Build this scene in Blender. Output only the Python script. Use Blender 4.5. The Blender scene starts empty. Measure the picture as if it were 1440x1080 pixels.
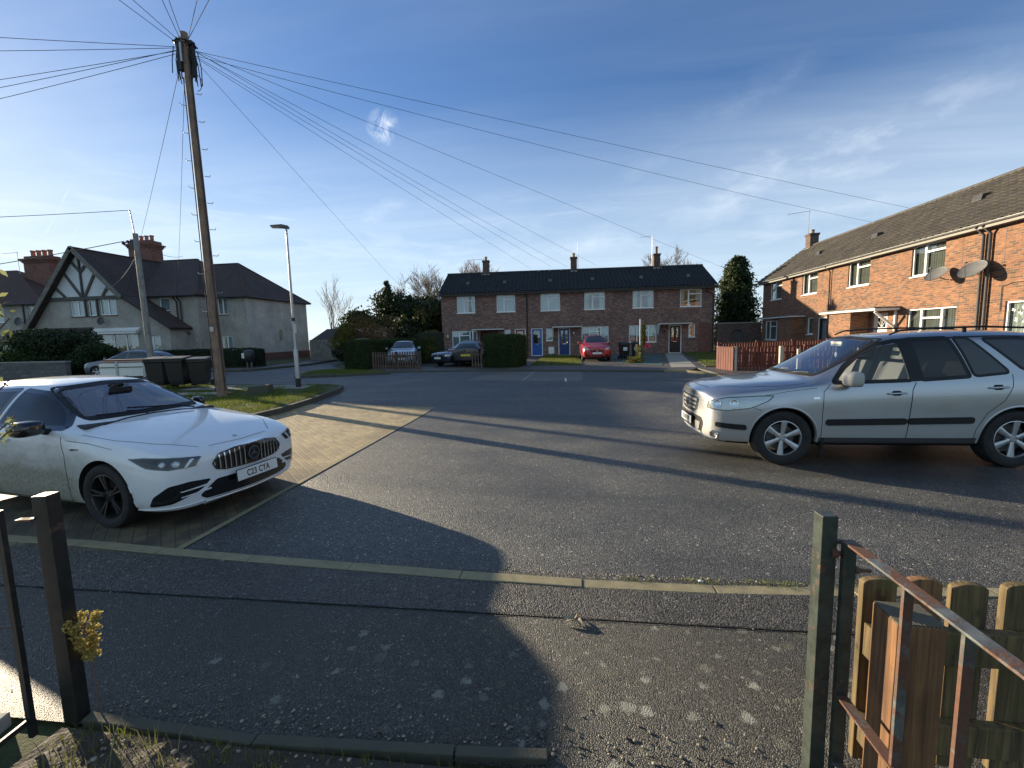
import bpy, bmesh, math, random
import numpy as np
from mathutils import Vector, Matrix
from mathutils.bvhtree import BVHTree
R_ = math.radians
PI = math.pi
random.seed(7)
rng = np.random.default_rng(7)
S = bpy.context.scene
COL = S.collection

# ------------------------------------------------------------ camera, sky, sun, exposure
EYE = 1.8
def make_camera():
    p, r, y = math.atan(68/620), R_(1.4), R_(7.35)
    f = Vector((0, math.cos(p), -math.sin(p))); u = Vector((0, math.sin(p), math.cos(p))); x = Vector((1, 0, 0))
    x2 = x*math.cos(r) - u*math.sin(r); u2 = u*math.cos(r) + x*math.sin(r)
    M = Matrix.Rotation(y, 3, 'Z')
    x2, u2, f = M @ x2, M @ u2, M @ f
    cd = bpy.data.cameras.new('camera'); co = bpy.data.objects.new('camera', cd); COL.objects.link(co)
    m = Matrix((x2, u2, -f)).transposed().to_4x4(); m.translation = (0, 0, EYE); co.matrix_world = m
    cd.sensor_width = 36; cd.lens = 620/1440*36; cd.clip_start = .05; cd.clip_end = 3000
    S.camera = co
make_camera()
SUN_AZ = R_(61.6)      # left of +Y
SUN_EL = R_(12.1)
sd = Vector((-math.sin(SUN_AZ)*math.cos(SUN_EL), math.cos(SUN_AZ)*math.cos(SUN_EL), math.sin(SUN_EL)))
sl = bpy.data.lights.new('sun', 'SUN'); sl.energy = 4.7; sl.angle = R_(.5); sl.color = (1, .84, .60)
so = bpy.data.objects.new('sun', sl); COL.objects.link(so)
so.rotation_euler = sd.to_track_quat('Z', 'Y').to_euler()
S.view_settings.view_transform = 'Standard'; S.view_settings.look = 'None'
S.view_settings.exposure = 1.30; S.view_settings.gamma = 1

class NT:
    """tiny helper for node trees"""
    def __init__(s, tree): s.t = tree; s.n = tree.nodes; s.l = tree.links
    def node(s, typ, ins=None, **kw):
        n = s.n.new(typ)
        for k, v in kw.items(): setattr(n, k, v)
        if ins:
            for k, v in ins.items(): s.set(n, k, v)
        return n
    def set(s, n, k, v):
        i = n.inputs[k]
        if hasattr(v, 'bl_rna') and 'NodeSocket' in v.bl_rna.identifier: s.l.new(v, i)
        else: i.default_value = v
    def math(s, op, a, b=0.0, c=0.0, clamp=False):
        n = s.node('ShaderNodeMath', operation=op, use_clamp=clamp); s.set(n, 0, a); s.set(n, 1, b); s.set(n, 2, c); return n.outputs[0]
    def vmath(s, op, a, b=(0, 0, 0)):
        n = s.node('ShaderNodeVectorMath', operation=op); s.set(n, 0, a); op == 'SCALE' or s.set(n, 1, b)
        return n.outputs['Value'] if op in ('DOT_PRODUCT', 'LENGTH', 'DISTANCE') else n.outputs[0]
    def mix(s, f, a, b, blend='MIX'):
        n = s.node('ShaderNodeMix', data_type='RGBA', blend_type=blend); s.set(n, 0, f); s.set(n, 6, a); s.set(n, 7, b); return n.outputs[2]
    def ramp(s, v, stops, interp='LINEAR'):
        n = s.node('ShaderNodeValToRGB'); n.color_ramp.interpolation = interp
        e = n.color_ramp.elements
        while len(e) < len(stops): e.new(.5)
        for i, (p, c) in enumerate(stops):
            e[i].position = p; e[i].color = c if len(c) == 4 else (*c, 1)
        s.set(n, 0, v); return n.outputs[0]
    def mapr(s, v, a, b, c=0.0, d=1.0):
        n = s.node('ShaderNodeMapRange', clamp=True); s.set(n, 0, v); s.set(n, 1, a); s.set(n, 2, b); s.set(n, 3, c); s.set(n, 4, d); return n.outputs[0]
    def noise(s, vec, scale, detail=3, rough=.55, dist=0.0):
        n = s.node('ShaderNodeTexNoise', {'Scale': scale, 'Detail': detail, 'Roughness': rough, 'Distortion': dist}); s.set(n, 'Vector', vec); return n.outputs[0]
    def vor(s, vec, scale, out='Distance', feature='F1', rand=1.0):
        n = s.node('ShaderNodeTexVoronoi', {'Scale': scale, 'Randomness': rand}, feature=feature); s.set(n, 'Vector', vec); return n.outputs[out]
    def mapping(s, vec, loc=(0, 0, 0), rot=(0, 0, 0), scale=(1, 1, 1)):
        n = s.node('ShaderNodeMapping', {'Location': loc, 'Rotation': rot, 'Scale': scale}); s.set(n, 'Vector', vec); return n.outputs[0]
    def bump(s, h, strength=.3, dist=.01, nrm=None):
        n = s.node('ShaderNodeBump', {'Strength': strength, 'Distance': dist, 'Height': h})
        if nrm is not None: s.set(n, 'Normal', nrm)
        return n.outputs[0]

def make_world():
    w = bpy.data.worlds.new('World'); S.world = w; w.use_nodes = True
    t = NT(w.node_tree); w.node_tree.nodes.clear()
    sky = t.node('ShaderNodeTexSky', sky_type='NISHITA', sun_disc=False, sun_elevation=SUN_EL, sun_rotation=-SUN_AZ,
                 altitude=50, air_density=1.0, dust_density=.3, ozone_density=3.0)
    d = t.node('ShaderNodeTexCoord').outputs['Generated']
    base = t.mix(1.0, sky.outputs[0], (.62, .715, .87, 1), 'MULTIPLY')
    lum = t.vmath('DOT_PRODUCT', base, (.3, .5, .2))
    soft = t.math('DIVIDE', 1.0, t.math('ADD', 1.0, t.math('MULTIPLY', lum, .155)))
    skyc = t.vmath('SCALE', base); skn = skyc.node; t.set(skn, 'Scale', soft)
    sep = t.node('ShaderNodeSeparateXYZ'); t.set(sep, 0, d)
    z = t.math('MAXIMUM', sep.outputs[2], .03)
    zz = t.math('ADD', z, .06)
    pv = t.node('ShaderNodeCombineXYZ'); t.set(pv, 0, t.math('DIVIDE', sep.outputs[0], zz)); t.set(pv, 1, t.math('DIVIDE', sep.outputs[1], zz))
    # thin cirrus: long streaks with a soft large-scale mask
    a = t.mapping(pv.outputs[0], rot=(0, 0, R_(-28)), scale=(.16, .9, 1))
    n1 = t.noise(a, 1.3, 6, .55, .6)
    b = t.mapping(pv.outputs[0], rot=(0, 0, R_(-18)), scale=(.35, 2.6, 1))
    n2 = t.noise(b, 1.6, 5, .6, .3)
    big = t.noise(t.mapping(pv.outputs[0], loc=(3.1, 1.7, 0)), .38, 2)
    m = t.math('MULTIPLY', t.mapr(n1, .34, .70), t.mapr(n2, .28, .72, .30, 1))
    m = t.math('MULTIPLY', m, t.mapr(big, .34, .58, .25, 1.0))
    low = t.mapr(sep.outputs[2], .03, .42, 1.0, .55)
    m = t.math('MULTIPLY', m, low)
    # unseen broken cloud sheet, added over the rear sky to brighten shaded surfaces
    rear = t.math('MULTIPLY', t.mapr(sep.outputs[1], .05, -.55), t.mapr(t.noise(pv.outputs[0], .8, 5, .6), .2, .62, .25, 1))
    # low bank of soft wispy cloud
    lowc = t.noise(t.mapping(d, rot=(0, 0, 0), scale=(2.2, 2.2, 11)), 2.4, 7, .62, .5)
    m = t.math('MAXIMUM', m, t.math('MULTIPLY', t.mapr(lowc, .44, .66), t.mapr(sep.outputs[2], .36, .08, 0, .75)))
    # a single small ragged puff
    pc = Vector((-.388, .842, .424)).normalized()
    def dirpix(px, py):
        p, r, y = math.atan(68/620), R_(1.4), R_(7.35)
        f = Vector((0, math.cos(p), -math.sin(p))); u = Vector((0, math.sin(p), math.cos(p))); x = Vector((1, 0, 0))
        x2 = x*math.cos(r) - u*math.sin(r); u2 = u*math.cos(r) + x*math.sin(r); M = Matrix.Rotation(y, 3, 'Z')
        return ((M@x2)*(px-720)/620 - (M@u2)*(py-540)/620 + M@f).normalized()
    pc = dirpix(539, 179)
    ds = t.vmath('DISTANCE', d, tuple(pc))
    pn = t.noise(d, 26, 5, .65, .8)
    puff = t.math('MULTIPLY', t.mapr(ds, .012, .034, 1, 0), t.mapr(pn, .44, .66))
    m = t.math('ADD', m, t.math('MULTIPLY', puff, 1.0), clamp=True)
    # wind-drawn streaks / old vapour trails, fixed in the sky
    def streak(p0, p1, wid, amp):
        nonlocal m
        d0, d1 = dirpix(*p0), dirpix(*p1)
        n = d0.cross(d1).normalized(); c = (d0+d1).normalized(); half = (d1-d0).length/2
        ax = (d1-d0).normalized()
        off = t.math('ADD', t.vmath('DOT_PRODUCT', d, tuple(n)), t.math('MULTIPLY', t.math('SUBTRACT', t.noise(d, 9, 3), .5), wid*1.6))
        across = t.mapr(t.math('ABSOLUTE', off), 0, wid, 1, 0)
        al = t.math('ABSOLUTE', t.math('SUBTRACT', t.vmath('DOT_PRODUCT', d, tuple(ax)), c.dot(ax)))
        along = t.mapr(al, half*.35, half, 1, 0)
        k = t.math('MULTIPLY', t.math('MULTIPLY', across, along), t.mapr(t.noise(t.mapping(d, scale=(1, 1, 2.5)), 9, 6, .65), .32, .66, .12, 1))
        m = t.math('MAXIMUM', m, t.math('MULTIPLY', k, amp))
    streak((170, 280), (480, 318), .007, .75)
    streak((-160, 352), (170, 366), .006, .7)
    streak((52, 350), (112, 236), .003, .5)
    streak((95, 342), (112, 312), .003, .4)
    streak((252, 330), (251, 150), .0022, .3)
    streak((1600, 60), (860, 330), .07, .8)
    streak((1500, 230), (980, 330), .035, .7)
    streak((1250, 0), (760, 330), .05, .22)
    streak((1440, 180), (1090, 272), .03, .5)
    streak((330, 330), (820, 400), .03, .8)
    streak((560, 300), (960, 345), .03, .4)
    streak((420, 350), (640, 250), .035, .55)
    streak((640, 380), (980, 330), .06, .75)
    streak((860, 215), (1180, 60), .03, .12)
    bright = t.mix(1.0, skyc, (1.6, 1.5, 1.35, 1), 'MULTIPLY')
    ccol = t.mix(.7, bright, (4.3, 4.6, 4.9, 1))
    hz = t.mapr(sep.outputs[2], .0, .42, .80, 0)
    col = t.mix(hz, skyc, (3.3, 4.0, 4.6, 1))
    col = t.mix(t.math('MULTIPLY', m, .85), col, ccol)
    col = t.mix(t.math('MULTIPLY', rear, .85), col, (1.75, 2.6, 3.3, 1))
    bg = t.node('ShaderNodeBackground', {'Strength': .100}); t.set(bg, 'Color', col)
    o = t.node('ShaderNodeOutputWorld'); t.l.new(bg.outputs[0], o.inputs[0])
make_world()

# ------------------------------------------------------------ tagging and mesh helpers
def tag(o, label=None, cat=None, group=None, kind=None):
    if label: o['label'] = label
    if cat: o['category'] = cat
    if group: o['group'] = group
    if kind: o['kind'] = kind
    return o
def empty(name, loc=(0, 0, 0), rz=0.0, parent=None, **kw):
    o = bpy.data.objects.new(name, None); COL.objects.link(o); o.location = loc; o.rotation_euler = (0, 0, rz)
    o.empty_display_size = .2
    if parent: o.parent = parent
    return tag(o, **kw)
def link_mesh(name, me, parent=None, loc=None, rz=0.0):
    o = bpy.data.objects.new(name, me); COL.objects.link(o)
    if parent: o.parent = parent
    if loc is not None: o.location = loc
    if rz: o.rotation_euler = (0, 0, rz)
    return o
def metre_uv(me):
    nl = len(me.loops)
    if nl == 0: return
    nf = len(me.polygons)
    nrm = np.empty(nf*3); me.polygons.foreach_get('normal', nrm); nrm = nrm.reshape(-1, 3)
    tot = np.empty(nf, int); me.polygons.foreach_get('loop_total', tot)
    vi = np.empty(nl, int); me.loops.foreach_get('vertex_index', vi)
    co = np.empty(len(me.vertices)*3); me.vertices.foreach_get('co', co); co = co.reshape(-1, 3)
    N = np.repeat(nrm, tot, axis=0); P = co[vi]; A = np.abs(N)
    uv = np.empty((nl, 2))
    top = (A[:, 2] > .75); sx = (~top) & (A[:, 0] > A[:, 1]); sy = (~top) & (~sx)
    uv[top] = P[top][:, :2]; uv[sx] = P[sx][:, 1:]; uv[sy] = P[sy][:, [0, 2]]
    lay = me.uv_layers.new(name='m'); lay.data.foreach_set('uv', uv.ravel())
class MB:
    def __init__(s): s.v = []; s.f = []; s.m = []
    def add(s, vs, fs, mi=0, M=None):
        b = len(s.v)
        if M is not None: vs = [M @ Vector(v) for v in vs]
        s.v += [tuple(v) for v in vs]; s.f += [tuple(b+i for i in f) for f in fs]; s.m += [mi]*len(fs); return s
    def box(s, a, b, mi=0, M=None):
        x0, y0, z0 = a; x1, y1, z1 = b
        if x0 > x1: x0, x1 = x1, x0
        if y0 > y1: y0, y1 = y1, y0
        if z0 > z1: z0, z1 = z1, z0
        vs = [(x0, y0, z0), (x1, y0, z0), (x1, y1, z0), (x0, y1, z0), (x0, y0, z1), (x1, y0, z1), (x1, y1, z1), (x0, y1, z1)]
        return s.add(vs, [(0, 3, 2, 1), (4, 5, 6, 7), (0, 1, 5, 4), (1, 2, 6, 5), (2, 3, 7, 6), (3, 0, 4, 7)], mi, M)
    def beam(s, p, q, w, h, mi=0, up=(0, 0, 1)):
        p, q = Vector(p), Vector(q); d = (q-p).normalized(); u = Vector(up)
        sdv = d.cross(u)
        if sdv.length < 1e-4: sdv = Vector((1, 0, 0))
        sdv.normalize(); u = sdv.cross(d)
        vs = []
        for c in (p, q):
            for a, b in ((-1, -1), (1, -1), (1, 1), (-1, 1)): vs.append(c + sdv*a*w/2 + u*b*h/2)
        return s.add(vs, [(0, 1, 2, 3), (7, 6, 5, 4), (0, 4, 5, 1), (1, 5, 6, 2), (2, 6, 7, 3), (3, 7, 4, 0)], mi)
    def tube(s, pts, rad, n=8, mi=0, cap=True):
        pts = [Vector(p) for p in pts]
        if not isinstance(rad, (list, tuple)): rad = [rad]*len(pts)
        b = len(s.v); prev = None
        for i, p in enumerate(pts):
            d = (pts[min(i+1, len(pts)-1)] - pts[max(i-1, 0)]).normalized()
            if prev is None: a = d.orthogonal().normalized()
            else:
                a = prev - d*prev.dot(d)
                a = a.normalized() if a.length > 1e-5 else d.orthogonal().normalized()
            prev = a; c = d.cross(a)
            for k in range(n):
                t = 2*PI*k/n; s.v.append(tuple(p + (a*math.cos(t)+c*math.sin(t))*rad[i]))
        for i in range(len(pts)-1):
            for k in range(n):
                k2 = (k+1) % n; s.f.append((b+i*n+k, b+i*n+k2, b+(i+1)*n+k2, b+(i+1)*n+k)); s.m.append(mi)
        if cap:
            s.f.append(tuple(b+k for k in range(n))[::-1]); s.m.append(mi)
            e = b+(len(pts)-1)*n; s.f.append(tuple(e+k for k in range(n))); s.m.append(mi)
        return s
    def lathe(s, prof, n=24, axis='Z', c=(0, 0, 0), mi=0, M=None, a0=0, a1=2*PI):
        full = abs(a1-a0-2*PI) < 1e-6; m = n if full else n+1; vs = []
        for r, h in prof:
            for k in range(m):
                t = a0+(a1-a0)*k/n; x, y = r*math.cos(t), r*math.sin(t)
                v = (x, y, h) if axis == 'Z' else ((x, h, y) if axis == 'Y' else (h, x, y))
                vs.append((v[0]+c[0], v[1]+c[1], v[2]+c[2]))
        fs = []
        for i in range(len(prof)-1):
            for k in range(n):
                k2 = (k+1) % m if full else k+1
                fs.append((i*m+k, i*m+k2, (i+1)*m+k2, (i+1)*m+k))
        return s.add(vs, fs, mi, M)
    def prism(s, poly, d0, d1, axis='Y', mi=0, M=None):
        n = len(poly)
        def P(a, b, h): return (a, h, b) if axis == 'Y' else ((a, b, h) if axis == 'Z' else (h, a, b))
        vs = [P(a, b, d0) for a, b in poly]+[P(a, b, d1) for a, b in poly]
        fs = [tuple(range(n))[::-1], tuple(range(n, 2*n))]+[(i, (i+1) % n, n+(i+1) % n, n+i) for i in range(n)]
        return s.add(vs, fs, mi, M)
    def ball(s, c, r, n=8, mi=0, sc=(1, 1, 1)):
        prof = [(r*math.sin(PI*i/n)+1e-5, -r*math.cos(PI*i/n)) for i in range(n+1)]
        b = len(s.v); s.lathe(prof, n*2, mi=mi)
        for i in range(b, len(s.v)): v = s.v[i]; s.v[i] = (v[0]*sc[0]+c[0], v[1]*sc[1]+c[1], v[2]*sc[2]+c[2])
        return s
    def quad(s, a, b, c, d, mi=0): return s.add([a, b, c, d], [(0, 1, 2, 3)], mi)
    def build(s, name, mats, parent=None, smooth=None, loc=None, rz=0.0, fix=True, bevel=0, uv=True):
        me = bpy.data.meshes.new(name); me.from_pydata(s.v, [], s.f); me.update()
        if fix or bevel:
            bm = bmesh.new(); bm.from_mesh(me)
            for i, f in enumerate(bm.faces): f.material_index = s.m[i]
            if fix: bmesh.ops.recalc_face_normals(bm, faces=bm.faces)
            if bevel:
                es = [e for e in bm.edges if len(e.link_faces) == 2 and e.calc_face_angle(0) > R_(30)]
                bmesh.ops.bevel(bm, geom=es, offset=bevel, segments=2, affect='EDGES', profile=.6)
            bm.to_mesh(me); bm.free()
        else: me.polygons.foreach_set('material_index', s.m)
        if not isinstance(mats, (list, tuple)): mats = [mats]
        for m in mats: me.materials.append(m)
        if uv: metre_uv(me)
        if smooth is not None:
            me.shade_smooth(); me.set_sharp_from_angle(angle=R_(smooth))
        return link_mesh(name, me, parent, loc, rz)
def np_mesh(name, V, F, mats, parent=None, tone=None, loc=None, smooth=False):
    """V (n,3) F (m,k)"""
    me = bpy.data.meshes.new(name); k = F.shape[1]; m = len(F)
    me.vertices.add(len(V)); me.vertices.foreach_set('co', V.astype(np.float32).ravel())
    me.loops.add(m*k); me.loops.foreach_set('vertex_index', F.astype(np.int32).ravel())
    me.polygons.add(m); me.polygons.foreach_set('loop_start', np.arange(0, m*k, k, dtype=np.int32))
    me.update(calc_edges=True); me.validate()
    if tone is not None:
        a = me.attributes.new('tone', 'FLOAT', 'FACE'); a.data.foreach_set('value', tone.astype(np.float32))
    for mt in (mats if isinstance(mats, (list, tuple)) else [mats]): me.materials.append(mt)
    if smooth: me.shade_smooth()
    return link_mesh(name, me, parent, loc)
def gz(y):
    t = min(1, max(0, (y-8)/14)); return .15*t*t*(3-2*t)
# ------------------------------------------------------------ materials
MATS = {}
def mat(name):
    m = bpy.data.materials.new(name); m.use_nodes = True; t = NT(m.node_tree)
    bsdf = m.node_tree.nodes['Principled BSDF']; MATS[name] = m; return m, t, bsdf
def plain(name, col, rough=.5, metal=0, coat=0, spec=.5, var=.12, vscale=6, bump=0, bscale=60, bdist=.004, emit=None):
    m, t, b = mat(name); pos = t.node('ShaderNodeTexCoord').outputs['Object']
    n = t.noise(pos, vscale, 4)
    c = t.mix(n, tuple(x*(1-var) for x in col)+(1,), tuple(min(1, x*(1+var)) for x in col)+(1,))
    t.set(b, 'Base Color', c); t.set(b, 'Roughness', t.mapr(n, .3, .7, rough*.85, min(1, rough*1.15))); b.inputs['Metallic'].default_value = metal
    b.inputs['Coat Weight'].default_value = coat; b.inputs['Specular IOR Level'].default_value = spec
    if bump: t.set(b, 'Normal', t.bump(t.noise(pos, bscale, 4), bump, bdist))
    return m
def brick_mat(name, c1, c2, c3, mortar, bw=.225, bh=.075, blot=.25, mort=.010):
    m, t, b = mat(name); uv = t.node('ShaderNodeTexCoord').outputs['UV']
    def br(off, ca, cb):
        return t.node('ShaderNodeTexBrick', {'Vector': t.mapping(uv, loc=off), 'Color1': (*ca, 1), 'Color2': (*cb, 1), 'Mortar': (*mortar, 1), 'Scale': 1, 'Mortar Size': mort, 'Mortar Smooth': .2, 'Bias': 0, 'Brick Width': bw, 'Row Height': bh})
    b1 = br((0, 0, 0), c1, c2)
    # a second per-brick lottery: cells sampled on the same lattice
    b2 = br((bw*14, bh*26, 0), (0, 0, 0), (1, 1, 1))
    pick = t.mapr(t.node('ShaderNodeSeparateColor', {0: b2.outputs[0]}).outputs[0], .62, .8)
    fac = b1.outputs['Fac']
    c = t.mix(t.math('MULTIPLY', pick, t.math('SUBTRACT', 1, fac)), b1.outputs[0], (*c3, 1))
    n = t.noise(uv, .9, 4); n2 = t.noise(t.mapping(uv, scale=(4, 13.3, 1)), 1.0, 2)
    c = t.mix(1.0, c, t.ramp(n, [(.25, (1-blot, 1-blot, 1-blot)), (.75, (1+blot*.6, 1+blot*.6, 1+blot*.6))]), 'MULTIPLY')
    c = t.mix(1.0, c, t.ramp(n2, [(.3, (.72, .72, .72)), (.7, (1.2, 1.2, 1.2))]), 'MULTIPLY')
    t.set(b, 'Base Color', c); b.inputs['Roughness'].default_value = .85
    t.set(b, 'Normal', t.bump(t.math('ADD', t.math('MULTIPLY', fac, -1), t.math('MULTIPLY', n2, .5)), .6, .008)); return m
def dash_mat(name, ca, cb):
    m, t, b = mat(name); uv = t.node('ShaderNodeTexCoord').outputs['UV']
    v = t.vor(uv, 38, 'Color'); sv = t.node('ShaderNodeSeparateColor', {0: v}).outputs[0]
    big = t.noise(uv, .8, 5, .6); drip = t.noise(t.mapping(uv, scale=(2.2, .35, 1)), 1.0, 4, .65)
    c = t.mix(sv, (*ca, 1), (*cb, 1))
    c = t.mix(1.0, c, t.ramp(big, [(.3, (.7, .68, .66)), (.7, (1.1, 1.1, 1.1))]), 'MULTIPLY')
    c = t.mix(t.mapr(drip, .58, .78, 0, .35), c, (.055, .055, .05, 1))
    t.set(b, 'Base Color', c); b.inputs['Roughness'].default_value = .9
    t.set(b, 'Normal', t.bump(t.vor(uv, 38), .8, .012)); return m
def asphalt_mat(name, dark, light, fleck, wet=.0, scale=95, spots=False, streaky=False, moss=0):
    m, t, b = mat(name); pos = t.node('ShaderNodeNewGeometry').outputs['Position']
    cell = t.node('ShaderNodeSeparateColor', {0: t.vor(pos, scale, 'Color')}); dist = t.vor(pos, scale)
    c2 = t.node('ShaderNodeSeparateColor', {0: t.vor(pos, scale*.6, 'Color')})
    big = t.noise(pos, .55, 5, .6); mid = t.noise(pos, 7, 5, .6)
    c = t.mix(cell.outputs[0], (*dark, 1), (*light, 1))
    c = t.mix(t.mapr(cell.outputs[1], .95, .985, 0, .7), c, (*fleck, 1))
    c = t.mix(t.mapr(c2.outputs[1], .993, .997, 0, .7), c, (fleck[0]*1.3, fleck[1]*1.3, fleck[2]*1.3, 1))
    c = t.mix(1.0, c, t.ramp(big, [(.3, (.62, .62, .64)), (.7, (1.32, 1.28, 1.22))]), 'MULTIPLY')
    c = t.mix(1.0, c, t.ramp(mid, [(.3, (.85, .85, .85)), (.7, (1.12, 1.12, 1.12))]), 'MULTIPLY')
    # broad tyre-worn and repaired bands
    if streaky:
        st = t.noise(t.mapping(pos, rot=(0, 0, R_(12)), scale=(.12, 1.0, 1)), 1.2, 4)
        c = t.mix(t.mapr(st, .45, .7, 0, .45), c, (.028, .03, .034, 1))
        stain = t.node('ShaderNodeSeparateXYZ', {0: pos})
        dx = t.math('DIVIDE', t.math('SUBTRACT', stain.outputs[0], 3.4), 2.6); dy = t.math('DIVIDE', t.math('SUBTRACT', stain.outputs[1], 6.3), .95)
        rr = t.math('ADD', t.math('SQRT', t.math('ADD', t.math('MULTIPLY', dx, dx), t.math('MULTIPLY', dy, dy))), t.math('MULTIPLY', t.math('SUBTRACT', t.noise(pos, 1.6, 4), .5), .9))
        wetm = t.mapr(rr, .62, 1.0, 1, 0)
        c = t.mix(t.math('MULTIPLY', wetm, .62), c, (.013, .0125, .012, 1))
    if spots:
        # pale crusty lichen rings
        sp = pos; wob = t.math('ADD', t.math('MULTIPLY', t.math('SUBTRACT', t.noise(pos, 34, 5, .7), .5), .9), t.math('MULTIPLY', t.math('SUBTRACT', t.noise(pos, 9, 2), .5), .35))
        v2 = t.node('ShaderNodeTexVoronoi', {'Scale': 9.5}, voronoi_dimensions='2D'); t.set(v2, 'Vector', sp); dsp = t.math('ADD', v2.outputs['Distance'], wob); csp = t.node('ShaderNodeSeparateColor', {0: v2.outputs['Color']})
        xx = t.node('ShaderNodeSeparateXYZ', {0: pos})
        dens = t.mapr(t.math('ADD', xx.outputs[0], t.math('MULTIPLY', t.noise(pos, 1.1, 3), 1.2)), -1.2, 1.2, .92, .12)
        dens = t.math('ADD', dens, t.mapr(xx.outputs[1], 2.2, 2.75, 0, .6))
        on = t.math('GREATER_THAN', csp.outputs[0], dens)
        rad = t.mapr(t.math('POWER', csp.outputs[1], 2.0), 0, 1, .05, .38)
        disc = t.math('MULTIPLY', on, t.mapr(t.math('SUBTRACT', dsp, rad), -.08, .05, 1, 0))
        tone = t.mix(csp.outputs[2], (.14, .145, .075, 1), (.36, .36, .30, 1))
        c = t.mix(t.math('MULTIPLY', disc, t.mapr(csp.outputs[2], 0, 1, .3, .8)), c, tone)
        d3 = t.vor(pos, 3.1); 
    if moss:
        c = t.mix(t.mapr(t.noise(pos, 2.4, 5, .65), .56, .7, 0, moss), c, (.05, .07, .02, 1))
    t.set(b, 'Base Color', c)
    t.set(b, 'Roughness', t.mapr(big, .35, .65, .44-wet, .66-wet)); b.inputs['Specular IOR Level'].default_value = .5
    h = t.math('ADD', t.math('MULTIPLY', dist, -1), t.math('MULTIPLY', mid, .6))
    t.set(b, 'Normal', t.bump(h, 1.0, .008)); return m
M = {}
M['road'] = asphalt_mat('asphalt', (.015, .017, .018), (.150, .152, .145), (.52, .50, .45), wet=.0, scale=120, streaky=True)
M['pavement'] = asphalt_mat('pavement_asphalt', (.005, .006, .005), (.092, .088, .074), (.34, .31, .27), scale=165, spots=True, wet=.04)
M['patch'] = asphalt_mat('patched_asphalt', (.006, .006, .006), (.115, .107, .092), (.28, .26, .24), scale=105)
M['pad'] = asphalt_mat('pale_worn_paving', (.085, .078, .068), (.17, .155, .135), (.28, .26, .22), scale=60)
M['drive'] = asphalt_mat('old_asphalt', (.06, .055, .05), (.11, .10, .09), (.2, .19, .17), scale=60, moss=.4)
M['concrete'] = plain('concrete', (.27, .26, .23), .85, var=.3, vscale=5, bump=.5, bscale=90)
M['kerb'] = plain('kerb_concrete', (.25, .215, .125), .85, var=.45, vscale=9, bump=.6, bscale=70)
M['edging'] = plain('mossy_concrete', (.075, .072, .05), .9, var=.4, vscale=14, bump=.7, bscale=80)
M['slab'] = plain('pale_slab', (.40, .37, .31), .85, var=.2, vscale=5, bump=.4)
M['bricks_dark'] = brick_mat('terrace_brick', (.245, .108, .085), (.13, .075, .068), (.33, .18, .12), (.19, .17, .15), blot=.2)
M['bricks_orange'] = brick_mat('orange_brick', (.285, .118, .055), (.21, .080, .041), (.115, .058, .042), (.22, .165, .10), blot=.18)
M['bricks_red'] = brick_mat('red_brick', (.26, .085, .055), (.19, .065, .045), (.14, .06, .045), (.16, .13, .11))
M['bricks_wall'] = brick_mat('garden_wall_brick', (.12, .065, .05), (.08, .05, .042), (.16, .09, .06), (.11, .10, .09))
M['dash'] = dash_mat('pebbledash', (.29, .27, .24), (.50, .46, .40))
M['dash_light'] = dash_mat('pebbledash_pale', (.40, .375, .33), (.66, .61, .53))
M['render'] = plain('white_render', (.62, .63, .62), .8, var=.12, vscale=2, bump=.3)
M['upvc'] = plain('white_upvc', (.78, .78, .76), .35, var=.05)
M['pwhite'] = plain('white_paint', (.72, .71, .68), .5, var=.1)
M['darktimber'] = plain('dark_timber', (.075, .072, .068), .7, var=.3, vscale=9, bump=.4)
M['lead'] = plain('grey_felt', (.11, .11, .11), .8, var=.25)
M['blackp'] = plain('black_plastic', (.018, .018, .019), .42, var=.2)
M['greyp'] = plain('grey_plastic', (.09, .09, .09), .5, var=.15)
M['brownbin'] = plain('brown_plastic', (.020, .0175, .016), .4, var=.2)
M['steel'] = plain('galvanised_steel', (.42, .43, .43), .45, metal=.8, var=.15, vscale=12)
M['wire'] = plain('cable_black', (.05, .05, .055), .95, spec=.05)
M['wirepale'] = plain('cable_pale', (.34, .35, .36), .9, spec=.1)
M['soil'] = plain('soil', (.055, .042, .03), .95, var=.35, vscale=12, bump=.8, bscale=40, bdist=.02)
M['terracotta'] = plain('terracotta', (.33, .13, .075), .8, var=.2)
M['cream_pot'] = plain('buff_pot', (.34, .29, .2), .8, var=.2)
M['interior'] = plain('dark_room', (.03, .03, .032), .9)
M['blind'] = plain('beige_blind', (.17, .16, .13), .9, var=.15, vscale=4)
M['net'] = plain('net_curtain', (.33, .39, .42), .9, var=.12, vscale=3)
M['creamcurtain'] = plain('cream_curtain', (.42, .42, .38), .9, var=.15, vscale=4)
M['doorblue'] = plain('blue_door_paint', (.012, .085, .34), .35, var=.08)
M['doornavy'] = plain('navy_door_paint', (.012, .04, .17), .35, var=.08)
M['doorred'] = plain('maroon_door_paint', (.22, .012, .018), .35, var=.08)
M['doorblack'] = plain('black_door_paint', (.014, .016, .018), .35, var=.1)
M['rust'] = None
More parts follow.
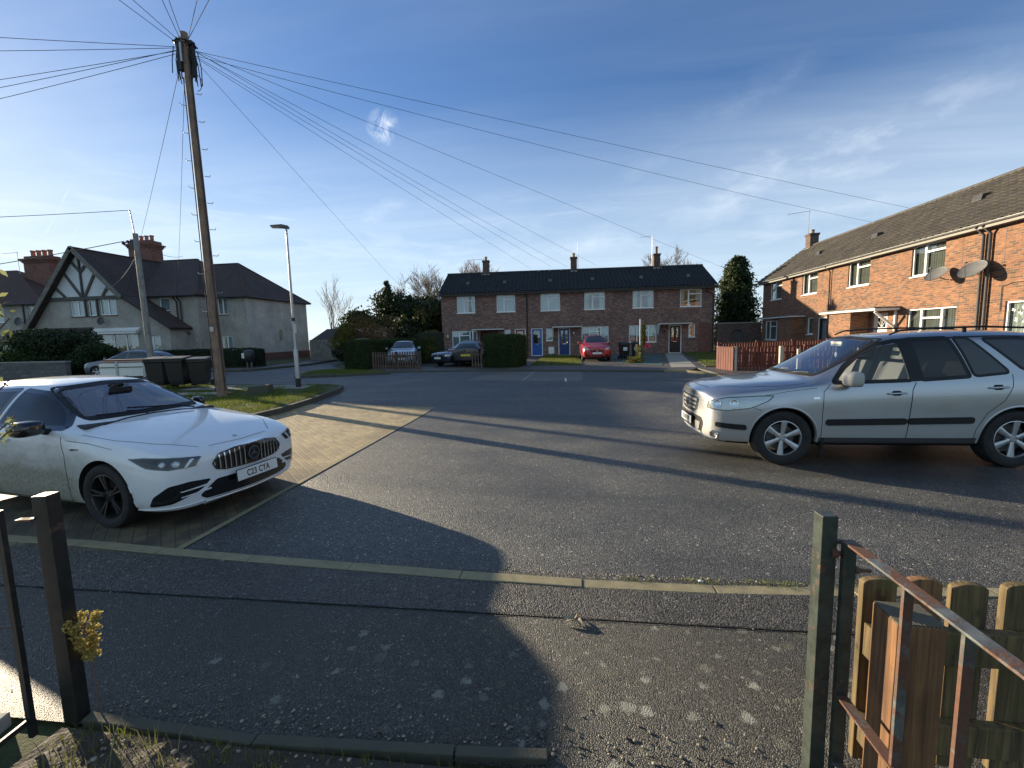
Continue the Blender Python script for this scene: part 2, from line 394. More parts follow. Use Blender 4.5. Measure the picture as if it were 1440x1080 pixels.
def wood_mat(name, ca, cb, rough=.75, scale=1.0, vert=True, moss=None, bump=.35):
    m, t, b = mat(name); pos = t.node('ShaderNodeTexCoord').outputs['Object']
    sc = (48*scale, 48*scale, 2.2*scale) if vert else (2.2*scale, 48*scale, 48*scale)
    g = t.noise(t.mapping(pos, scale=sc), 1.0, 5, .6, .6); n = t.noise(pos, 3, 4)
    c = t.mix(t.mapr(g, .3, .7), (*ca, 1), (*cb, 1))
    c = t.mix(1.0, c, t.ramp(n, [(.3, (.68, .68, .68)), (.7, (1.25, 1.25, 1.25))]), 'MULTIPLY')
    kn = t.vor(t.mapping(pos, scale=(9, 9, 4.5)), 1.0); c = t.mix(t.mapr(kn, .10, .16, .75, 0), c, (ca[0]*.35, ca[1]*.33, ca[2]*.3, 1))
    if moss: c = t.mix(t.mapr(t.noise(pos, 7, 5, .7), .53, .66, 0, .6), c, (*moss, 1))
    t.set(b, 'Base Color', c); b.inputs['Roughness'].default_value = rough
    t.set(b, 'Normal', t.bump(g, bump, .004)); return m
M['pole'] = wood_mat('pole_wood', (.125, .080, .058), (.29, .195, .135), scale=.5)
M['pole_grey'] = wood_mat('grey_pole', (.17, .165, .15), (.30, .285, .26), scale=.5)
M['newwood'] = wood_mat('treated_timber', (.075, .036, .017), (.27, .135, .055), moss=None)
M['greenwood'] = wood_mat('mossy_timber', (.040, .027, .013), (.19, .13, .052), moss=(.085, .095, .02), vert=True)
M['redwood'] = wood_mat('red_stained_timber', (.085, .022, .014), (.155, .040, .024))
M['brownwood'] = wood_mat('brown_timber', (.075, .042, .030), (.14, .085, .06))
M['greywood'] = wood_mat('weathered_timber', (.10, .092, .08), (.22, .20, .17))
def iron_mat(name, paint, rustc=(.115, .052, .030), amount=.5, rscale=9):
    m, t, b = mat(name); pos = t.node('ShaderNodeTexCoord').outputs['Object']
    n = t.noise(pos, rscale, 6, .7, .4); f = t.noise(pos, 60, 4)
    k = t.mapr(n, .62-amount*.3, .70-amount*.3)
    r = t.mix(f, (rustc[0]*.6, rustc[1]*.6, rustc[2]*.6, 1), (rustc[0]*1.35, rustc[1]*1.4, rustc[2]*1.5, 1))
    pc = t.mix(t.mapr(t.noise(pos, 22, 4), .35, .7), (*paint, 1), (paint[0]*2.1, paint[1]*2.2, paint[2]*2.1, 1))
    t.set(b, 'Base Color', t.mix(k, pc, r)); t.set(b, 'Roughness', t.mapr(k, 0, 1, .42, .85))
    t.set(b, 'Normal', t.bump(t.math('ADD', f, k), .5, .0015)); return m
M['iron'] = iron_mat('black_painted_iron', (.010, .011, .0105), amount=.08)
M['irongreen'] = iron_mat('greenish_painted_iron', (.022, .028, .024), amount=.2)
M['rusty'] = iron_mat('rusty_grey_iron', (.07, .072, .07), amount=.62, rscale=5)
M['rustbolt'] = iron_mat('rusted_bolt', (.2, .08, .04), amount=1.0)
def tile_mat(name, ca, cb, moss=None):
    m, t, b = mat(name); pos = t.node('ShaderNodeTexCoord').outputs['Object']
    v = t.node('ShaderNodeSeparateColor', {0: t.vor(t.mapping(pos, scale=(1, .9, .9)), 3.2, 'Color')}).outputs[0]
    n = t.noise(pos, 1.1, 5, .65); f = t.noise(pos, 25, 4)
    c = t.mix(t.math('MULTIPLY', t.math('ADD', v, f), .5), (*ca, 1), (*cb, 1))
    c = t.mix(1.0, c, t.ramp(n, [(.3, (.72, .72, .72)), (.7, (1.25, 1.22, 1.2))]), 'MULTIPLY')
    if moss: c = t.mix(t.mapr(t.noise(pos, 3.5, 5, .7), .52, .66, 0, .6), c, (*moss, 1))
    t.set(b, 'Base Color', c); b.inputs['Roughness'].default_value = .8
    t.set(b, 'Normal', t.bump(f, .3, .01)); return m
M['tiles_dark'] = tile_mat('dark_pantiles', (.012, .014, .017), (.028, .030, .034))
M['tiles_grey'] = tile_mat('weathered_pantiles', (.045, .040, .034), (.105, .090, .072), moss=(.09, .088, .05))
def clay_mat(name, ca, cb):
    m, t, b = mat(name); uv = t.node('ShaderNodeTexCoord').outputs['UV']
    br = t.node('ShaderNodeTexBrick', {'Vector': uv, 'Color1': (*ca, 1), 'Color2': (*cb, 1), 'Mortar': (.012, .01, .01, 1), 'Scale': 1, 'Mortar Size': .012, 'Mortar Smooth': .1, 'Brick Width': .18, 'Row Height': .10})
    n = t.noise(uv, .7, 5, .65)
    c = t.mix(1.0, br.outputs[0], t.ramp(n, [(.3, (.65, .65, .68)), (.7, (1.3, 1.15, 1.05))]), 'MULTIPLY')
    t.set(b, 'Base Color', c); b.inputs['Roughness'].default_value = .85
    t.set(b, 'Normal', t.bump(br.outputs['Fac'], -.6, .015)); return m
M['clay'] = clay_mat('clay_tiles', (.085, .055, .046), (.055, .044, .040))
M['clay_red'] = clay_mat('red_clay_tiles', (.115, .058, .042), (.07, .042, .034))
def bay_mat():
    m, t, b = mat('block_paving'); pos = t.node('ShaderNodeNewGeometry').outputs['Position']
    v = t.mapping(pos, rot=(0, 0, R_(45)))
    br = t.node('ShaderNodeTexBrick', {'Vector': v, 'Color1': (.42, .325, .165, 1), 'Color2': (.29, .215, .115, 1), 'Mortar': (.13, .115, .085, 1), 'Scale': 1, 'Mortar Size': .006, 'Mortar Smooth': .3, 'Brick Width': .21, 'Row Height': .105})
    n = t.noise(pos, 1.3, 5, .6); f = t.noise(pos, 70, 3)
    c = t.mix(1.0, br.outputs[0], t.ramp(n, [(.3, (.7, .68, .66)), (.7, (1.2, 1.18, 1.12))]), 'MULTIPLY')
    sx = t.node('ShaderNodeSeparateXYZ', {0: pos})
    grime_shade = t.math('MULTIPLY', t.mapr(t.noise(pos, 3, 5), .3, .6, .55, .92), t.mapr(sx.outputs[1], 4.9, 6.0, 1.0, 0))  # dirt deepened under the white car, its shade put into the colour
    c = t.mix(grime_shade, c, (.04, .036, .03, 1))
    t.set(b, 'Base Color', c); b.inputs['Roughness'].default_value = .7
    t.set(b, 'Normal', t.bump(t.math('ADD', t.math('MULTIPLY', br.outputs['Fac'], -1), t.math('MULTIPLY', f, .4)), .7, .008)); return m
M['bay'] = bay_mat()
def leaf_mat(name, dark, light, rough=.5, trans=.25):
    m, t, b = mat(name); a = t.node('ShaderNodeAttribute', attribute_name='tone').outputs['Fac']
    c = t.mix(a, (*dark, 1), (*light, 1)); t.set(b, 'Base Color', c); b.inputs['Roughness'].default_value = max(.6, rough); b.inputs['Specular IOR Level'].default_value = .18
    tr = t.node('ShaderNodeBsdfTranslucent'); t.set(tr, 'Color', t.mix(.5, c, (.12, .14, .02, 1)))
    ms = t.node('ShaderNodeMixShader', {0: trans}); t.l.new(b.outputs[0], ms.inputs[1]); t.l.new(tr.outputs[0], ms.inputs[2])
    t.l.new(ms.outputs[0], m.node_tree.nodes['Material Output'].inputs[0]); return m
M['leaf_hedge'] = leaf_mat('hedge_leaf', (.022, .038, .010), (.062, .088, .022))
M['leaf_dark'] = leaf_mat('evergreen_leaf', (.010, .019, .009), (.034, .052, .020), .35, .12)
M['leaf_conifer'] = leaf_mat('conifer_leaf', (.012, .026, .010), (.04, .065, .022))
M['leaf_gold'] = leaf_mat('golden_leaf', (.07, .075, .014), (.19, .16, .03))
M['leaf_brown'] = leaf_mat('brown_leaf', (.09, .05, .018), (.20, .12, .045))
M['leaf_pale'] = leaf_mat('pale_variegated_leaf', (.14, .15, .05), (.52, .50, .26), trans=.35)
M['grass'] = leaf_mat('grass_blade', (.06, .085, .014), (.20, .235, .045), .6, .35)
M['grass_dry'] = leaf_mat('dry_grass_blade', (.10, .085, .04), (.32, .26, .13), .7, .3)
M['seedhead'] = leaf_mat('dry_seedhead', (.34, .23, .05), (.75, .58, .20), .7, .45)
M['pink'] = leaf_mat('pink_petal', (.5, .03, .12), (.7, .08, .22))
M['twig'] = plain('twig_bark', (.13, .10, .075), .9, var=.2)
M['twig_red'] = plain('reddish_twig', (.17, .095, .065), .9, var=.2)
M['bark'] = plain('bark', (.075, .062, .048), .95, var=.35, vscale=14, bump=.6, bscale=20, bdist=.02)
def grass_mat():
    m, t, b = mat('turf'); pos = t.node('ShaderNodeNewGeometry').outputs['Position']
    n = t.noise(pos, 1.5, 5, .65); f = t.noise(pos, 45, 5, .7)
    c = t.mix(t.mapr(f, .3, .7), (.028, .040, .010, 1), (.085, .10, .025, 1)); c = t.mix(t.mapr(n, .5, .68, 0, .6), c, (.07, .055, .03, 1))
    t.set(b, 'Base Color', c); b.inputs['Roughness'].default_value = .9; t.set(b, 'Normal', t.bump(f, .9, .03)); return m
M['turf'] = grass_mat()
def glass_mat(name, tint, refl=.16, rough=.02, wavy=.12):
    m, t, b = mat(name); m.node_tree.nodes.remove(b)
    tr = t.node('ShaderNodeBsdfTransparent', {'Color': (*tint, 1)}); gl = t.node('ShaderNodeBsdfGlossy', {'Roughness': rough, 'Color': (1, 1, 1, 1)})
    pos = t.node('ShaderNodeTexCoord').outputs['Object']; 
    if wavy: t.set(gl, 'Normal', t.bump(t.noise(pos, 1.7, 2), wavy, .02))
    ge = t.node('ShaderNodeNewGeometry'); cs = t.math('ABSOLUTE', t.vmath('DOT_PRODUCT', ge.outputs['Normal'], ge.outputs['Incoming']))
    sch = t.math('POWER', t.math('SUBTRACT', 1.0, cs), 5.0); k = t.math('ADD', t.math('MULTIPLY', sch, .95), .04+refl, clamp=True)
    ms = t.node('ShaderNodeMixShader', {0: k}); t.l.new(tr.outputs[0], ms.inputs[1]); t.l.new(gl.outputs[0], ms.inputs[2])
    t.l.new(ms.outputs[0], m.node_tree.nodes['Material Output'].inputs[0]); return m
M['glass'] = glass_mat('window_glass', (.88, .92, .92), .07)
M['carglass'] = glass_mat('car_glass', (.86, .90, .89), .02, wavy=0)
M['carglass_mid'] = glass_mat('smoked_car_glass', (.20, .22, .23), .03, wavy=0)
M['carglass_ws'] = glass_mat('windscreen_glass', (.82, .87, .88), .17, wavy=0)
M['carglass_dark'] = glass_mat('tinted_car_glass', (.03, .034, .038), .01, wavy=0)
M['lens'] = glass_mat('lamp_lens', (.93, .95, .96), .01, wavy=0)
def paint_mat(name, col, metal=0.0, rough=.35, coat=1.0, dirt=None, dz=(.2, .85), amt=.6, flake=False, dirtcol=(.26, .22, .13)):
    m, t, b = mat(name); pos = t.node('ShaderNodeTexCoord').outputs['Object']
    c = t.mix(t.noise(pos, 2, 3), tuple(x*.97 for x in col)+(1,), tuple(min(1, x*1.03) for x in col)+(1,))
    b.inputs['Metallic'].default_value = metal; b.inputs['Coat Weight'].default_value = coat; b.inputs['Coat Roughness'].default_value = .04
    if dirt:
        sx = t.node('ShaderNodeSeparateXYZ', {0: pos})
        n = t.noise(t.mapping(pos, scale=(1, 1, 1.6)), 3.0, 6, .65); sp = t.noise(pos, 45, 4, .7)
        k = t.math('MULTIPLY', t.mapr(t.math('ADD', sx.outputs[2], t.math('MULTIPLY', t.math('SUBTRACT', n, .5), .5)), dz[0], dz[1], 1, 0), amt)
        if dirt == 'rear': k = t.math('MULTIPLY', k, t.mapr(sx.outputs[0], .45, -.5, .08, 1))
        k = t.math('MULTIPLY', k, t.mapr(sp, .3, .6, .75, 1))
        c = t.mix(k, c, (*dirtcol, 1))
        spots = t.math('MULTIPLY', t.mapr(sp, .64, .70), k)
        c = t.mix(t.math('MULTIPLY', spots, .7), c, (.06, .05, .035, 1))
        t.set(b, 'Roughness', t.mapr(k, 0, .6, rough, .75)); t.set(b, 'Coat Weight', t.mapr(k, 0, .5, coat, .12))
        t.set(b, 'Metallic', t.mapr(k, 0, .6, metal, 0))
    else: b.inputs['Roughness'].default_value = rough
    t.set(b, 'Base Color', c)
    if flake: t.set(b, 'Normal', t.bump(t.noise(pos, 900, 2), .06, .001))
    return m
M['white_car'] = paint_mat('white_car_paint', (.76, .77, .78), .0, .3, 1, 'rear', (.50, 1.0), .95, dirtcol=(.17, .155, .095))
M['silver_car'] = paint_mat('silver_car_paint', (.41, .42, .44), .88, .30, 1, 'all', (.25, .85), .60, dirtcol=(.33, .30, .24), flake=True)
M['red_car'] = paint_mat('red_car_paint', (.42, .012, .02), .0, .3)
M['navy_car'] = paint_mat('navy_car_paint', (.012, .017, .035), .2, .3)
M['black_car'] = paint_mat('black_car_paint', (.010, .011, .016), .0, .3)
M['grey_car'] = paint_mat('grey_car_paint', (.28, .34, .36), .4, .35)
M['slate_car'] = paint_mat('slate_car_paint', (.11, .13, .15), .5, .35)
M['trim'] = plain('car_trim_black', (.014, .014, .015), .6, var=.15, spec=.3)
M['cladding'] = plain('grey_cladding', (.055, .055, .055), .6, var=.15)
M['gloss_black'] = plain('gloss_black', (.008, .008, .009), .12, var=.1, coat=.6)
M['well'] = plain('wheel_well', (.008, .008, .008), .9)
def tyre_mat():
    m, t, b = mat('tyre_rubber'); pos = t.node('ShaderNodeTexCoord').outputs['Object']
    n = t.noise(pos, 9, 4); c = t.mix(t.mapr(n, .35, .7), (.009, .009, .010, 1), (.024, .022, .019, 1)); t.set(b, 'Base Color', c); b.inputs['Roughness'].default_value = .8
    t.set(b, 'Normal', t.bump(t.noise(pos, 90, 3), .3, .003)); return m
M['tyre'] = tyre_mat()
M['alloy'] = plain('alloy', (.50, .50, .50), .35, metal=.75, var=.12, vscale=14)
M['darkalloy'] = plain('dark_alloy', (.014, .013, .013), .35, metal=.5, var=.2)
M['machined'] = plain('machined_edge', (.22, .20, .19), .3, metal=.85)
M['chrome'] = plain('chrome', (.62, .64, .66), .12, metal=1.0, var=.04)
M['plate'] = plain('white_plate', (.70, .70, .66), .4, var=.05)
M['plate_yellow'] = plain('yellow_plate', (.62, .47, .05), .4, var=.05)
M['lettering'] = plain('plate_black', (.012, .012, .012), .5)
M['seat'] = plain('grey_seat_cloth', (.15, .15, .148), .9, var=.1)
M['dash_c'] = plain('dashboard', (.03, .03, .032), .7)
M['beige'] = plain('pillar_trim', (.45, .43, .38), .8)
M['taillight'] = plain('red_lens', (.25, .008, .008), .15, coat=.8)
M['orange'] = plain('orange_lens', (.5, .14, .01), .2)
M['stone'] = plain('pebbles', (.30, .26, .21), .85, var=.4, vscale=30)
M['signpaper'] = plain('white_sign', (.7, .7, .7), .6)
# ------------------------------------------------------------ ground, roads, kerbs
def sheet(name, poly, dz, m, skirt=0.0, kind='structure', noise=0.0, fine=None):
    bm = bmesh.new(); f = bm.faces.new([bm.verts.new((x, y, 0)) for x, y in poly])
    if f.normal.z < 0 or f.calc_area() and (f.normal_update() or f.normal.z < 0): bmesh.ops.reverse_faces(bm, faces=[f])
    for k in range(8, 23):
        bmesh.ops.bisect_plane(bm, geom=bm.verts[:]+bm.edges[:]+bm.faces[:], plane_co=(0, k, 0), plane_no=(0, 1, 0))
    if fine:
        xs = [p[0] for p in poly]; ys = [p[1] for p in poly]
        for lo, hi, no in ((min(xs), max(xs), (1, 0, 0)), (min(ys), max(ys), (0, 1, 0))):
            c = lo+fine
            while c < hi:
                bmesh.ops.bisect_plane(bm, geom=bm.verts[:]+bm.edges[:]+bm.faces[:], plane_co=(c*no[0], c*no[1], 0), plane_no=no); c += fine
    bnd = [e for e in bm.edges if e.is_boundary]
    if skirt:
        r = bmesh.ops.extrude_edge_only(bm, edges=bnd); low = {v for v in r['geom'] if isinstance(v, bmesh.types.BMVert)}
    else: low = set()
    for v in bm.verts:
        v.co.z = gz(v.co.y)+dz-(skirt if v in low else 0)
        if noise and v not in low and not any(e.is_boundary for e in v.link_edges): v.co.z += random.uniform(0, noise)
    bmesh.ops.recalc_face_normals(bm, faces=bm.faces)
    up = sum(f.normal.z*f.calc_area() for f in bm.faces)
    if up < 0: bmesh.ops.reverse_faces(bm, faces=bm.faces)
    me = bpy.data.meshes.new(name); bm.to_mesh(me); bm.free(); me.materials.append(m); metre_uv(me)
    o = link_mesh(name, me)
    return tag(o, kind=kind) if kind else o
sheet('ground', [(-400, -300), (400, -300), (400, 500), (-400, 500)], -.02, M['turf'])
sheet('road', [(-90, 3.0), (14, 3.0), (14, 12.3), (9, 12.4), (5.5, 15), (5.44, 16.5), (5.0, 18.6), (4.43, 19.0), (1.82, 19.5), (-2.28, 20.4), (-4.2, 20.6), (-7.4, 20.6), (-12, 22.6), (-15, 26.5), (-19, 40), (-23, 40), (-18, 25), (-17.9, 22.6), (-90, 21.5)], 0, M['road'])
sheet('parking_bay', [(-16, 3.2), (-3.4, 3.2), (-3.4, 10.85), (-7.9, 11.5), (-16, 11.5)], .004, M['bay'])
sheet('bay_edging', [(-3.45, 3.2), (-3.38, 3.2), (-3.38, 10.87), (-3.45, 10.87)], .009, M['kerb'])
sheet('bay_edging', [(-3.45, 10.80), (-3.45, 10.87), (-7.9, 11.52), (-7.9, 11.45)], .009, M['kerb'])
sheet('pavement', [(-30, 1.64), (8, 1.64), (8, 2.63), (-30, 2.70)], .004, M['pavement'])
sheet('pavement', [(-30, 2.70), (8, 2.63), (8, 3.1), (-30, 3.4)], .008, M['patch'])
sheet('parking_pad', [(-3.95, 16.6), (.5, 15.9), (.6, 19.5), (-3.6, 20.2)], .004, M['pad'])
sheet('parking_pad', [(-1.75, 16.25), (-1.68, 16.25), (-1.5, 19.85), (-1.57, 19.85)], .008, M['concrete'])
sheet('driveway', [(-10.4, 20.75), (-4.2, 20.75), (-2.28, 20.55), (1.82, 19.65), (4.43, 19.15), (5.1, 19.3), (5.6, 20.2), (13.9, 20.2), (13.9, 34.9), (-10.4, 33.9)], .05, M['drive'], skirt=.06)
sheet('lawn', [(-2.0, 23.2), (.75, 23.0), (.75, 33.8), (-1.7, 33.8)], .075, M['turf'], skirt=.03, fine=.5, noise=.02)
sheet('lawn', [(6.1, 20.6), (7.6, 20.6), (10.6, 34.5), (8.6, 34.5)], .075, M['turf'], skirt=.03, fine=.5, noise=.02)
sheet('path', [(4.6, 20.6), (5.7, 20.6), (8.3, 34.3), (7.2, 34.3)], .058, M['concrete'])
sheet('path', [(2.6, 24.5), (4.4, 21.5), (7.0, 34.3), (3.2, 34.3)], .062, plain('green_painted_concrete', (.05, .09, .085), .8, var=.2))
sheet('garden_ground', [(13.9, 12.5), (9, 12.55), (5.7, 15.05), (5.6, 20.1), (13.9, 20.1)], .06, M['drive'], skirt=.06)
sheet('grass_verge', [(-19, 9.2), (-7.35, 9.2), (-7.25, 10.2), (-7.45, 12.2), (-7.75, 14.0), (-8.05, 14.6), (-8.6, 14.95), (-9.6, 14.75), (-12, 15.0), (-19, 16.4)], .12, M['turf'], skirt=.14, fine=.4, noise=.02)
sheet('verge_path', [(-13.4, 13.6), (-8.9, 13.75), (-8.9, 14.75), (-9.6, 14.65), (-13.4, 15.05)], .146, M['concrete'])
sheet('verge_path', [(-12.8, 12.35), (-10.9, 12.55), (-10.9, 13.1), (-12.8, 13.0)], .146, M['slab'])
sheet('grass_strip', [(-12.3, 18.6), (-10.6, 18.9), (-8.4, 19.9), (-9.0, 20.6), (-12.4, 22.2), (-13.2, 21.0)], .09, M['turf'], skirt=.1, fine=.5, noise=.02)
sheet('garden_ground', [(-10.35, 20.6), (-4.3, 20.8), (-4.3, 34), (-10.35, 33.5)], .056, M['drive'])
sheet('footpath', [(-60, 22.0), (-17.9, 22.75), (-17.2, 27.4), (-18.3, 33), (-20.3, 33), (-19.3, 24.6), (-60, 24.4)], .11, M['drive'], skirt=.11)
sheet('garden_ground', [(-60, 24.5), (-19.4, 24.7), (-20.4, 33.1), (-24, 45), (-60, 45)], .13, M['turf'])
sheet('garden_ground', [(-2.5, -6), (.9, -6), (.9, 1.6), (-2.38, 1.6)], .02, M['soil'], fine=.09, noise=.03)
sheet('path', [(-9, -4), (-2.62, -4), (-2.5, 1.05), (-2.72, 1.62), (-9, 1.62)], .018, M['slab'])
def kerb(name, pts, w, h, dz, m, stone=.91, gap=.007, side=0):
    """individual kerbstones laid along a line"""
    P = [Vector((x, y, 0)) for x, y in pts]; L = [0]
    for a, b in zip(P, P[1:]): L.append(L[-1]+(b-a).length)
    def at(s):
        s = max(0, min(L[-1], s))
        for i in range(len(P)-1):
            if s <= L[i+1]+1e-9: return P[i].lerp(P[i+1], (s-L[i])/(L[i+1]-L[i]))
        return P[-1].copy()
    mb = MB(); s = 0
    while s < L[-1]-.05:
        e = min(s+stone, L[-1]); a, b = at(s+gap/2), at(e-gap/2); d = (b-a).normalized(); n = Vector((-d.y, d.x, 0))*w/2
        j = random.uniform(-.003, .004); vs = []
        for z0 in (-.08, 0):
            for q, sg in ((a, -1), (b, -1), (b, 1), (a, 1)):
                v = q+n*sg; vs.append((v.x, v.y, gz(v.y)+(h+dz+j if z0 == 0 else dz-.08)))
        mb.add(vs, [(0, 3, 2, 1), (4, 5, 6, 7), (0, 1, 5, 4), (1, 2, 6, 5), (2, 3, 7, 6), (3, 0, 4, 7)])
        s = e
    return tag(mb.build(name, m, bevel=.006), kind='structure')
kerb('kerb', [(-9, 3.5), (-4.54, 3.34), (-3.2, 3.22), (-1.68, 3.13), (-.43, 3.06), (.49, 3.03), (1.61, 3.07), (2.92, 3.17), (6, 3.4)], .105, .012, 0, M['kerb'])
kerb('kerb', [(-19, 9.14), (-7.3, 9.14), (-7.18, 10.2), (-7.38, 12.2), (-7.68, 14.05), (-8.0, 14.68), (-8.6, 15.03), (-9.6, 14.83), (-12, 15.08), (-19, 16.5)], .12, .135, 0, M['edging'])
kerb('kerb', [(-10.4, 20.68), (-7.4, 20.68), (-4.2, 20.68), (-2.28, 20.47), (1.82, 19.57), (4.0, 19.12)], .12, .065, 0, M['edging'])
kerb('kerb', [(4.0, 19.12), (4.43, 19.06), (5.0, 18.7), (5.3, 17.8), (5.5, 16.5), (5.58, 15.05), (7, 13.8), (9, 12.45), (14, 12.3)], .13, .09, 0, M['kerb'])
kerb('kerb', [(-60, 22.0), (-17.88, 22.7), (-17.15, 27.4), (-18.2, 33)], .13, .12, 0, M['edging'])
kerb('kerb', [(-12.3, 18.5), (-10.6, 18.8), (-8.3, 19.85)], .12, .10, 0, M['edging'])
kerb('garden_edging', [(-2.32, 1.66), (-1.28, 1.62), (-.1, 1.69)], .05, .035, 0, M['edging'])
kerb('garden_edging', [(-2.75, 1.62), (-2.6, 1.1), (-2.55, .3)], .10, .05, 0, M['slab'])
# the long open joint in the pavement
def crack_mesh():
    mb = MB(); x = -8.0; y = 2.69; P = []
    while x < 6: P.append((x, 2.6447-.00184*x+random.uniform(-.006, .006), random.uniform(.0012, .0045))); x += random.uniform(.03, .08)
    for (x0, y0, w0), (x1, y1, w1) in zip(P, P[1:]): mb.add([(x0, y0-w0, .0125), (x1, y1-w1, .0125), (x1, y1+w1, .0125), (x0, y0+w0, .0125)], [(0, 1, 2, 3)])
    tag(mb.build('pavement_joint', M['well']), kind='structure')
crack_mesh()
def mound(c, rx, ry, h, n=28):
    """distant wooded rise"""
    mb = MB(); vs = [(c[0], c[1], h)]
    return mb

# ------------------------------------------------------------ building helpers (local frame: x along the front, y into the house, z up)
def wall_panel(mb, u0, u1, z0, z1, holes, y=0.0, rev=.12, mi=0, mr=None):
    us = sorted({u0, u1, *[h[0] for h in holes], *[h[1] for h in holes]}); zs = sorted({z0, z1, *[h[2] for h in holes], *[h[3] for h in holes]})
    for a, b in zip(us, us[1:]):
        for c, d in zip(zs, zs[1:]):
            mu, mz = (a+b)/2, (c+d)/2
            if any(h[0] < mu < h[1] and h[2] < mz < h[3] for h in holes): continue
            mb.quad((a, y, c), (b, y, c), (b, y, d), (a, y, d), mi)
    mr = mi if mr is None else mr
    for a, b, c, d in holes:
        mb.quad((a, y, c), (a, y+rev, c), (a, y+rev, d), (a, y, d), mr); mb.quad((b, y, c), (b, y, d), (b, y+rev, d), (b, y+rev, c), mr)
        mb.quad((a, y, d), (a, y+rev, d), (b, y+rev, d), (b, y, d), mr); mb.quad((a, y, c), (b, y, c), (b, y+rev, c), (a, y+rev, c), mr)
def window(parent, u0, u1, z0, z1, style='two', y=.05, curtain='net', frame='upvc', sill=True, flip=False, label=None, fw=.06, glass='glass'):
    mb = MB(); d = .06; y0, y1 = y, y+d
    mb.box((u0, y0, z0), (u0+fw, y1, z1)); mb.box((u1-fw, y0, z0), (u1, y1, z1))
    mb.box((u0+fw, y0, z0), (u1-fw, y1, z0+fw)); mb.box((u0+fw, y0, z1-fw), (u1-fw, y1, z1))
    W, H = u1-u0, z1-z0; mw = .045
    def mull(f): x = u0+W*f; mb.box((x-mw, y0-.004, z0+fw), (x+mw, y1-.004, z1-fw)); return x
    def tran(a, b, f): z = z0+H*f; mb.box((a, y0-.002, z-mw*.8), (b, y1-.002, z+mw*.8))
    if style == 'two':
        f = .40 if not flip else .60; x = mull(f)
        if not flip: tran(x+mw, u1-fw, .73)
        else: tran(u0+fw, x-mw, .73)
    elif style == 'half': x = mull(.5)
    elif style == 'three':
        x = mull(.29); x2 = mull(.71); tran(x+mw, x2-mw, .70)
    elif style == 'twoequal':
        x = mull(.42); tran(x+mw, u1-fw, .62); tran(u0+fw, x-mw, .62)
    elif style == 'cols3':
        x = mull(.34); mull(.67); tran(u0+fw, x-mw, .68)
    w = mb.build('window', M[frame], parent)
    if label: w['label'] = label
    MB().box((u0+fw, y+.028, z0+fw), (u1-fw, y+.034, z1-fw)).build('pane', M[glass], w)
    if curtain:
        c = MB(); n = int(W/.035)
        if curtain in ('net', 'blind', 'beige'):
            zt = z0+.04 if curtain != 'blind' else z0+H*.25
            for i in range(n):
                a = u0+W*i/n; b = u0+W*(i+1)/n; k0 = .015*math.sin(i*1.9); k1 = .015*math.sin((i+1)*1.9)
                c.quad((a, y+.12+k0, zt), (b, y+.12+k1, zt), (b, y+.12+k1, z1), (a, y+.12+k0, z1))
            c.build('curtain', M['blind'] if curtain == 'beige' else M['net'], w, smooth=50)
        else:
            for lo, hi in ((0, .24), (.76, 1)):
                for i in range(int(n*lo), int(n*hi)):
                    a = u0+W*i/n; b = u0+W*(i+1)/n; k0 = .02*math.sin(i*1.4); k1 = .02*math.sin((i+1)*1.4)
                    c.quad((a, y+.13+k0, z0), (b, y+.13+k1, z0), (b, y+.13+k1, z1), (a, y+.13+k0, z1))
            c.build('curtain', M['creamcurtain'], w, smooth=50)
    if sill: MB().box((u0-.03, -.045, z0-.05), (u1+.03, y+.02, z0-.002)).build('sill', M['upvc'] if frame == 'upvc' else M['concrete'], w, bevel=.006)
    return w
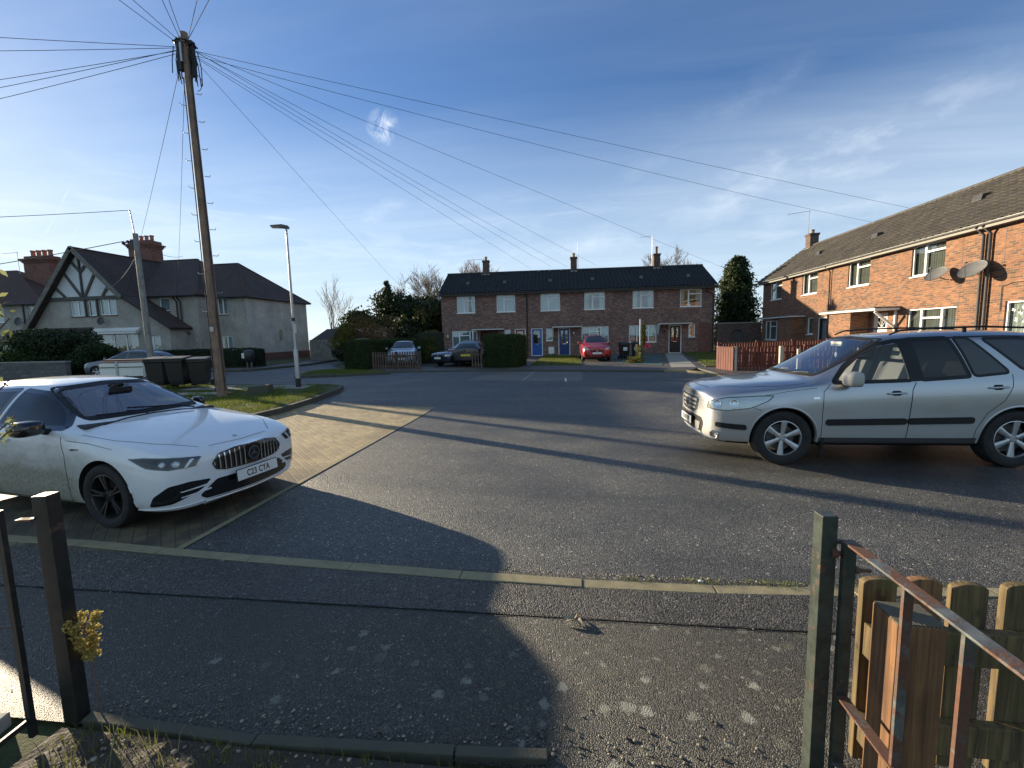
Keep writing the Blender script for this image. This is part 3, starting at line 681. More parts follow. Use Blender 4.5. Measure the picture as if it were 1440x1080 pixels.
def door(parent, u0, u1, z0, z1, col, style='half', y=.06, label=None, frame='upvc'):
    fw = .075; mb = MB()
    mb.box((u0, y, z0), (u0+fw, y+.07, z1)); mb.box((u1-fw, y, z0), (u1, y+.07, z1)); mb.box((u0+fw, y, z1-fw), (u1-fw, y+.07, z1)); mb.box((u0+fw, y, z0), (u1-fw, y+.07, z0+.04))
    fr = mb.build('door_frame', M[frame], parent)
    a, b, c, e = u0+fw, u1-fw, z0+.04, z1-fw; W, H = b-a, e-c
    if style == 'half': holes = [(a+.12, b-.12, c+H*.46, e-.12)]
    elif style == 'lights': holes = [(a+W*.17, a+W*.40, c+H*.42, e-.14), (a+W*.60, a+W*.83, c+H*.42, e-.14)]
    elif style == 'full': holes = [(a+.09, b-.09, c+.1, e-.09)]
    elif style == 'fan': holes = [(a+W*.16, a+W*.84, c+H*.72, e-.14)]
    mb = MB(); wall_panel(mb, a, b, c, e, holes, y+.02, .03)
    if style in ('lights', 'fan', 'half'):
        for p0, p1 in ((.15, .45), (.55, .85)):   # raised lower panels
            mb.box((a+W*p0, y+.008, c+.14), (a+W*p1, y+.022, c+H*.33))
    d = mb.build('door', col, parent)
    if label: d['label'] = label
    g = MB()
    for h in holes: g.box((h[0], y+.04, h[2]), (h[1], y+.046, h[3]))
    g.build('pane', M['glass'], d)
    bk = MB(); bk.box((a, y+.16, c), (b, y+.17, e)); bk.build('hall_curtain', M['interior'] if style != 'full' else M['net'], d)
    if style == 'fan':
        g = MB(); cx = (a+b)/2; zb = c+H*.72
        for k in range(1, 5):
            t = PI*k/5; g.beam((cx, y+.036, zb), (cx+math.cos(t)*W*.33, y+.036, zb+math.sin(t)*(e-.14-zb)), .014, .014)
        g.build('glazing_bar', M['upvc'], d)
    if style != 'full': MB().box(((a+b)/2-.13, y-.004, c+H*.40), ((a+b)/2+.13, y+.02, c+H*.40+.05)).build('letterbox', M['chrome'], d, bevel=.004)
    MB().tube([(b-.07, y+.01, c+.95), (b-.07, y-.04, c+.95), (b-.17, y-.04, c+.95)], .011, 6).build('handle', M['chrome'], d, smooth=40)
    return d
def tiled_roof(parent, u0, u1, ye, ze, yr, zr, m, rib=.30, course=.34, amp=.065, thick=.03, name='roof', back=None):
    """corrugated courses of tiles, front slope; plain rear slope and ridge tiles"""
    L = math.hypot(yr-ye, zr-ze); nc = max(2, int(round(L/course))); nu = int((u1-u0)/rib*6)
    us = np.linspace(u0, u1, nu+1); ph = (us-u0)/rib*2*np.pi
    wave = amp*(np.maximum(np.sin(ph), -.35)+.25*np.sin(2*ph))
    dy, dz = (yr-ye)/L, (zr-ze)/L; ny, nz = -dz, dy
    V = []; F = []
    for c in range(nc):
        s0, s1 = L*c/nc-.02, L*(c+1)/nc+.02; j = (rng.random(nu+1)-.5)*.006
        for s, lift in ((s0, thick), (s1, 0.0)):
            yy = ye+dy*s+ny*(wave+lift+j); z2 = ze+dz*s+nz*(wave+lift+j)
            V.append(np.stack([us, yy, z2], 1))
        b = c*2*(nu+1)
        i = np.arange(nu); F.append(np.stack([b+i, b+i+1, b+nu+1+i+1, b+nu+1+i], 1))
        # little front lip of each course
        yy = ye+dy*s0+ny*(wave+j-.004); z2 = ze+dz*s0+nz*(wave+j-.004)
    V = np.concatenate(V); n0 = len(V); F = np.concatenate(F)
    lip = []; LF = []
    for c in range(nc):
        b = c*2*(nu+1); src = V[b:b+nu+1].copy(); src[:, 1] -= ny*thick; src[:, 2] -= nz*thick
        k = n0+c*(nu+1); lip.append(src); i = np.arange(nu); LF.append(np.stack([k+i, k+i+1, b+i+1, b+i], 1))
    V = np.concatenate([V]+lip); F = np.concatenate([F]+LF)
    o = np_mesh(name, V, F, m, parent); o.data.shade_smooth(); o.data.set_sharp_from_angle(angle=R_(40))
    rt = MB(); k = int((u1-u0)/.45)
    for i in range(k):
        a = u0+(u1-u0)*i/k; b = u0+(u1-u0)*(i+1)/k-.012
        rt.lathe([(.125, a), (.125, b), (.11, b), (.11, a)], 10, 'X', (0, yr, zr-.02), a0=-.2, a1=PI+.2)
    rt.build('ridge_tiles', m, parent, smooth=50)
    mb = MB(); yb = back if back else 2*yr-ye
    mb.quad((u0, yr, zr), (u1, yr, zr), (u1, yb, ze), (u0, yb, ze)); mb.build('rear_roof', m, parent)
    return o
def chimney(parent, u, v, zb, zt, w, d, m, pots=1, pot='terracotta', cap=True, ph=.3, pr=.11, name='chimney'):
    mb = MB(); mb.box((u-w/2, v-d/2, zb), (u+w/2, v+d/2, zt-.16))
    if cap:
        mb.box((u-w/2-.03, v-d/2-.03, zt-.16), (u+w/2+.03, v+d/2+.03, zt-.09)); mb.box((u-w/2-.055, v-d/2-.055, zt-.09), (u+w/2+.055, v+d/2+.055, zt))
    c = mb.build(name, m, parent)
    MB().box((u-w/2-.09, v-d/2-.09, zb), (u+w/2+.09, v+d/2+.09, zb+.12)).build('flashing', M['concrete'], c)
    for i in range(pots):
        x = u+(i-(pots-1)/2)*(w/max(1, pots))
        MB().lathe([(pr*1.15, 0), (pr, .05), (pr*.9, ph*.75), (pr*1.1, ph*.8), (pr*1.1, ph), (pr*.7, ph), (pr*.6, .05)], 12, c=(x, v, zt)).build('pot', M[pot], c, smooth=40)
    return c
def aerial(name, loc, rz, h, boom, label, els=7, parent=None, group='rooftop aerials'):
    """yagi aerial on a mast"""
    r = empty(name, loc, rz); tag(r, label, 'aerial', group)
    MB().tube([(0, 0, 0), (0, 0, h)], .017, 6).build('mast', M['steel'], r)
    if boom:
        b = MB().tube([(.1, 0, h-.06), (-boom, 0, h-.06-.05)], .013, 6)
        b.build('boom', M['steel'], r)
        e = MB()
        for i in range(els):
            x = .02-boom*i/(els-1)*.96; w = .17-.008*i; z = h-.06+.05*x/boom
            e.tube([(x, -w, z), (x, w, z)], .005, 4)
        e.build('elements', M['steel'], r)
    return r
# ------------------------------------------------------------ far brick terrace
TA = math.atan2(.8, 20.6)
TR = empty('brick_terrace', (-9.8, 33.95, 0), TA, label='dark brick two-storey terrace with black tiled roof facing us across the road', cat='terrace house')
TH = 20.62
up = [(1.23, 2.67, 'net'), (4.35, 5.8, 'net'), (7.74, 9.23, 'net'), (11.06, 12.6, 'cream'), (14.66, 16.2, 'cream'), (18.12, 19.68, 'cream')]
dn = [(.77, 2.76, 'three', 1.0, 2.27), (4.92, 5.39, 'one', 1.48, 2.29), (8.13, 8.64, 'one', 1.34, 2.29), (10.84, 12.88, 'three', 1.08, 2.35), (14.4, 16.44, 'three', 1.06, 2.36), (18.76, 19.26, 'one', 1.38, 2.37)]
drs = [(5.70, 6.56, 'doorred', 'half', 'maroon half-glazed door'), (6.97, 7.87, 'doorblue', 'half', 'bright blue half-glazed door'), (9.06, 9.98, 'doornavy', 'lights', 'navy blue panelled front door'), (17.33, 18.29, 'doorblack', 'lights', 'black panelled front door')]
def terrace():
    holes = [(a, b, 3.63, 4.92) for a, b, _ in up]+[(a, b, c, d) for a, b, s, c, d in dn]+[(a, b, .2, 2.32) for a, b, *_ in drs]+[(3.0, 4.4, .1, 2.28)]
    mb = MB(); wall_panel(mb, 0, TH, 0, 5.12, holes)
    mb.quad((0, 0, 0), (0, 6.4, 0), (0, 6.4, 5.12), (0, 0, 5.12)); mb.quad((TH, 0, 0), (TH, 0, 5.12), (TH, 6.4, 5.12), (TH, 6.4, 0)); mb.quad((0, 6.4, 0), (TH, 6.4, 0), (TH, 6.4, 5.12), (0, 6.4, 5.12))
    for x in (0, TH): mb.add([(x, 0, 5.12), (x, 6.4, 5.12), (x, 3.2, 6.95)], [(0, 1, 2)])
    # raised brick pilaster bands and the recessed porch
    w = mb.build('wall', M['bricks_dark'], TR, fix=False)
    pm = MB(); pm.quad((3.0, 1.0, .1), (4.4, 1.0, .1), (4.4, 1.0, 2.28), (3.0, 1.0, 2.28)); pm.quad((3.0, 0, .1), (3.0, 1.0, .1), (3.0, 1.0, 2.28), (3.0, 0, 2.28)); pm.quad((4.4, 0, .1), (4.4, 0, 2.28), (4.4, 1, 2.28), (4.4, 1, .1)); pm.quad((3.0, 0, 2.28), (3, 1, 2.28), (4.4, 1, 2.28), (4.4, 0, 2.28))
    pm.build('porch_recess', M['bricks_dark'], TR)
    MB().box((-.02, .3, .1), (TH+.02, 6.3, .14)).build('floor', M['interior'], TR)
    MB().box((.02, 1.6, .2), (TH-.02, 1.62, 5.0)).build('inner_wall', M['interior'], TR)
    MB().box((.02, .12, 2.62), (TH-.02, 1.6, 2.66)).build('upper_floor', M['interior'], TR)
    for a, b, c in up: window(TR, a, b, 3.63, 4.92, 'two', curtain=c)
    for a, b, s, c, d in dn: window(TR, a, b, c, d, s, curtain='net' if a < 12 else 'cream')
    for a, b, c, s, l in drs: door(TR, a, b, .2, 2.32, M[c], s, label=l)
    # paired dark joints and the brick infill panel on the right
    j = MB()
    for x in (2.82, 6.62, 10.45, 14.05, 16.46): j.box((x-.012, -.004, .2), (x+.012, .01, 5.0))
    j.build('wall_joint', M['lead'], TR)
    MB().box((19.5, -.015, .12), (20.42, .01, 2.42)).build('infill_panel', M['bricks_red'], TR)
    MB().box((.0, -.03, .0), (TH, .0-.002, .16)).build('plinth', M['concrete'], TR)
    for a, b, c in ((2.45, 4.95, 2.28), (8.6, 10.85, 2.32), (16.45, 18.85, 2.36)):
        cn = MB().box((a, -.75, c), (b, -.01, c+.09)).build('canopy', M['pwhite'], TR, bevel=.01)
        MB().box((a-.03, -.79, c+.092), (b+.03, -.005, c+.125)).build('canopy_felt', M['lead'], cn)
        bt = MB()
        bt.prism([(-.02, c-.75), (-.10, c-.75), (-.62, c-.02), (-.72, c-.02), (-.72, c-.001), (-.02, c-.001)], a+.02, a+.10, 'X') if a > 10 or a > 8 else bt.box((a+.05, -.72, .1), (a+.13, -.64, c))
        bt.build('canopy_bracket', M['pwhite'], TR)
    MB().box((8.30, -.12, .34), (8.74, -.01, .86)).build('meter_box', M['upvc'], TR, bevel=.01)
    MB().tube([(8.5, -.05, .34), (8.5, -.05, .02)], .025, 6).build('meter_pipe', M['upvc'], TR)
    for u in (10.23, 17.0, .45):
        l = MB().lathe([(.01, 1.76), (.05, 1.78), (.06, 1.93), (.01, 1.99)], 8, c=(u, -.1, 0)).build('wall_lamp', M['pwhite'] if u != 17.0 else M['blackp'], TR, smooth=50)
    rf = tiled_roof(TR, -.12, TH+.12, -.35, 5.15, 3.2, 7.05, M['tiles_dark'], back=6.8)
    for x in (-.12, TH+.12):
        MB().prism([(-.34, 5.02), (-.34, 5.16), (3.2, 7.04), (6.74, 5.16), (6.74, 5.02), (3.2, 6.9)], x-.02 if x < 0 else x-.05, x+.05 if x < 0 else x+.02, 'X').build('bargeboard', M['pwhite'], TR)
    g = MB().lathe([(.06, -.14), (.06, TH+.14), (.05, TH+.14), (.05, -.14)], 10, 'X', (0, -.40, 5.10), a0=PI, a1=2*PI)
    g.build('gutter', M['greyp'], TR, smooth=50)
    MB().box((-.1, -.34, 4.93), (TH+.1, -.32, 5.12)).build('fascia', M['darktimber'], TR); MB().box((-.1, -.32, 4.93), (TH+.1, -.004, 4.95)).build('soffit', M['darktimber'], TR)
    MB().tube([(6.7, -.38, 5.05), (6.7, -.34, 4.95), (6.7, -.06, 4.7), (6.7, -.06, .12)], .036, 8).build('downpipe', M['blackp'], TR, smooth=50)
    MB().tube([(19.95, -.38, 5.02), (19.95, -.08, 4.72), (20.5, -.07, 4.5), (20.5, -.07, .12)], .036, 8).build('downpipe', M['blackp'], TR, smooth=50)
    for u in (1.97, 4.91, 8.5, 11.76, 15.49, 19.0):
        v = 1.25; z = 5.15+(v+.35)*.535
        MB().prism([(v-.22, z-.08), (v+.12, z+.16), (v-.16, z+.14)], u-.13, u+.13, 'X').build('roof_vent', M['greyp'], TR)
    for u, p in ((3.17, 'cream_pot'), (10.45, 'cream_pot'), (17.1, 'terracotta')):
        chimney(TR, u, 3.2, 6.85, 8.08, .50, .5, M['bricks_wall'], 1, p, ph=.32 if u < 12 else .58, pr=.12 if u < 12 else .105)
terrace()
def tloc(u, v, z):
    c, s = math.cos(TA), math.sin(TA); return (-9.8+u*c-v*s, 33.95+u*s+v*c, z)
aerial('tv_aerial', tloc(3.0, 3.15, 7.0), TA, 1.28, 1.35, 'tv aerial with long boom beside the left chimney of the far terrace')
aerial('tv_aerial', tloc(10.80, 3.15, 7.0), TA, 2.25, 0, 'bare upright rod aerial by the middle chimney of the far terrace')
aerial('tv_aerial', tloc(16.75, 3.15, 7.0), TA, 2.55, .95, 'tall aerial mast with short boom by the right chimney of the far terrace')

# ------------------------------------------------------------ sunlit brick row on the right (local x runs from the far end towards us)
RR = empty('brick_terrace', (14.1, 34.6, 0), R_(-90), label='sunlit orange brick row with brown tiled roof on the right behind the silver car', cat='terrace house')
def YU(a, b): return 34.6-b, 34.6-a     # world Y range -> local
RL = 27.0
def right_row():
    g = .1
    ups = [YU(31.75, 33.43), YU(27.54, 29.17), YU(23.12, 24.75), YU(18.92, 20.57), YU(13.8, 15.4), YU(9.6, 11.2)]
    dns = [(*YU(31.76, 34.06), 'three', 1.07, 2.40), (*YU(27.75, 28.43), 'one', 1.46, 2.43), (*YU(18.25, 20.6), 'three', 1.20, 2.49), (*YU(14.1, 16.42), 'three', 1.15, 2.52)]
    drl = [(*YU(26.38, 27.34), 'doorblack', 'full', 'glazed door with white frame and dark glass'), (*YU(24.8, 25.83), 'upvc', 'full', 'white glazed side door'), (*YU(21.75, 22.72), 'upvc', 'fan', 'white front door with fan light'), (*YU(30.7, 31.6), 'doorblack', 'lights', None)]
    holes = [(a, b, 3.80, 5.03) for a, b in ups]+[(d[0], d[1], d[3], d[4]) for d in dns]+[(d[0], d[1], .25, 2.42) for d in drl]
    mb = MB(); wall_panel(mb, 0, RL, 0, 5.2, holes)
    mb.quad((0, 0, 0), (0, 5.8, 0), (0, 5.8, 5.2), (0, 0, 5.2)); mb.quad((RL, 0, 0), (RL, 0, 5.2), (RL, 5.8, 5.2), (RL, 5.8, 0)); mb.quad((0, 5.8, 0), (RL, 5.8, 0), (RL, 5.8, 5.2), (0, 5.8, 5.2))
    for x in (0, RL): mb.add([(x, 0, 5.2), (x, 5.8, 5.2), (x, 2.9, 7.3)], [(0, 1, 2)])
    mb.build('wall', M['bricks_orange'], RR, fix=False)
    MB().box((.02, 1.6, .2), (RL-.02, 1.62, 5.0)).build('inner_wall', M['interior'], RR); MB().box((.02, .12, 2.62), (RL-.02, 1.6, 2.66)).build('upper_floor', M['interior'], RR)
    for i, (a, b) in enumerate(ups): window(RR, a, b, 3.80, 5.03, 'two', curtain='beige', flip=False)
    for a, b, s, c, d in dns: window(RR, a, b, c, d, s, curtain='beige' if a < 18 else 'cream')
    for a, b, c, s, l in drl: door(RR, a, b, .25, 2.42, M[c], s, label=l)
    # canopies, brick store projecting beside the door
    a, b = YU(21.0, 25.3); c = MB().box((a, -1.0, 2.50), (b, -.01, 2.60)).build('canopy', M['pwhite'], RR, bevel=.012); MB().box((a-.04, -1.05, 2.602), (b+.04, -.005, 2.65)).build('canopy_felt', M['lead'], c)
    x = YU(21.1, 21.2)[0]
    bk = MB(); bk.beam((x, -.05, 1.75), (x, -.88, 2.45), .08, .09); bk.box((x-.04, -.09, 1.6), (x+.04, -.01, 2.49)); bk.build('canopy_bracket', M['pwhite'], RR)
    a, b = YU(22.95, 24.7); MB().box((a, -.82, .1), (b, -.004, 2.498)).build('brick_store', M['bricks_orange'], RR)
    a, b = YU(28.6, 32.9-.0); c = MB().box((a, -.9, 2.50), (b, -.01, 2.59)).build('canopy', M['pwhite'], RR, bevel=.012); MB().box((a-.04, -.94, 2.592), (b+.04, -.005, 2.63)).build('canopy_felt', M['lead'], c)
    a, b = YU(28.75, 30.5); MB().box((a, -.75, .1), (b, -.004, 2.498)).build('brick_store', M['bricks_orange'], RR)
    rf = tiled_roof(RR, -.15, RL+.1, -.33, 5.18, 2.9, 7.53, M['tiles_grey'], rib=.30, course=.31, amp=.045, thick=.06, back=6.1)
    MB().prism([(-.33, 5.05), (-.33, 5.2), (2.9, 7.5), (6.1, 5.2), (6.1, 5.05), (2.9, 7.36)], -.17, -.10, 'X').build('bargeboard', M['pwhite'], RR)
    MB().lathe([(.062, -.14), (.062, RL), (.052, RL), (.052, -.14)], 10, 'X', (0, -.38, 5.14), a0=PI, a1=2*PI).build('gutter', M['steel'], RR, smooth=50)
    MB().box((-.1, -.32, 4.98), (RL, -.30, 5.16)).build('fascia', M['concrete'], RR); MB().box((-.1, -.30, 4.98), (RL, -.004, 5.0)).build('soffit', M['lead'], RR)
    for Y in (26.2, 17.3, 17.05): MB().tube([(34.6-Y, -.36, 5.08), (34.6-Y, -.08, 4.8), (34.6-Y, -.07, .2)], .036 if Y > 20 else .045, 8).build('downpipe', M['greyp'], RR, smooth=50)
    j = MB()
    for Y in (18.17, 16.6, 21.3, 25.9): j.box((34.6-Y-.010, -.004, .3), (34.6-Y+.010, .01, 4.95))
    j.build('wall_joint', M['lead'], RR)
    MB().tube([(34.6-16.55, -.02, 2.2), (34.6-16.55, -.02, 3.0), (34.6-16.2, -.03, 3.1), (34.6-14.5, -.03, 3.08)], .010, 5).build('wall_cable', M['blackp'], RR)
    for Y, v in ((24.4, 1.1), (19.4, 1.5), (29.6, 1.2)):
        z = 5.18+(v+.33)*.727
        MB().prism([(v-.25, z-.10), (v+.10, z+.17), (v-.2, z+.13)], 34.6-Y-.2, 34.6-Y+.2, 'X').build('roof_vent', M['blackp'], RR)
    chimney(RR, .45, 2.9, 7.25, 8.35, .62, .55, M['bricks_wall'], 1, 'cream_pot', ph=.28, pr=.13)
    # paper snowflakes stuck in the near window
    g = MB(); rr = random.Random(3)
    for k in range(12):
        u = 34.6-16.3+rr.uniform(.1, .55) if k < 7 else 34.6-14.3-rr.uniform(0, .5); z = rr.uniform(1.35, 2.4); r = rr.uniform(.05, .09)
        for q in range(3):
            t = PI*q/3+rr.random(); g.beam((u-math.cos(t)*r, .066, z-math.sin(t)*r), (u+math.cos(t)*r, .066, z+math.sin(t)*r), .022, .004, up=(0, 1, 0))
    g.build('paper_snowflakes', M['signpaper'], RR)
right_row()
aerial('tv_aerial', (17.0, 34.7, 8.1), R_(-20), 2.0, 1.3, 'tv aerial with boom on the far chimney of the sunlit brick row')
def dish(Y, z, rad, label):
    r = empty('satellite_dish', (14.06, Y, z), 0, label=label, cat='satellite dish', group='satellite dishes on the brick row')
    aim = Vector((-.62, -.22, .72)).normalized(); q = aim.to_track_quat('Z', 'Y').to_matrix().to_4x4(); q.translation = Vector((-.42, 0, .05))
    mb = MB(); n = 8; prof = [(rad*i/n+1e-4, .20*rad*(i/n)**2) for i in range(n+1)]+[(rad*1.02, .20*rad+.006), (rad*.98, .20*rad-.02)]+[(rad*i/n+1e-4, .20*rad*(i/n)**2-.02) for i in range(n-1, -1, -1)]
    mb.lathe(prof, 28, M=q @ Matrix.Scale(.86, 4, (1, 0, 0))); mb.build('reflector', M['greyp'] if rad < .36 else M['dishgrey'], r, smooth=50)
    MB().tube([(0, 0, -.12), (-.12, 0, -.12), (-.40, 0, .0)], .022, 8).build('wall_arm', M['steel'], r, smooth=50)
    tip = q @ Vector((0, -rad*.25, rad*1.15)); root = q @ Vector((0, -rad*.95, .1*rad))
    a = MB().tube([q @ Vector((0, -.1*rad, -.02)), root, tip], .010, 6).build('feed_arm', M['blackp'], r, smooth=50)
    MB().tube([tip, tip+(q.to_3x3() @ Vector((0, .06, -.07)))], .03, 8).build('receiver', M['greyp'], a, smooth=50)
M['dishgrey'] = plain('dish_grey', (.15, .15, .145), .55, var=.1)
dish(18.62, 3.60, .37, 'smaller left satellite dish on the brick wall under the wide upper window')
dish(17.12, 3.55, .42, 'larger right satellite dish over the double downpipes')
# brick garden wall between the terraces, with an arched gateway
def garden_wall():
    r = empty('brick_garden_wall', (10.95, 34.6, 0), 0, label='dark brick garden wall with arched gateway joining the two terraces', cat='wall')
    mb = MB(); u0, u1, zt = 0, 3.12, 2.3; ax0, ax1, az = 1.02, 1.92, 1.45
    mb.box((u0, 0, 0), (ax0, .22, zt)); mb.box((ax1, 0, 0), (u1, .22, zt))
    n = 10; c = (ax0+ax1)/2; ra = (ax1-ax0)/2; arc = [(c+ra*math.cos(PI*i/n), az+ra*math.sin(PI*i/n)*.8) for i in range(n+1)]
    for (x0, z0), (x1, z1) in zip(arc, arc[1:]): mb.prism([(x1, z1), (x0, z0), (x0, zt), (x1, zt)], 0, .22, 'Y')
    mb.build('brickwork', M['bricks_wall'], r); MB().box((u0, -.03, zt+.002), (u1, .25, zt+.07)).build('coping', M['concrete'], r)
    mb = MB(); mb.box((ax0, .12, .1), (ax1, .16, az+.36)); 
    for i in range(7): mb.box((ax0+.13*i, .105, .1), (ax0+.13*i+.115, .12, az+.3))
    mb.build('gate', M['darktimber'], r)
garden_wall()

# ------------------------------------------------------------ gabled pebbledashed house on the left
LH = empty('gabled_house', (-31, 31, 0), 0, label='grey pebbledashed house with timbered white gable and red chimney at left', cat='house')
def W(mb, pts, mi=0): mb.add(pts, [tuple(range(len(pts)))], mi)
def plane_pts(*p): return p
def left_house():
    O = Vector((31, -31, 0))
    def Lp(x, y, z): return (x+31, y-31, z)      # world -> local
    def place(name, mb, m, parent=LH, **k):
        mb.v = [(x+31, y-31, z) for x, y, z in mb.v]; return mb.build(name, m, parent, **k)
    E = 5.3
    # walls (world coordinates, shifted by place)
    mb = MB()
    h1 = [(-26.65, -25.8, 3.95, 5.2), (-26.55, -25.65, 1.25, 2.3)]
    wall_panel(mb, -27.0, -24.3, 0, E, h1, y=31.2, rev=.1)
    for k in range(2): pass
    place('wall', mb, M['dash'], fix=False)
    mb = MB(); mb.quad((-24.3, 31.2, .9), (-24.3, 39.1, .9), (-24.3, 39.1, E), (-24.3, 31.2, E)); mb.quad((-24.3, 39.1, 0), (-36, 39.1, 0), (-36, 39.1, E), (-24.3, 39.1, E)); place('side_wall', mb, M['dash_light'])
    mb = MB(); mb.box((-24.32, 31.18, 0), (-24.26, 39.12, .9)); place('brick_base', mb, M['bricks_red'])
    mb = MB(); wall_panel(mb, -32, -27.0, 0, E+.1, [(-30.1, -29.25, 4.25, 5.2)], y=29.7, rev=.1); mb.quad((-27.0, 29.7, 0), (-27.0, 31.2, 0), (-27.0, 31.2, E+.1), (-27.0, 29.7, E+.1))
    place('wall', mb, M['dash'], fix=False)
    # gable front, A shaped
    mb = MB(); y = 28.2
    lo = 3.0
    holes = [(-35.85, -34.65, 3.95, 5.05), (-34.38, -33.72, 3.95, 5.05), (-33.4, -32.05, 3.98, 5.12)]
    wall_panel(mb, -37.75, -31.35, lo, 5.2, holes, y=y, rev=.1)
    W(mb, [(-39.3, y, 3.1), (-37.75, y, 3.0), (-37.75, y, 5.2)]); W(mb, [(-31.35, y, 3.0), (-28.0, y, 3.0), (-31.35, y, 5.2)])
    wall_panel(mb, -39.3, -28.0, 0, 3.0, [(-38.4, -35.6, .9, 2.5), (-33.65, -30.6, .85, 2.6), (-30.1, -28.8, .9, 2.4)], y=y, rev=.1)
    mb.quad((-28.0, y, 0), (-28.0, 29.7, 0), (-28.0, 29.7, 3.0), (-28.0, y, 3.0)); mb.quad((-39.3, y, 0), (-39.3, y, 3.1), (-39.3, 36, 3.1), (-39.3, 36, 0))
    place('gable_wall', mb, M['dash'], fix=False)
    mb = MB(); W(mb, [(-37.75, y-.02, 5.2), (-31.5, y-.02, 5.2), (-34.65, y-.02, 8.45)]); place('white_gable', mb, M['render'])
    # dark framing of the gable
    f = MB(); yy = y-.07
    def bm_(x0, z0, x1, z1, w=.16): f.beam((x0, yy, z0), (x1, yy, z1), w, .1, up=(0, 1, 0)) if False else f.beam((x0, yy, z0), (x1, yy, z1), .09, w)
    bm_(-37.6, 5.22, -31.4, 5.22, .24); bm_(-34.6, 5.3, -34.6, 8.3); bm_(-36.0, 7.1, -34.75, 5.35); bm_(-33.4, 7.0, -34.45, 5.35); bm_(-36.9, 6.1, -36.1, 5.35); bm_(-32.4, 6.1, -33.0, 5.35)
    bm_(-35.3, 7.9, -34.6, 7.05); bm_(-33.95, 7.7, -34.6, 7.05); bm_(-34.52, 5.3, -34.52, 3.9, .12); bm_(-33.55, 5.3, -33.55, 3.9, .12)
    place('timber_framing', f, M['darktimber'])
    # roofs: (thin slabs following real planes)
    def slab(mb, pts, t=.12):
        n = (Vector(pts[1])-Vector(pts[0])).cross(Vector(pts[2])-Vector(pts[0])).normalized()
        if n.z < 0: n = -n
        a = [Vector(p)+n*.01 for p in pts]; b = [Vector(p)-n*t for p in pts]; k = len(pts)
        mb.add(a+b, [tuple(range(k)), tuple(range(k, 2*k))[::-1]]+[(i, (i+1) % k, k+(i+1) % k, k+i) for i in range(k)])
    roofs = MB()
    # hipped right part
    a, b = (-24.0, 30.85, E-.05), (-24.0, 39.4, E-.05); rg0, rg1 = (-34.6, 35.1, 8.45), (-27.7, 35.1, 8.45)
    slab(roofs, [(-33, 30.85, E-.05), a, rg1, rg0]); slab(roofs, [a, b, rg1]); slab(roofs, [b, (-36, 39.4, E-.05), rg0, rg1])
    # taller middle part
    c = (-26.7, 29.35, E+.05); c2 = (-26.7, 39.4, E+.05); r0, r1 = (-34.65, 35.0, 8.95), (-31.35, 35.0, 8.95)
    slab(roofs, [(-33, 29.35, E+.05), c, r1, r0]); slab(roofs, [c, c2, r1])
    rr = place('roof', roofs, M['clay'])
    g = MB(); ap = (-34.65, 27.75, 8.75); apb = (-34.65, 35.6, 8.75)
    slab(g, [ap, apb, (-31.2, 35.6, 5.28), (-31.2, 27.75, 5.28)]); slab(g, [apb, ap, (-39.35, 27.75, 3.15), (-39.35, 35.6, 3.15)])
    slab(g, [(-31.2, 27.75, 5.27), (-31.2, 29.9, 5.27), (-27.55, 29.9, 2.95), (-27.55, 27.75, 2.95)])
    gr = place('gable_roof', g, M['clay'])
    bb = MB(); bb.beam((-34.62, 27.70, 8.72), (-39.4, 27.70, 3.02), .07, .3); bb.beam((-34.68, 27.70, 8.72), (-31.1, 27.70, 5.12), .07, .3)
    place('bargeboard', bb, M['greywood'])
    rt = MB(); rt.beam(ap, apb, .22, .08); rt.beam(r0, r1, .22, .08); rt.beam(rg1, (-31.4, 35.1, 8.45), .22, .08); rt.beam(rg1, a, .2, .07); rt.beam(r1, c, .2, .07); rt.beam(rg1, b, .2, .07)
    place('ridge_tiles', rt, M['clay_red'])
    gt = MB(); gt.tube([(-26.7, 30.83, E-.08), (-24.0, 30.83, E-.08), (-24.0, 39.4, E-.08)], .06, 6); gt.tube([(-31.2, 29.32, E), (-26.75, 29.32, E)], .06, 6); place('gutter', gt, M['blackp'])
    dp = MB()
    for x, yv, zt in ((-28.6, 29.62, 5.2), (-28.3, 29.62, 5.2), (-26.8, 31.12, 5.1)): dp.tube([(x, yv-.3, zt), (x, yv-.02, zt-.3), (x, yv-.02, .1)], .05, 6)
    dp.beam((-28.9, 29.6, 2.9), (-27.7, 29.6, 2.5), .05, .06); place('downpipe', dp, M['blackp'])
    sg = MB(); sg.box((-24.22, 36.2, 2.0), (-24.18, 36.75, 2.9)) if False else None
    # the windows
    def win(x0, x1, z0, z1, yv, st, **k):
        e = window(LH, x0+31, x1+31, z0, z1, st, y=yv-31+.05, sill=False, **k)
        MB().box((x0+31-.04, yv-31-.05, z0-.08), (x1+31+.04, yv-31+.04, z0-.003)).build('sill', M['bricks_red'], e)
        return e
    win(-26.65, -25.8, 3.95, 5.2, 31.2, 'half', curtain='net'); win(-26.55, -25.65, 1.25, 2.3, 31.2, 'half', curtain='net')
    win(-30.1, -29.25, 4.25, 5.2, 29.7, 'one', curtain='net')
    win(-35.85, -34.65, 3.95, 5.05, 28.2, 'half', curtain='net'); win(-34.38, -33.72, 3.95, 5.05, 28.2, 'one', curtain='net'); win(-33.4, -32.05, 3.98, 5.12, 28.2, 'half', curtain='net')
    win(-38.4, -35.6, .9, 2.5, 28.2, 'cols3', curtain='net'); win(-33.65, -30.6, .85, 2.6, 28.2, 'cols3', curtain='cream'); win(-30.1, -28.8, .9, 2.4, 28.2, 'half', curtain='net')
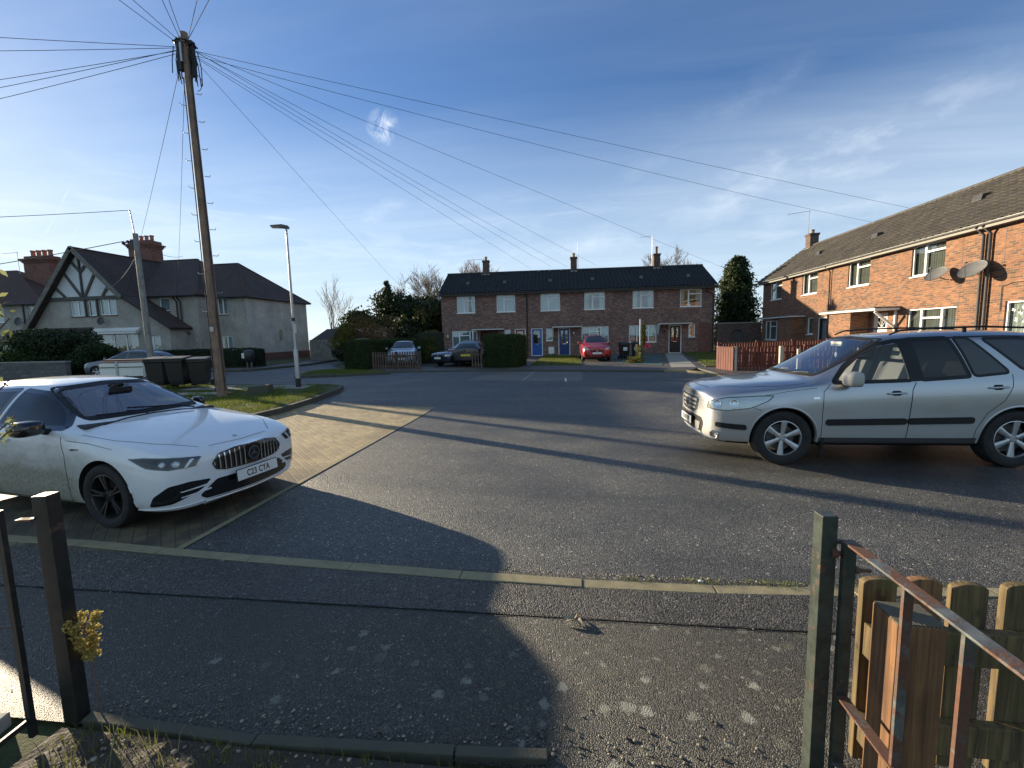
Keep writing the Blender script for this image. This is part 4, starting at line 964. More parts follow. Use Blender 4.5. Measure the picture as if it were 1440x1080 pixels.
    mb = MB(); mb.box((-38.9, 30.4, .1), (-24.5, 30.5, 5.1)) if False else mb.box((-27.2, 32.6, .1), (-24.5, 32.7, 5.1)); mb.box((-38.9, 28.35, 2.75), (-28.2, 30.6, 2.85)); mb.box((-38.9, 30.7, .1), (-27.3, 30.8, 5.1)); place('inner_wall', mb, M['interior'])
    mb = MB(); mb.prism([(27.85, 2.8), (28.18, 3.05), (28.18, 2.8)], -34.0, -30.3, 'X'); mb.box((-33.9, 27.9, 2.62), (-30.4, 28.18, 2.8)); place('bay_canopy', mb, M['pwhite'])
    mb = MB(); mb.prism([(27.6, 2.75), (28.16, 3.15), (28.16, 2.72)], -39.0, -34.2, 'X'); place('tiled_hood', mb, M['clay'])
    sp = MB(); sp.v = []; sp.box((-24.22, 34.9, 1.9), (-24.2, 35.2, 2.8)); place('wall_patch', sp, M['cream_pot'])
    # big corbelled chimney
    c = MB(); x0, x1, y0, y1 = -38.6, -36.4, 35.6, 36.8
    c.box((x0, y0, 5.5), (x1, y1, 10.3))
    for k, e in enumerate((.06, .12, .2)): c.box((x0-e, y0-e, 10.3+.12*k+.001*k), (x1+e, y1+e, 10.42+.12*k))
    c.box((x0, y0, 10.66), (x1, y1, 10.95))
    ch = place('chimney', c, M['bricks_red'])
    for i in range(4):
        MB().lathe([(.17, 0), (.15, .1), (.14, .38), (.18, .42), (.18, .5), (.1, .5), (.1, 0)], 12, c=(-38.3+i*.52+31, 36.2-31, 10.95)).build('pot', M['terracotta'], ch, smooth=40)
    # black bulk-head lamp hidden side, small dish
left_house()
r = empty('satellite_dish', (-33.0, 28.1, 3.55), 0, label='small black satellite dish on the gable wall below the upper windows', cat='satellite dish')
MB().lathe([(.01, 0), (.15, .02), (.27, .07), (.28, .05), (.15, -.01), (.01, -.03)], 18, c=(0, 0, 0), M=Matrix.Translation((0, -.28, 0)) @ Matrix.Rotation(R_(75), 4, 'X')).build('reflector', M['blackp'], r, smooth=50)
MB().tube([(0, 0, -.1), (0, -.26, 0)], .02, 6).build('wall_arm', M['blackp'], r)
def house_far():
    H = empty('pebbledashed_house', (-46, 31, 0), 0, label='pebbledashed house with hipped red-brown roof at the left edge of the photo', cat='house')
    mb = MB(); x0, x1, y0, y1, e = -14, 4.3, 0, 8, 5.3
    wall_panel(mb, x0, x1, 0, e, [(2.6, 3.6, 4.0, 5.1), (-1.4, .2, 3.9, 5.1), (-1.4, .4, .9, 2.4)], y=0, rev=.1)
    mb.quad((x1, 0, 0), (x1, 8, 0), (x1, 8, e), (x1, 0, e)); mb.quad((x1, 8, 0), (x0, 8, 0), (x0, 8, e), (x1, 8, e)); mb.quad((x0, 8, 0), (x0, 0, 0), (x0, 0, e), (x0, 8, e))
    mb.build('wall', M['dash'], H, fix=False); MB().box((x0+.1, 1.2, .2), (x1-.1, 1.3, 5.1)).build('inner_wall', M['interior'], H)
    for a in ((2.6, 3.6, 4.0, 5.1, 'half'), (-1.4, .2, 3.9, 5.1, 'half'), (-1.4, .4, .9, 2.4, 'cols3')): window(H, *a[:4], a[4], curtain='net')
    rf = MB(); A, B, C, D = (x0-.3, -.35, e), (x1+.3, -.35, e), (x1+.3, 8.35, e), (x0-.3, 8.35, e); r0, r1 = (x0+3.5, 4, 8.8), (-3.6, 4, 8.8)
    rf.add([A, B, C, D, r0, r1], [(0, 1, 5, 4), (1, 2, 5), (2, 3, 4, 5), (3, 0, 4), (3, 2, 1, 0)]); rf.build('roof', M['clay_red'], H)
    MB().tube([(x0-.3, -.38, e-.04), (x1+.3, -.38, e-.04)], .06, 6).build('gutter', M['blackp'], H); 
    MB().tube([(2.2, -.06, 5.2), (2.2, -.06, .1)], .05, 6).build('downpipe', M['blackp'], H)
    c = MB(); c.box((-1.7, 3.2, 5.5), (.9, 4.3, 9.2)); 
    for k, q in enumerate((.07, .14, .22)): c.box((-1.7-q, 3.2-q, 9.2+.12*k+.001*k), (.9+q, 4.3+q, 9.32+.12*k))
    c.box((-1.65, 3.25, 9.56), (.85, 4.25, 9.8)); ch = c.build('chimney', M['bricks_red'], H)
    for i in range(4): MB().lathe([(.18, 0), (.16, .1), (.15, .42), (.19, .46), (.19, .56), (.1, .56), (.1, 0)], 12, c=(-1.3+i*.6, 3.75, 9.8)).build('pot', M['terracotta'], ch, smooth=40)
    return H
house_far()
aerial('tv_aerial', (-48.6, 34.5, 8.3), 0, 2.0, 1.6, 'thin tv aerial beside the chimney of the left edge house', group=None)
r = empty('satellite_dish', (-43.9, 30.9, 3.9), 0, label='black satellite dish on the wall of the left edge house', cat='satellite dish')
MB().lathe([(.01, 0), (.18, .02), (.33, .07), (.34, .05), (.18, -.01), (.01, -.03)], 18, M=Matrix.Translation((0, -.3, 0)) @ Matrix.Rotation(R_(80), 4, 'X')).build('reflector', M['blackp'], r, smooth=50)
MB().tube([(0, 0, -.1), (0, -.28, 0)], .02, 6).build('wall_arm', M['blackp'], r)
# low tiled outbuilding between the gabled house and the hedge
def shed():
    r = empty('garage', (-20.5, 33.3, 0), 0, label='low brown-roofed outbuilding behind the plank fence right of the gabled house', cat='garage')
    mb = MB(); mb.box((0, .3, 0), (6.0, 5, 1.9)); mb.build('wall', M['bricks_wall'], r)
    rf = MB(); rf.add([(-.1, 0, 1.78), (6.3, 0, 1.78), (5.3, 2.7, 2.75), (-.1, 2.7, 2.75), (-.1, 5.4, 1.78), (6.3, 5.4, 1.78)], [(0, 1, 2, 3), (3, 2, 5, 4), (1, 5, 2), (0, 3, 4)]); rf.build('roof', M['clay'], r)
shed()
# ------------------------------------------------------------ vegetation
def leaf_cards(name, P, size, m, parent=None, nrm=None, aspect=.55, seed=1, tone=None, jit=1.0):
    """one small diamond-shaped leaf at every point"""
    g = np.random.default_rng(seed); n = len(P)
    a = g.normal(size=(n, 3)); a /= np.linalg.norm(a, axis=1)[:, None]+1e-9
    if nrm is not None:
        a = a*jit+nrm; a /= np.linalg.norm(a, axis=1)[:, None]+1e-9
    r = g.normal(size=(n, 3)); u = np.cross(a, r); u /= np.linalg.norm(u, axis=1)[:, None]+1e-9; v = np.cross(a, u)
    s = (size*(.6+.8*g.random(n)))[:, None]
    V = np.stack([P-u*s, P-v*s*aspect+a*s*.12, P+u*s, P+v*s*aspect+a*s*.12], 1).reshape(-1, 3)
    F = np.arange(4*n).reshape(-1, 4)
    t = g.random(n) if tone is None else np.clip(tone+(g.random(n)-.5)*.5, 0, 1)
    return np_mesh(name, V, F, m, parent, t)
def clumpnoise(P, f, seed=0):
    g = np.random.default_rng(seed); out = np.zeros(len(P))
    for k in range(5):
        d = g.normal(size=3)*f*(1+.6*k); out += np.sin(P @ d+g.random()*6.28)/(1+.5*k)
    return out/2.2
def hedge(x0, y0, x1, y1, depth, h, label, m='leaf_hedge', dens=650, size=.032, z=0, seed=1, round_=.12, group=None, wob=.05, name='hedge', cat='hedge'):
    L = math.hypot(x1-x0, y1-y0); a = math.atan2(y1-y0, x1-x0)
    r = empty(name, (x0, y0, z), a, label=label, cat=cat, group=group)
    g = np.random.default_rng(seed)
    # points on the faces of the clipped block
    def face(n, o, u, v, nn): q = g.random((n, 2)); return o+q[:, :1]*u+q[:, 1:]*v, np.tile(nn, (n, 1))
    A = [(L*h, (0, 0, 0), (L, 0, 0), (0, 0, h), (0, -1, 0)), (L*h, (0, depth, 0), (L, 0, 0), (0, 0, h), (0, 1, 0)), (depth*h, (0, 0, 0), (0, depth, 0), (0, 0, h), (-1, 0, 0)),
         (depth*h, (L, 0, 0), (0, depth, 0), (0, 0, h), (1, 0, 0)), (L*depth, (0, 0, h), (L, 0, 0), (0, depth, 0), (0, 0, 1))]
    P, N = [], []
    for ar, o, u, v, nn in A:
        p, q = face(max(20, int(ar*dens)), np.array(o, float), np.array(u, float), np.array(v, float), np.array(nn, float)); P.append(p); N.append(q)
    P = np.concatenate(P); N = np.concatenate(N)
    c = np.array([L/2, depth/2, h/2]); e = np.maximum(np.array([L/2, depth/2, h/2])-round_, .01)
    d = P-c; inner = np.clip(d, -e, e); o = d-inner; ln = np.linalg.norm(o, axis=1)[:, None]+1e-9; P = c+inner+o/ln*np.minimum(ln, round_)
    cl = clumpnoise(P, 3.2, seed); P = P+N*(cl*wob+g.normal(size=len(P))*.016+np.where(g.random(len(P)) < .04, g.random(len(P))*.10, 0))[:, None]; P[:, 2] = np.maximum(P[:, 2], .02)
    leaf_cards('foliage', P, size, M[m], r, N, .6, seed, .5+cl*.45)
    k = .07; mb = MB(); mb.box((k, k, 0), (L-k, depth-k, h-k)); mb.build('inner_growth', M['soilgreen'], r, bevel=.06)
    return r
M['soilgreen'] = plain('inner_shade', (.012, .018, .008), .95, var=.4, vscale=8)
def blob_tree(name, x, y, z, rx, ry, rz, hb, label, m, n=6000, size=.10, seed=1, cat='tree', trunk=.12, lobes=9, group=None, spiky=.0, cone=0.0):
    r = empty(name, (x, y, z), 0, label=label, cat=cat, group=group); g = np.random.default_rng(seed)
    C = []; 
    for i in range(lobes):
        t = g.random()*6.28; q = g.random()**.5; h = g.random()
        sh = (1-cone*h); C.append((rx*.62*q*math.cos(t)*sh, ry*.62*q*math.sin(t)*sh, hb+rz*(.25+1.45*h), (.34+.26*g.random())*sh))
    C = np.array(C); per = (C[:, 3]**2); per = per/per.sum(); P = []; N = []
    for k, (cx, cy, cz, s) in enumerate(C):
        m_ = int(n*per[k]); d = g.normal(size=(m_, 3)); d /= np.linalg.norm(d, axis=1)[:, None]; rad = (.55+.45*g.random(m_)**.4)[:, None]
        p = np.array([cx, cy, cz])+d*rad*np.array([rx*s*1.25, ry*s*1.25, rz*s*1.25]); P.append(p); N.append(d)
    P = np.concatenate(P); N = np.concatenate(N)
    cl = clumpnoise(P, 1.7/max(rx, .6), seed); keep = cl > -.75; P, N, cl = P[keep], N[keep], cl[keep]
    P = P+N*(g.random(len(P))**6*spiky)[:, None]; P[:, 2] = np.maximum(P[:, 2], .03)
    leaf_cards('crown', P, size, M[m], r, N, .55, seed, .45+cl*.4, jit=.9)
    tb = MB(); tb.tube([(0, 0, 0), (.05*rx, 0, hb+rz*.4), (0, .05, hb+rz*1.4)], [trunk, trunk*.7, trunk*.2], 7)
    for k, (cx, cy, cz, s) in enumerate(C[:9]): tb.tube([(0, 0, hb*.7+.3*rz*random.random()), (cx*.6, cy*.6, cz*.8), (cx, cy, cz)], [trunk*.45, trunk*.25, trunk*.08], 5)
    tb.build('trunk', M['bark'], r)
    return r
def conifer(name, x, y, z, h, rad, label, m='leaf_conifer', n=9000, size=.10, seed=1, group=None, lead=1, power=.75):
    r = empty(name, (x, y, z), 0, label=label, cat='tree', group=group); g = np.random.default_rng(seed)
    P = []; N = []; tb = MB()
    for L in range(lead):
        ox, oy = ((0, 0) if lead == 1 else (rad*.45*math.cos(L*2.2), rad*.3*math.sin(L*2.2))); hh = h*(1-.13*L)
        tb.tube([(ox, oy, 0), (ox, oy, hh)], [.14, .02], 6); q = int(n/lead/34)
        for i in range(int(q)):
            t = i/q; zz = hh*(.04+.96*t); br = rad*(1-t)**power*(.55+.6*g.random())+.12; a = g.random()*6.28
            k = 34; s = g.random(k)**.6; droop = -.25*s*br+.35*s*s*br*.8
            p = np.stack([ox+math.cos(a)*s*br, oy+math.sin(a)*s*br, zz+droop], 1)+g.normal(size=(k, 3))*(.05+.10*br*s[:, None]); P.append(p)
            N.append(np.tile([math.cos(a), math.sin(a), .6], (k, 1)))
    P = np.concatenate(P); N = np.concatenate(N); cl = clumpnoise(P, 1.4, seed); P[:, 2] = np.maximum(P[:, 2], .03)
    leaf_cards('crown', P, size, M[m], r, N, .45, seed, .45+cl*.4); tb.build('trunk', M['bark'], r); return r
def bare_tree(name, x, y, z, h, label, spread=.5, seed=1, m='twig', levels=5, r0=.16, group=None, up=.25, lean=0, min_r=.011):
    r = empty(name, (x, y, z), 0, label=label, cat='tree', group=group); rnd = random.Random(seed); trunk = MB(); tw = MB()
    def grow(p, d, ln, rad, lv):
        n = 3; pts = [p]; q = p.copy(); dd = d.copy()
        for i in range(n):
            dd = (dd+Vector((rnd.gauss(0, .12), rnd.gauss(0, .12), up*.25))).normalized(); q = q+dd*ln/n; pts.append(q.copy())
        end = max(rad*.62, min_r*.8)
        (trunk if lv == 0 else tw).tube(pts, [rad+(end-rad)*i/n for i in range(n+1)], 6 if lv < 2 else 3, cap=False)
        if lv >= levels: return
        k = rnd.choice((3, 4)) if lv < levels-1 else rnd.choice((3, 4))
        for i in range(k):
            t = .35+.65*(i+1)/k; base = pts[0].lerp(pts[-1], t) if t < 1 else pts[-1]
            idx = min(n-1, int(t*n)); base = pts[idx].lerp(pts[idx+1], min(1, t*n-idx)) if t < 1 else pts[-1]
            a = rnd.random()*6.28; side = Vector((math.cos(a), math.sin(a), 0)); sp = spread*(.7+.6*rnd.random())
            nd = (dd+side*sp+Vector((0, 0, up*.3))).normalized()
            grow(base, nd, ln*rnd.uniform(.58, .8), max(end*(.55+.25*rnd.random()), min_r), lv+1)
    grow(Vector((0, 0, 0)), Vector((lean, 0, 1)).normalized(), h*.34, r0, 0)
    trunk.build('trunk', M['bark'], r, fix=False, smooth=60); tw.build('branches', M[m], r, fix=False)
    return r
G1 = 'dark evergreens beyond the clipped hedge'
for i, (x, y, rx, rz, sd, lb) in enumerate([
        (-21.8, 44, 2.6, 1.35, 61, 'low evergreen nearest the gabled house side of the clump'), (-18.6, 39.5, 2.4, 1.5, 62, 'rounded evergreen low in front of the pointed conifer'),
        (-15.8, 38.5, 2.4, 1.7, 63, 'broad evergreen low at the middle of the clump'), (-12.9, 37.4, 2.3, 1.75, 64, 'broad evergreen low beside the left end of the far roof')]):
    blob_tree('evergreen_tree', x, y, 0, rx, rx, rz, .1, lb, 'leaf_dark', 14000, .13, sd, spiky=.5, group=G1, lobes=16, cone=.1)
for i, (x, y, rx, rz, sd, lb) in enumerate([
        (-19.8, 41, 2.7, 2.3, 11, 'leftmost and lowest dark evergreen behind the golden bush'),
        (-17.2, 43, 2.8, 3.1, 12, 'tallest dark evergreen in the clump left of the far terrace'),
        (-14.6, 42, 2.9, 2.8, 13, 'dark evergreen right of the tallest one, behind the round-topped bush'),
        (-12.0, 40, 2.5, 2.5, 14, 'dark evergreen nearest the left end of the far brick terrace')]):
    blob_tree('evergreen_tree', x, y, 0, rx, rx, rz, .2, lb, 'leaf_dark', 17000, .14, sd, spiky=.6, group=G1, lobes=18, cone=.35)
conifer('conifer', -17.6, 42.2, 0, 7.4, 1.5, 'pointed dark conifer tip rising from the evergreen clump', 'leaf_dark', 6000, .11, 5)
conifer('conifer', 14.25, 40.2, 0, 7.9, 2.3, 'tall dark conifer between the two brick terraces', 'leaf_conifer', 30000, .13, 6, lead=1, power=.5)
blob_tree('shrub', -16.0, 30.2, .1, 1.15, 1.0, 1.2, .4, 'yellow-green shrub rising behind the clipped hedge block', 'leaf_gold', 4500, .06, 21, 'shrub', .05)
blob_tree('shrub', -14.0, 30.5, .1, 1.6, 1.2, 1.45, .4, 'golden brown shrub right of the yellow-green one', 'leaf_brown', 5500, .06, 22, 'shrub', .05)
blob_tree('shrub', -14.9, 29.6, .1, 1.5, .8, .5, .1, 'dark green shrub in front of the golden brown one', 'leaf_dark', 4000, .06, 23, 'shrub', .05)
hedge(-9.25, 26.5, -7.75, 26.6, 1.2, 2.1, 'rounded clipped bush against the left end of the far terrace', 'leaf_gold', seed=31, round_=.58, wob=.08, cat='bush', name='bush', z=.1)
bare_tree('bare_tree', -24.2, 43, 0, 9.2, 'slender bare birch just right of the gabled house', .42, 3, 'twig', 4, .12, up=.5)
bare_tree('bare_tree', -27.0, 48, 0, 9.4, 'second slender bare tree close to the gabled house wall', .38, 9, 'twig', 4, .12, up=.5)
bare_tree('bare_tree', -15.9, 47, 0, 10.6, 'bare spreading tree behind the evergreen clump', .62, 14, 'twig', 6, .2, up=.22)
bare_tree('bare_tree', -12.4, 46, 0, 10.8, 'largest bare tree, left of the far terrace roof', .66, 8, 'twig', 6, .22, up=.2)
bare_tree('bare_tree', -10.0, 52, 0, 12.1, 'reddish-twigged bare tree showing over the left end of the far roof', .5, 6, 'twig_red', 6, .2, up=.3)
bare_tree('bare_tree', 11.5, 50, 0, 11.2, 'bare tree crown showing over the far roof beside the right chimney', .55, 12, 'twig', 6, .18, up=.25)
hedge(-12.2, 22.75, -10.35, 22.8, 3.4, 1.62, 'clipped hedge block at the left end of the picket fence', seed=41, z=.10, dens=900)
hedge(-10.9, 26.4, -8.2, 26.6, 1.0, 1.66, 'clipped hedge behind the pale grey car and picket fence', seed=44, z=.10, dens=900)
hedge(-4.3, 22.15, -2.5, 21.95, 2.2, 1.72, 'square clipped hedge block standing alone before the red door', seed=42, z=.10, dens=900, round_=.08)
hedge(-26.3, 25.3, -19.25, 25.0, 1.1, 1.25, 'low dark hedge in front of the gabled house', 'leaf_dark', seed=43, z=.13)
blob_tree('shrub', -29.6, 22.3, .1, 2.7, 1.8, 1.15, .2, 'large dark shrubbery behind the low wall at far left', 'leaf_dark', 14000, .08, 51, 'shrub', .06, lobes=14)
blob_tree('shrub', -25.4, 20.9, .1, 1.0, .9, .75, .1, 'feathery dark shrub right of the big shrubbery', 'leaf_conifer', 7000, .07, 52, 'shrub', .05, spiky=.3)
blob_tree('shrub', -31.5, 21.8, .1, 2.2, 1.6, 1.25, .2, 'green shrub at the left edge behind the low wall', 'leaf_hedge', 8000, .07, 53, 'shrub', .05)
# near shrub whose pale sprays just enter the left edge
def edge_shrub():
    r = empty('variegated_shrub', (-3.05, 1.3, 0), 0, label='pale-leaved shrub poking into the left edge of the photo', cat='shrub')
    rnd = random.Random(5); st = MB(); P = []
    for (tx, ty, tz) in [(-2.41, 1.67, 2.02), (-2.40, 1.67, 1.93), (-2.40, 1.66, 1.87), (-2.42, 1.68, 2.2), (-2.39, 1.63, 1.50), (-2.38, 1.62, 1.46), (-2.43, 1.66, 1.66), (-2.6, 1.7, 1.9), (-2.75, 1.3, 1.6), (-2.9, 1.5, 1.8)]:
        tip = Vector((tx+3.05-.04, ty-1.3, tz)); mid = Vector((.1, .05, tz*.6)); st.tube([(0, 0, 0), mid, tip], [.012, .008, .003], 5)
        for i in range(46):
            t = rnd.random()**.6; q = mid.lerp(tip, t)+Vector((rnd.gauss(0, .022), rnd.gauss(0, .022), rnd.gauss(0, .022))); P.append(q)
    st.build('stems', M['twig'], r); leaf_cards('leaves', np.array([tuple(p) for p in P]), .016, M['leaf_pale'], r, None, .5, 3)
edge_shrub()
def grass_blades(name, poly, n, h, w, m, zf, seed=1, label=None, clump=2.0, dark=.3):
    g = np.random.default_rng(seed); xs = [p[0] for p in poly]; ys = [p[1] for p in poly]
    P = np.stack([g.uniform(min(xs), max(xs), n*2), g.uniform(min(ys), max(ys), n*2)], 1)
    ins = np.zeros(len(P), bool); j = len(poly)-1
    for i in range(len(poly)):
        xi, yi = poly[i]; xj, yj = poly[j]
        c = ((yi > P[:, 1]) != (yj > P[:, 1])) & (P[:, 0] < (xj-xi)*(P[:, 1]-yi)/((yj-yi)+1e-12)+xi); ins ^= c; j = i
    P = P[ins]; cl = clumpnoise(np.c_[P, np.zeros(len(P))], clump, seed); P = P[(cl+g.random(len(P))*.9) > .05][:n]; cl = clumpnoise(np.c_[P, np.zeros(len(P))], clump, seed)
    n = len(P); a = g.random(n)*6.28; hh = h*(.45+.9*g.random(n))*(1+.35*cl); lean = g.random(n)*.75*hh; b = g.random(n)*6.28
    Z = np.array([zf(y) for y in P[:, 1]]) if callable(zf) else np.full(n, zf)
    dx, dy = np.cos(a)*w/2, np.sin(a)*w/2
    v0 = np.stack([P[:, 0]-dx, P[:, 1]-dy, Z-.01], 1); v1 = np.stack([P[:, 0]+dx, P[:, 1]+dy, Z-.01], 1)
    mx, my = np.cos(b)*lean*.35, np.sin(b)*lean*.35
    v2 = np.stack([P[:, 0]+mx+dx*.7, P[:, 1]+my+dy*.7, Z+hh*.6], 1); v3 = np.stack([P[:, 0]+mx-dx*.7, P[:, 1]+my-dy*.7, Z+hh*.6], 1)
    v4 = np.stack([P[:, 0]+np.cos(b)*lean, P[:, 1]+np.sin(b)*lean, Z+hh], 1)
    V = np.stack([v0, v1, v2, v3, v4], 1).reshape(-1, 3); i = np.arange(n)*5
    F = np.concatenate([np.stack([i, i+1, i+2], 1), np.stack([i, i+2, i+3], 1), np.stack([i+3, i+2, i+4], 1)])
    t = np.tile(np.clip(.5+cl*.3+(g.random(n)-.5)*.6, 0, 1), 3)
    o = np_mesh(name, V, F, M[m], None, t); return tag(o, label, 'grass', kind='stuff')
grass_blades('grass', [(-16, 9.25), (-7.4, 9.25), (-7.3, 10.2), (-7.5, 12.2), (-7.8, 14.0), (-8.1, 14.55), (-8.7, 14.9), (-12, 14.9), (-16, 15.6)], 45000, .065, .008, 'grass', lambda y: gz(y)+.12, 2, 'rough grass on the raised verge round the telegraph pole', 1.6)
grass_blades('grass', [(-12.2, 18.7), (-10.6, 19.0), (-8.5, 19.95), (-9.1, 20.5), (-12.3, 22.0), (-13.0, 21.0)], 9000, .06, .010, 'grass', lambda y: gz(y)+.09, 3, 'small strip of grass beyond the kerb left of the clipped hedge block', 1.2)
grass_blades('grass', [(-1.95, 23.3), (.7, 23.1), (.7, 33.5), (-1.7, 33.5)], 9000, .07, .012, 'grass', lambda y: gz(y)+.08, 4, 'lawn in front of the blue doors', 1.2)
grass_blades('grass', [(6.2, 20.7), (7.5, 20.7), (10.5, 34), (8.7, 34)], 9000, .07, .012, 'grass', lambda y: gz(y)+.08, 5, 'lawn in front of the right end of the far terrace', 1.2)
grass_blades('grass', [(-2.36, .5), (-.2, .5), (.85, .8), (.9, 1.58), (-2.3, 1.6)], 5200, .05, .0035, 'grass', .025, 6, 'mossy grass among stones behind the pavement edging at bottom left', 9)
grass_blades('dry_grass', [(-2.3, 1.0), (-1.2, 1.0), (-1.2, 1.56), (-2.2, 1.58)], 260, .15, .0032, 'grass_dry', .025, 7, 'dry straw-coloured grass stalks by the left gate post', 5)
grass_blades('grass', [(.35, 3.09), (1.7, 3.10), (2.6, 3.18), (2.6, 3.26), (1.7, 3.2), (.35, 3.15)], 900, .022, .0035, 'grass', .005, 8, 'thin moss and weeds growing along the road side of the near kerb', 6)

# ------------------------------------------------------------ fences
def fence(name, pts, h, m, label, picket_w=.09, gap=.07, posts=True, top='flat', z=0, rails=2, post_m=None, thick=.02, post_h=.08, group=None, capboard=False):
    x0, y0 = pts[0]; r = empty(name, (x0, y0, z), 0, label=label, cat='fence', group=group); pk = MB(); rl = MB()
    for (ax, ay), (bx, by) in zip(pts, pts[1:]):
        a = Vector((ax-x0, ay-y0, 0)); b = Vector((bx-x0, by-y0, 0)); L = (b-a).length; d = (b-a)/L; n = Vector((-d.y, d.x, 0)); k = int(L/(picket_w+gap))
        for i in range(k):
            c = a+d*(L*(i+.5)/k); w = picket_w/2; hh = h+random.uniform(-.012, .012); q = [c-d*w, c+d*w]
            zt = [hh, hh] if top == 'flat' else [hh-.05, hh-.05]
            prof = [(-w, .04), (w, .04), (w, zt[1])]+([] if top == 'flat' else [(0, hh)])+[(-w, zt[0])]
            vs = [tuple(c+d*s+n*o+Vector((0, 0, t))) for o in (-thick/2, thick/2) for s, t in prof]; m_ = len(prof)
            pk.add(vs, [tuple(range(m_))[::-1], tuple(range(m_, 2*m_))]+[(j, (j+1) % m_, m_+(j+1) % m_, m_+j) for j in range(m_)])
        for zr in ([.25, h-.22] if rails == 2 else [h*.5]): rl.beam(tuple(a+n*.035+Vector((0, 0, zr))), tuple(b+n*.035+Vector((0, 0, zr))), .04, .07)
        if capboard: rl.beam(tuple(a+Vector((0, 0, h+.02))), tuple(b+Vector((0, 0, h+.02))), .07, .03)
        if posts:
            kp = max(1, int(round(L/1.9)))
            for i in range(kp+1):
                c = a+d*(L*i/kp)+n*.09; MB().box((c.x-.045, c.y-.045, 0), (c.x+.045, c.y+.045, h+post_h)).build('post', M[post_m or m], r, bevel=.008)
    pk.build('pickets', M[m], r); rl.build('rails', M[m], r); return r
fence('picket_fence', [(-10.35, 22.35), (-7.55, 21.75)], 1.0, 'brownwood', 'long brown picket fence running right from the clipped hedge block', .075, .075, top='point', z=.12, posts=True, post_h=0)
fence('picket_fence', [(-4.95, 22.2), (-4.3, 21.95)], 1.0, 'brownwood', 'short brown picket fence piece against the square hedge block', .075, .075, top='point', z=.12, posts=False)
fence('red_fence', [(6.25, 19.7), (6.55, 18.6)], .98, 'redwood', 'red stained fence end panel facing the sun beside the far kerb', .14, .015, z=.12, capboard=True, post_m='slab', post_h=.05, group='red stained garden fences')
fence('red_fence', [(6.6, 18.62), (9.4, 18.9), (13.8, 19.3)], .98, 'redwood', 'red stained slatted fence running back to the sunlit row', .085, .055, z=.12, capboard=False, group='red stained garden fences', post_m='redwood')
fence('red_fence', [(6.4, 19.75), (10.2, 21.6), (13.9, 23.0)], 1.12, 'redwood', 'farther red fence with dark top rail behind the slatted one', .10, .045, z=.12, capboard=True, group='red stained garden fences', post_m='redwood')
fence('red_fence', [(7.95, 16.4), (11.5, 16.3), (13.9, 16.3)], .92, 'redwood', 'red fence with a pale concrete post just behind the silver car bonnet', .085, .055, z=.1, group='red stained garden fences', post_m='slab')
MB_ = MB(); MB_.box((-.06, -.06, 0), (.06, .06, 1.12)); tag(MB_.build('fence_post', M['slab'], loc=(7.3, 16.3, .1), bevel=.012), 'pale concrete post standing at the end of the red fences', 'post')
fence('plank_fence', [(-20.2, 32.6), (-17.4, 32.9), (-12.3, 26.2)], 1.75, 'greywood', 'weathered plank fence below the low brown-roofed outbuilding', .15, .006, z=.1, posts=False)
fence('plank_fence', [(4.15, 27.8), (3.75, 25.6)], .95, 'greywood', 'grey garden fence piece beside the bins and red car', .09, .05, z=.12, top='point')
def low_wall():
    r = empty('garden_wall', (-36, 19.6, 0), 0, label='low grey block wall at far left in front of the shrubbery', cat='wall')
    mb = MB(); mb.box((0, 0, 0), (10.35, .22, 1.0)); mb.build('blockwork', M['blocks'], r); MB().box((-.02, -.03, 1.002), (10.38, .25, 1.06)).build('coping', M['concrete'], r)
M['blocks'] = brick_mat('grey_blocks', (.13, .125, .115), (.10, .098, .09), (.15, .14, .13), (.07, .07, .065), bw=.44, bh=.215)
low_wall()
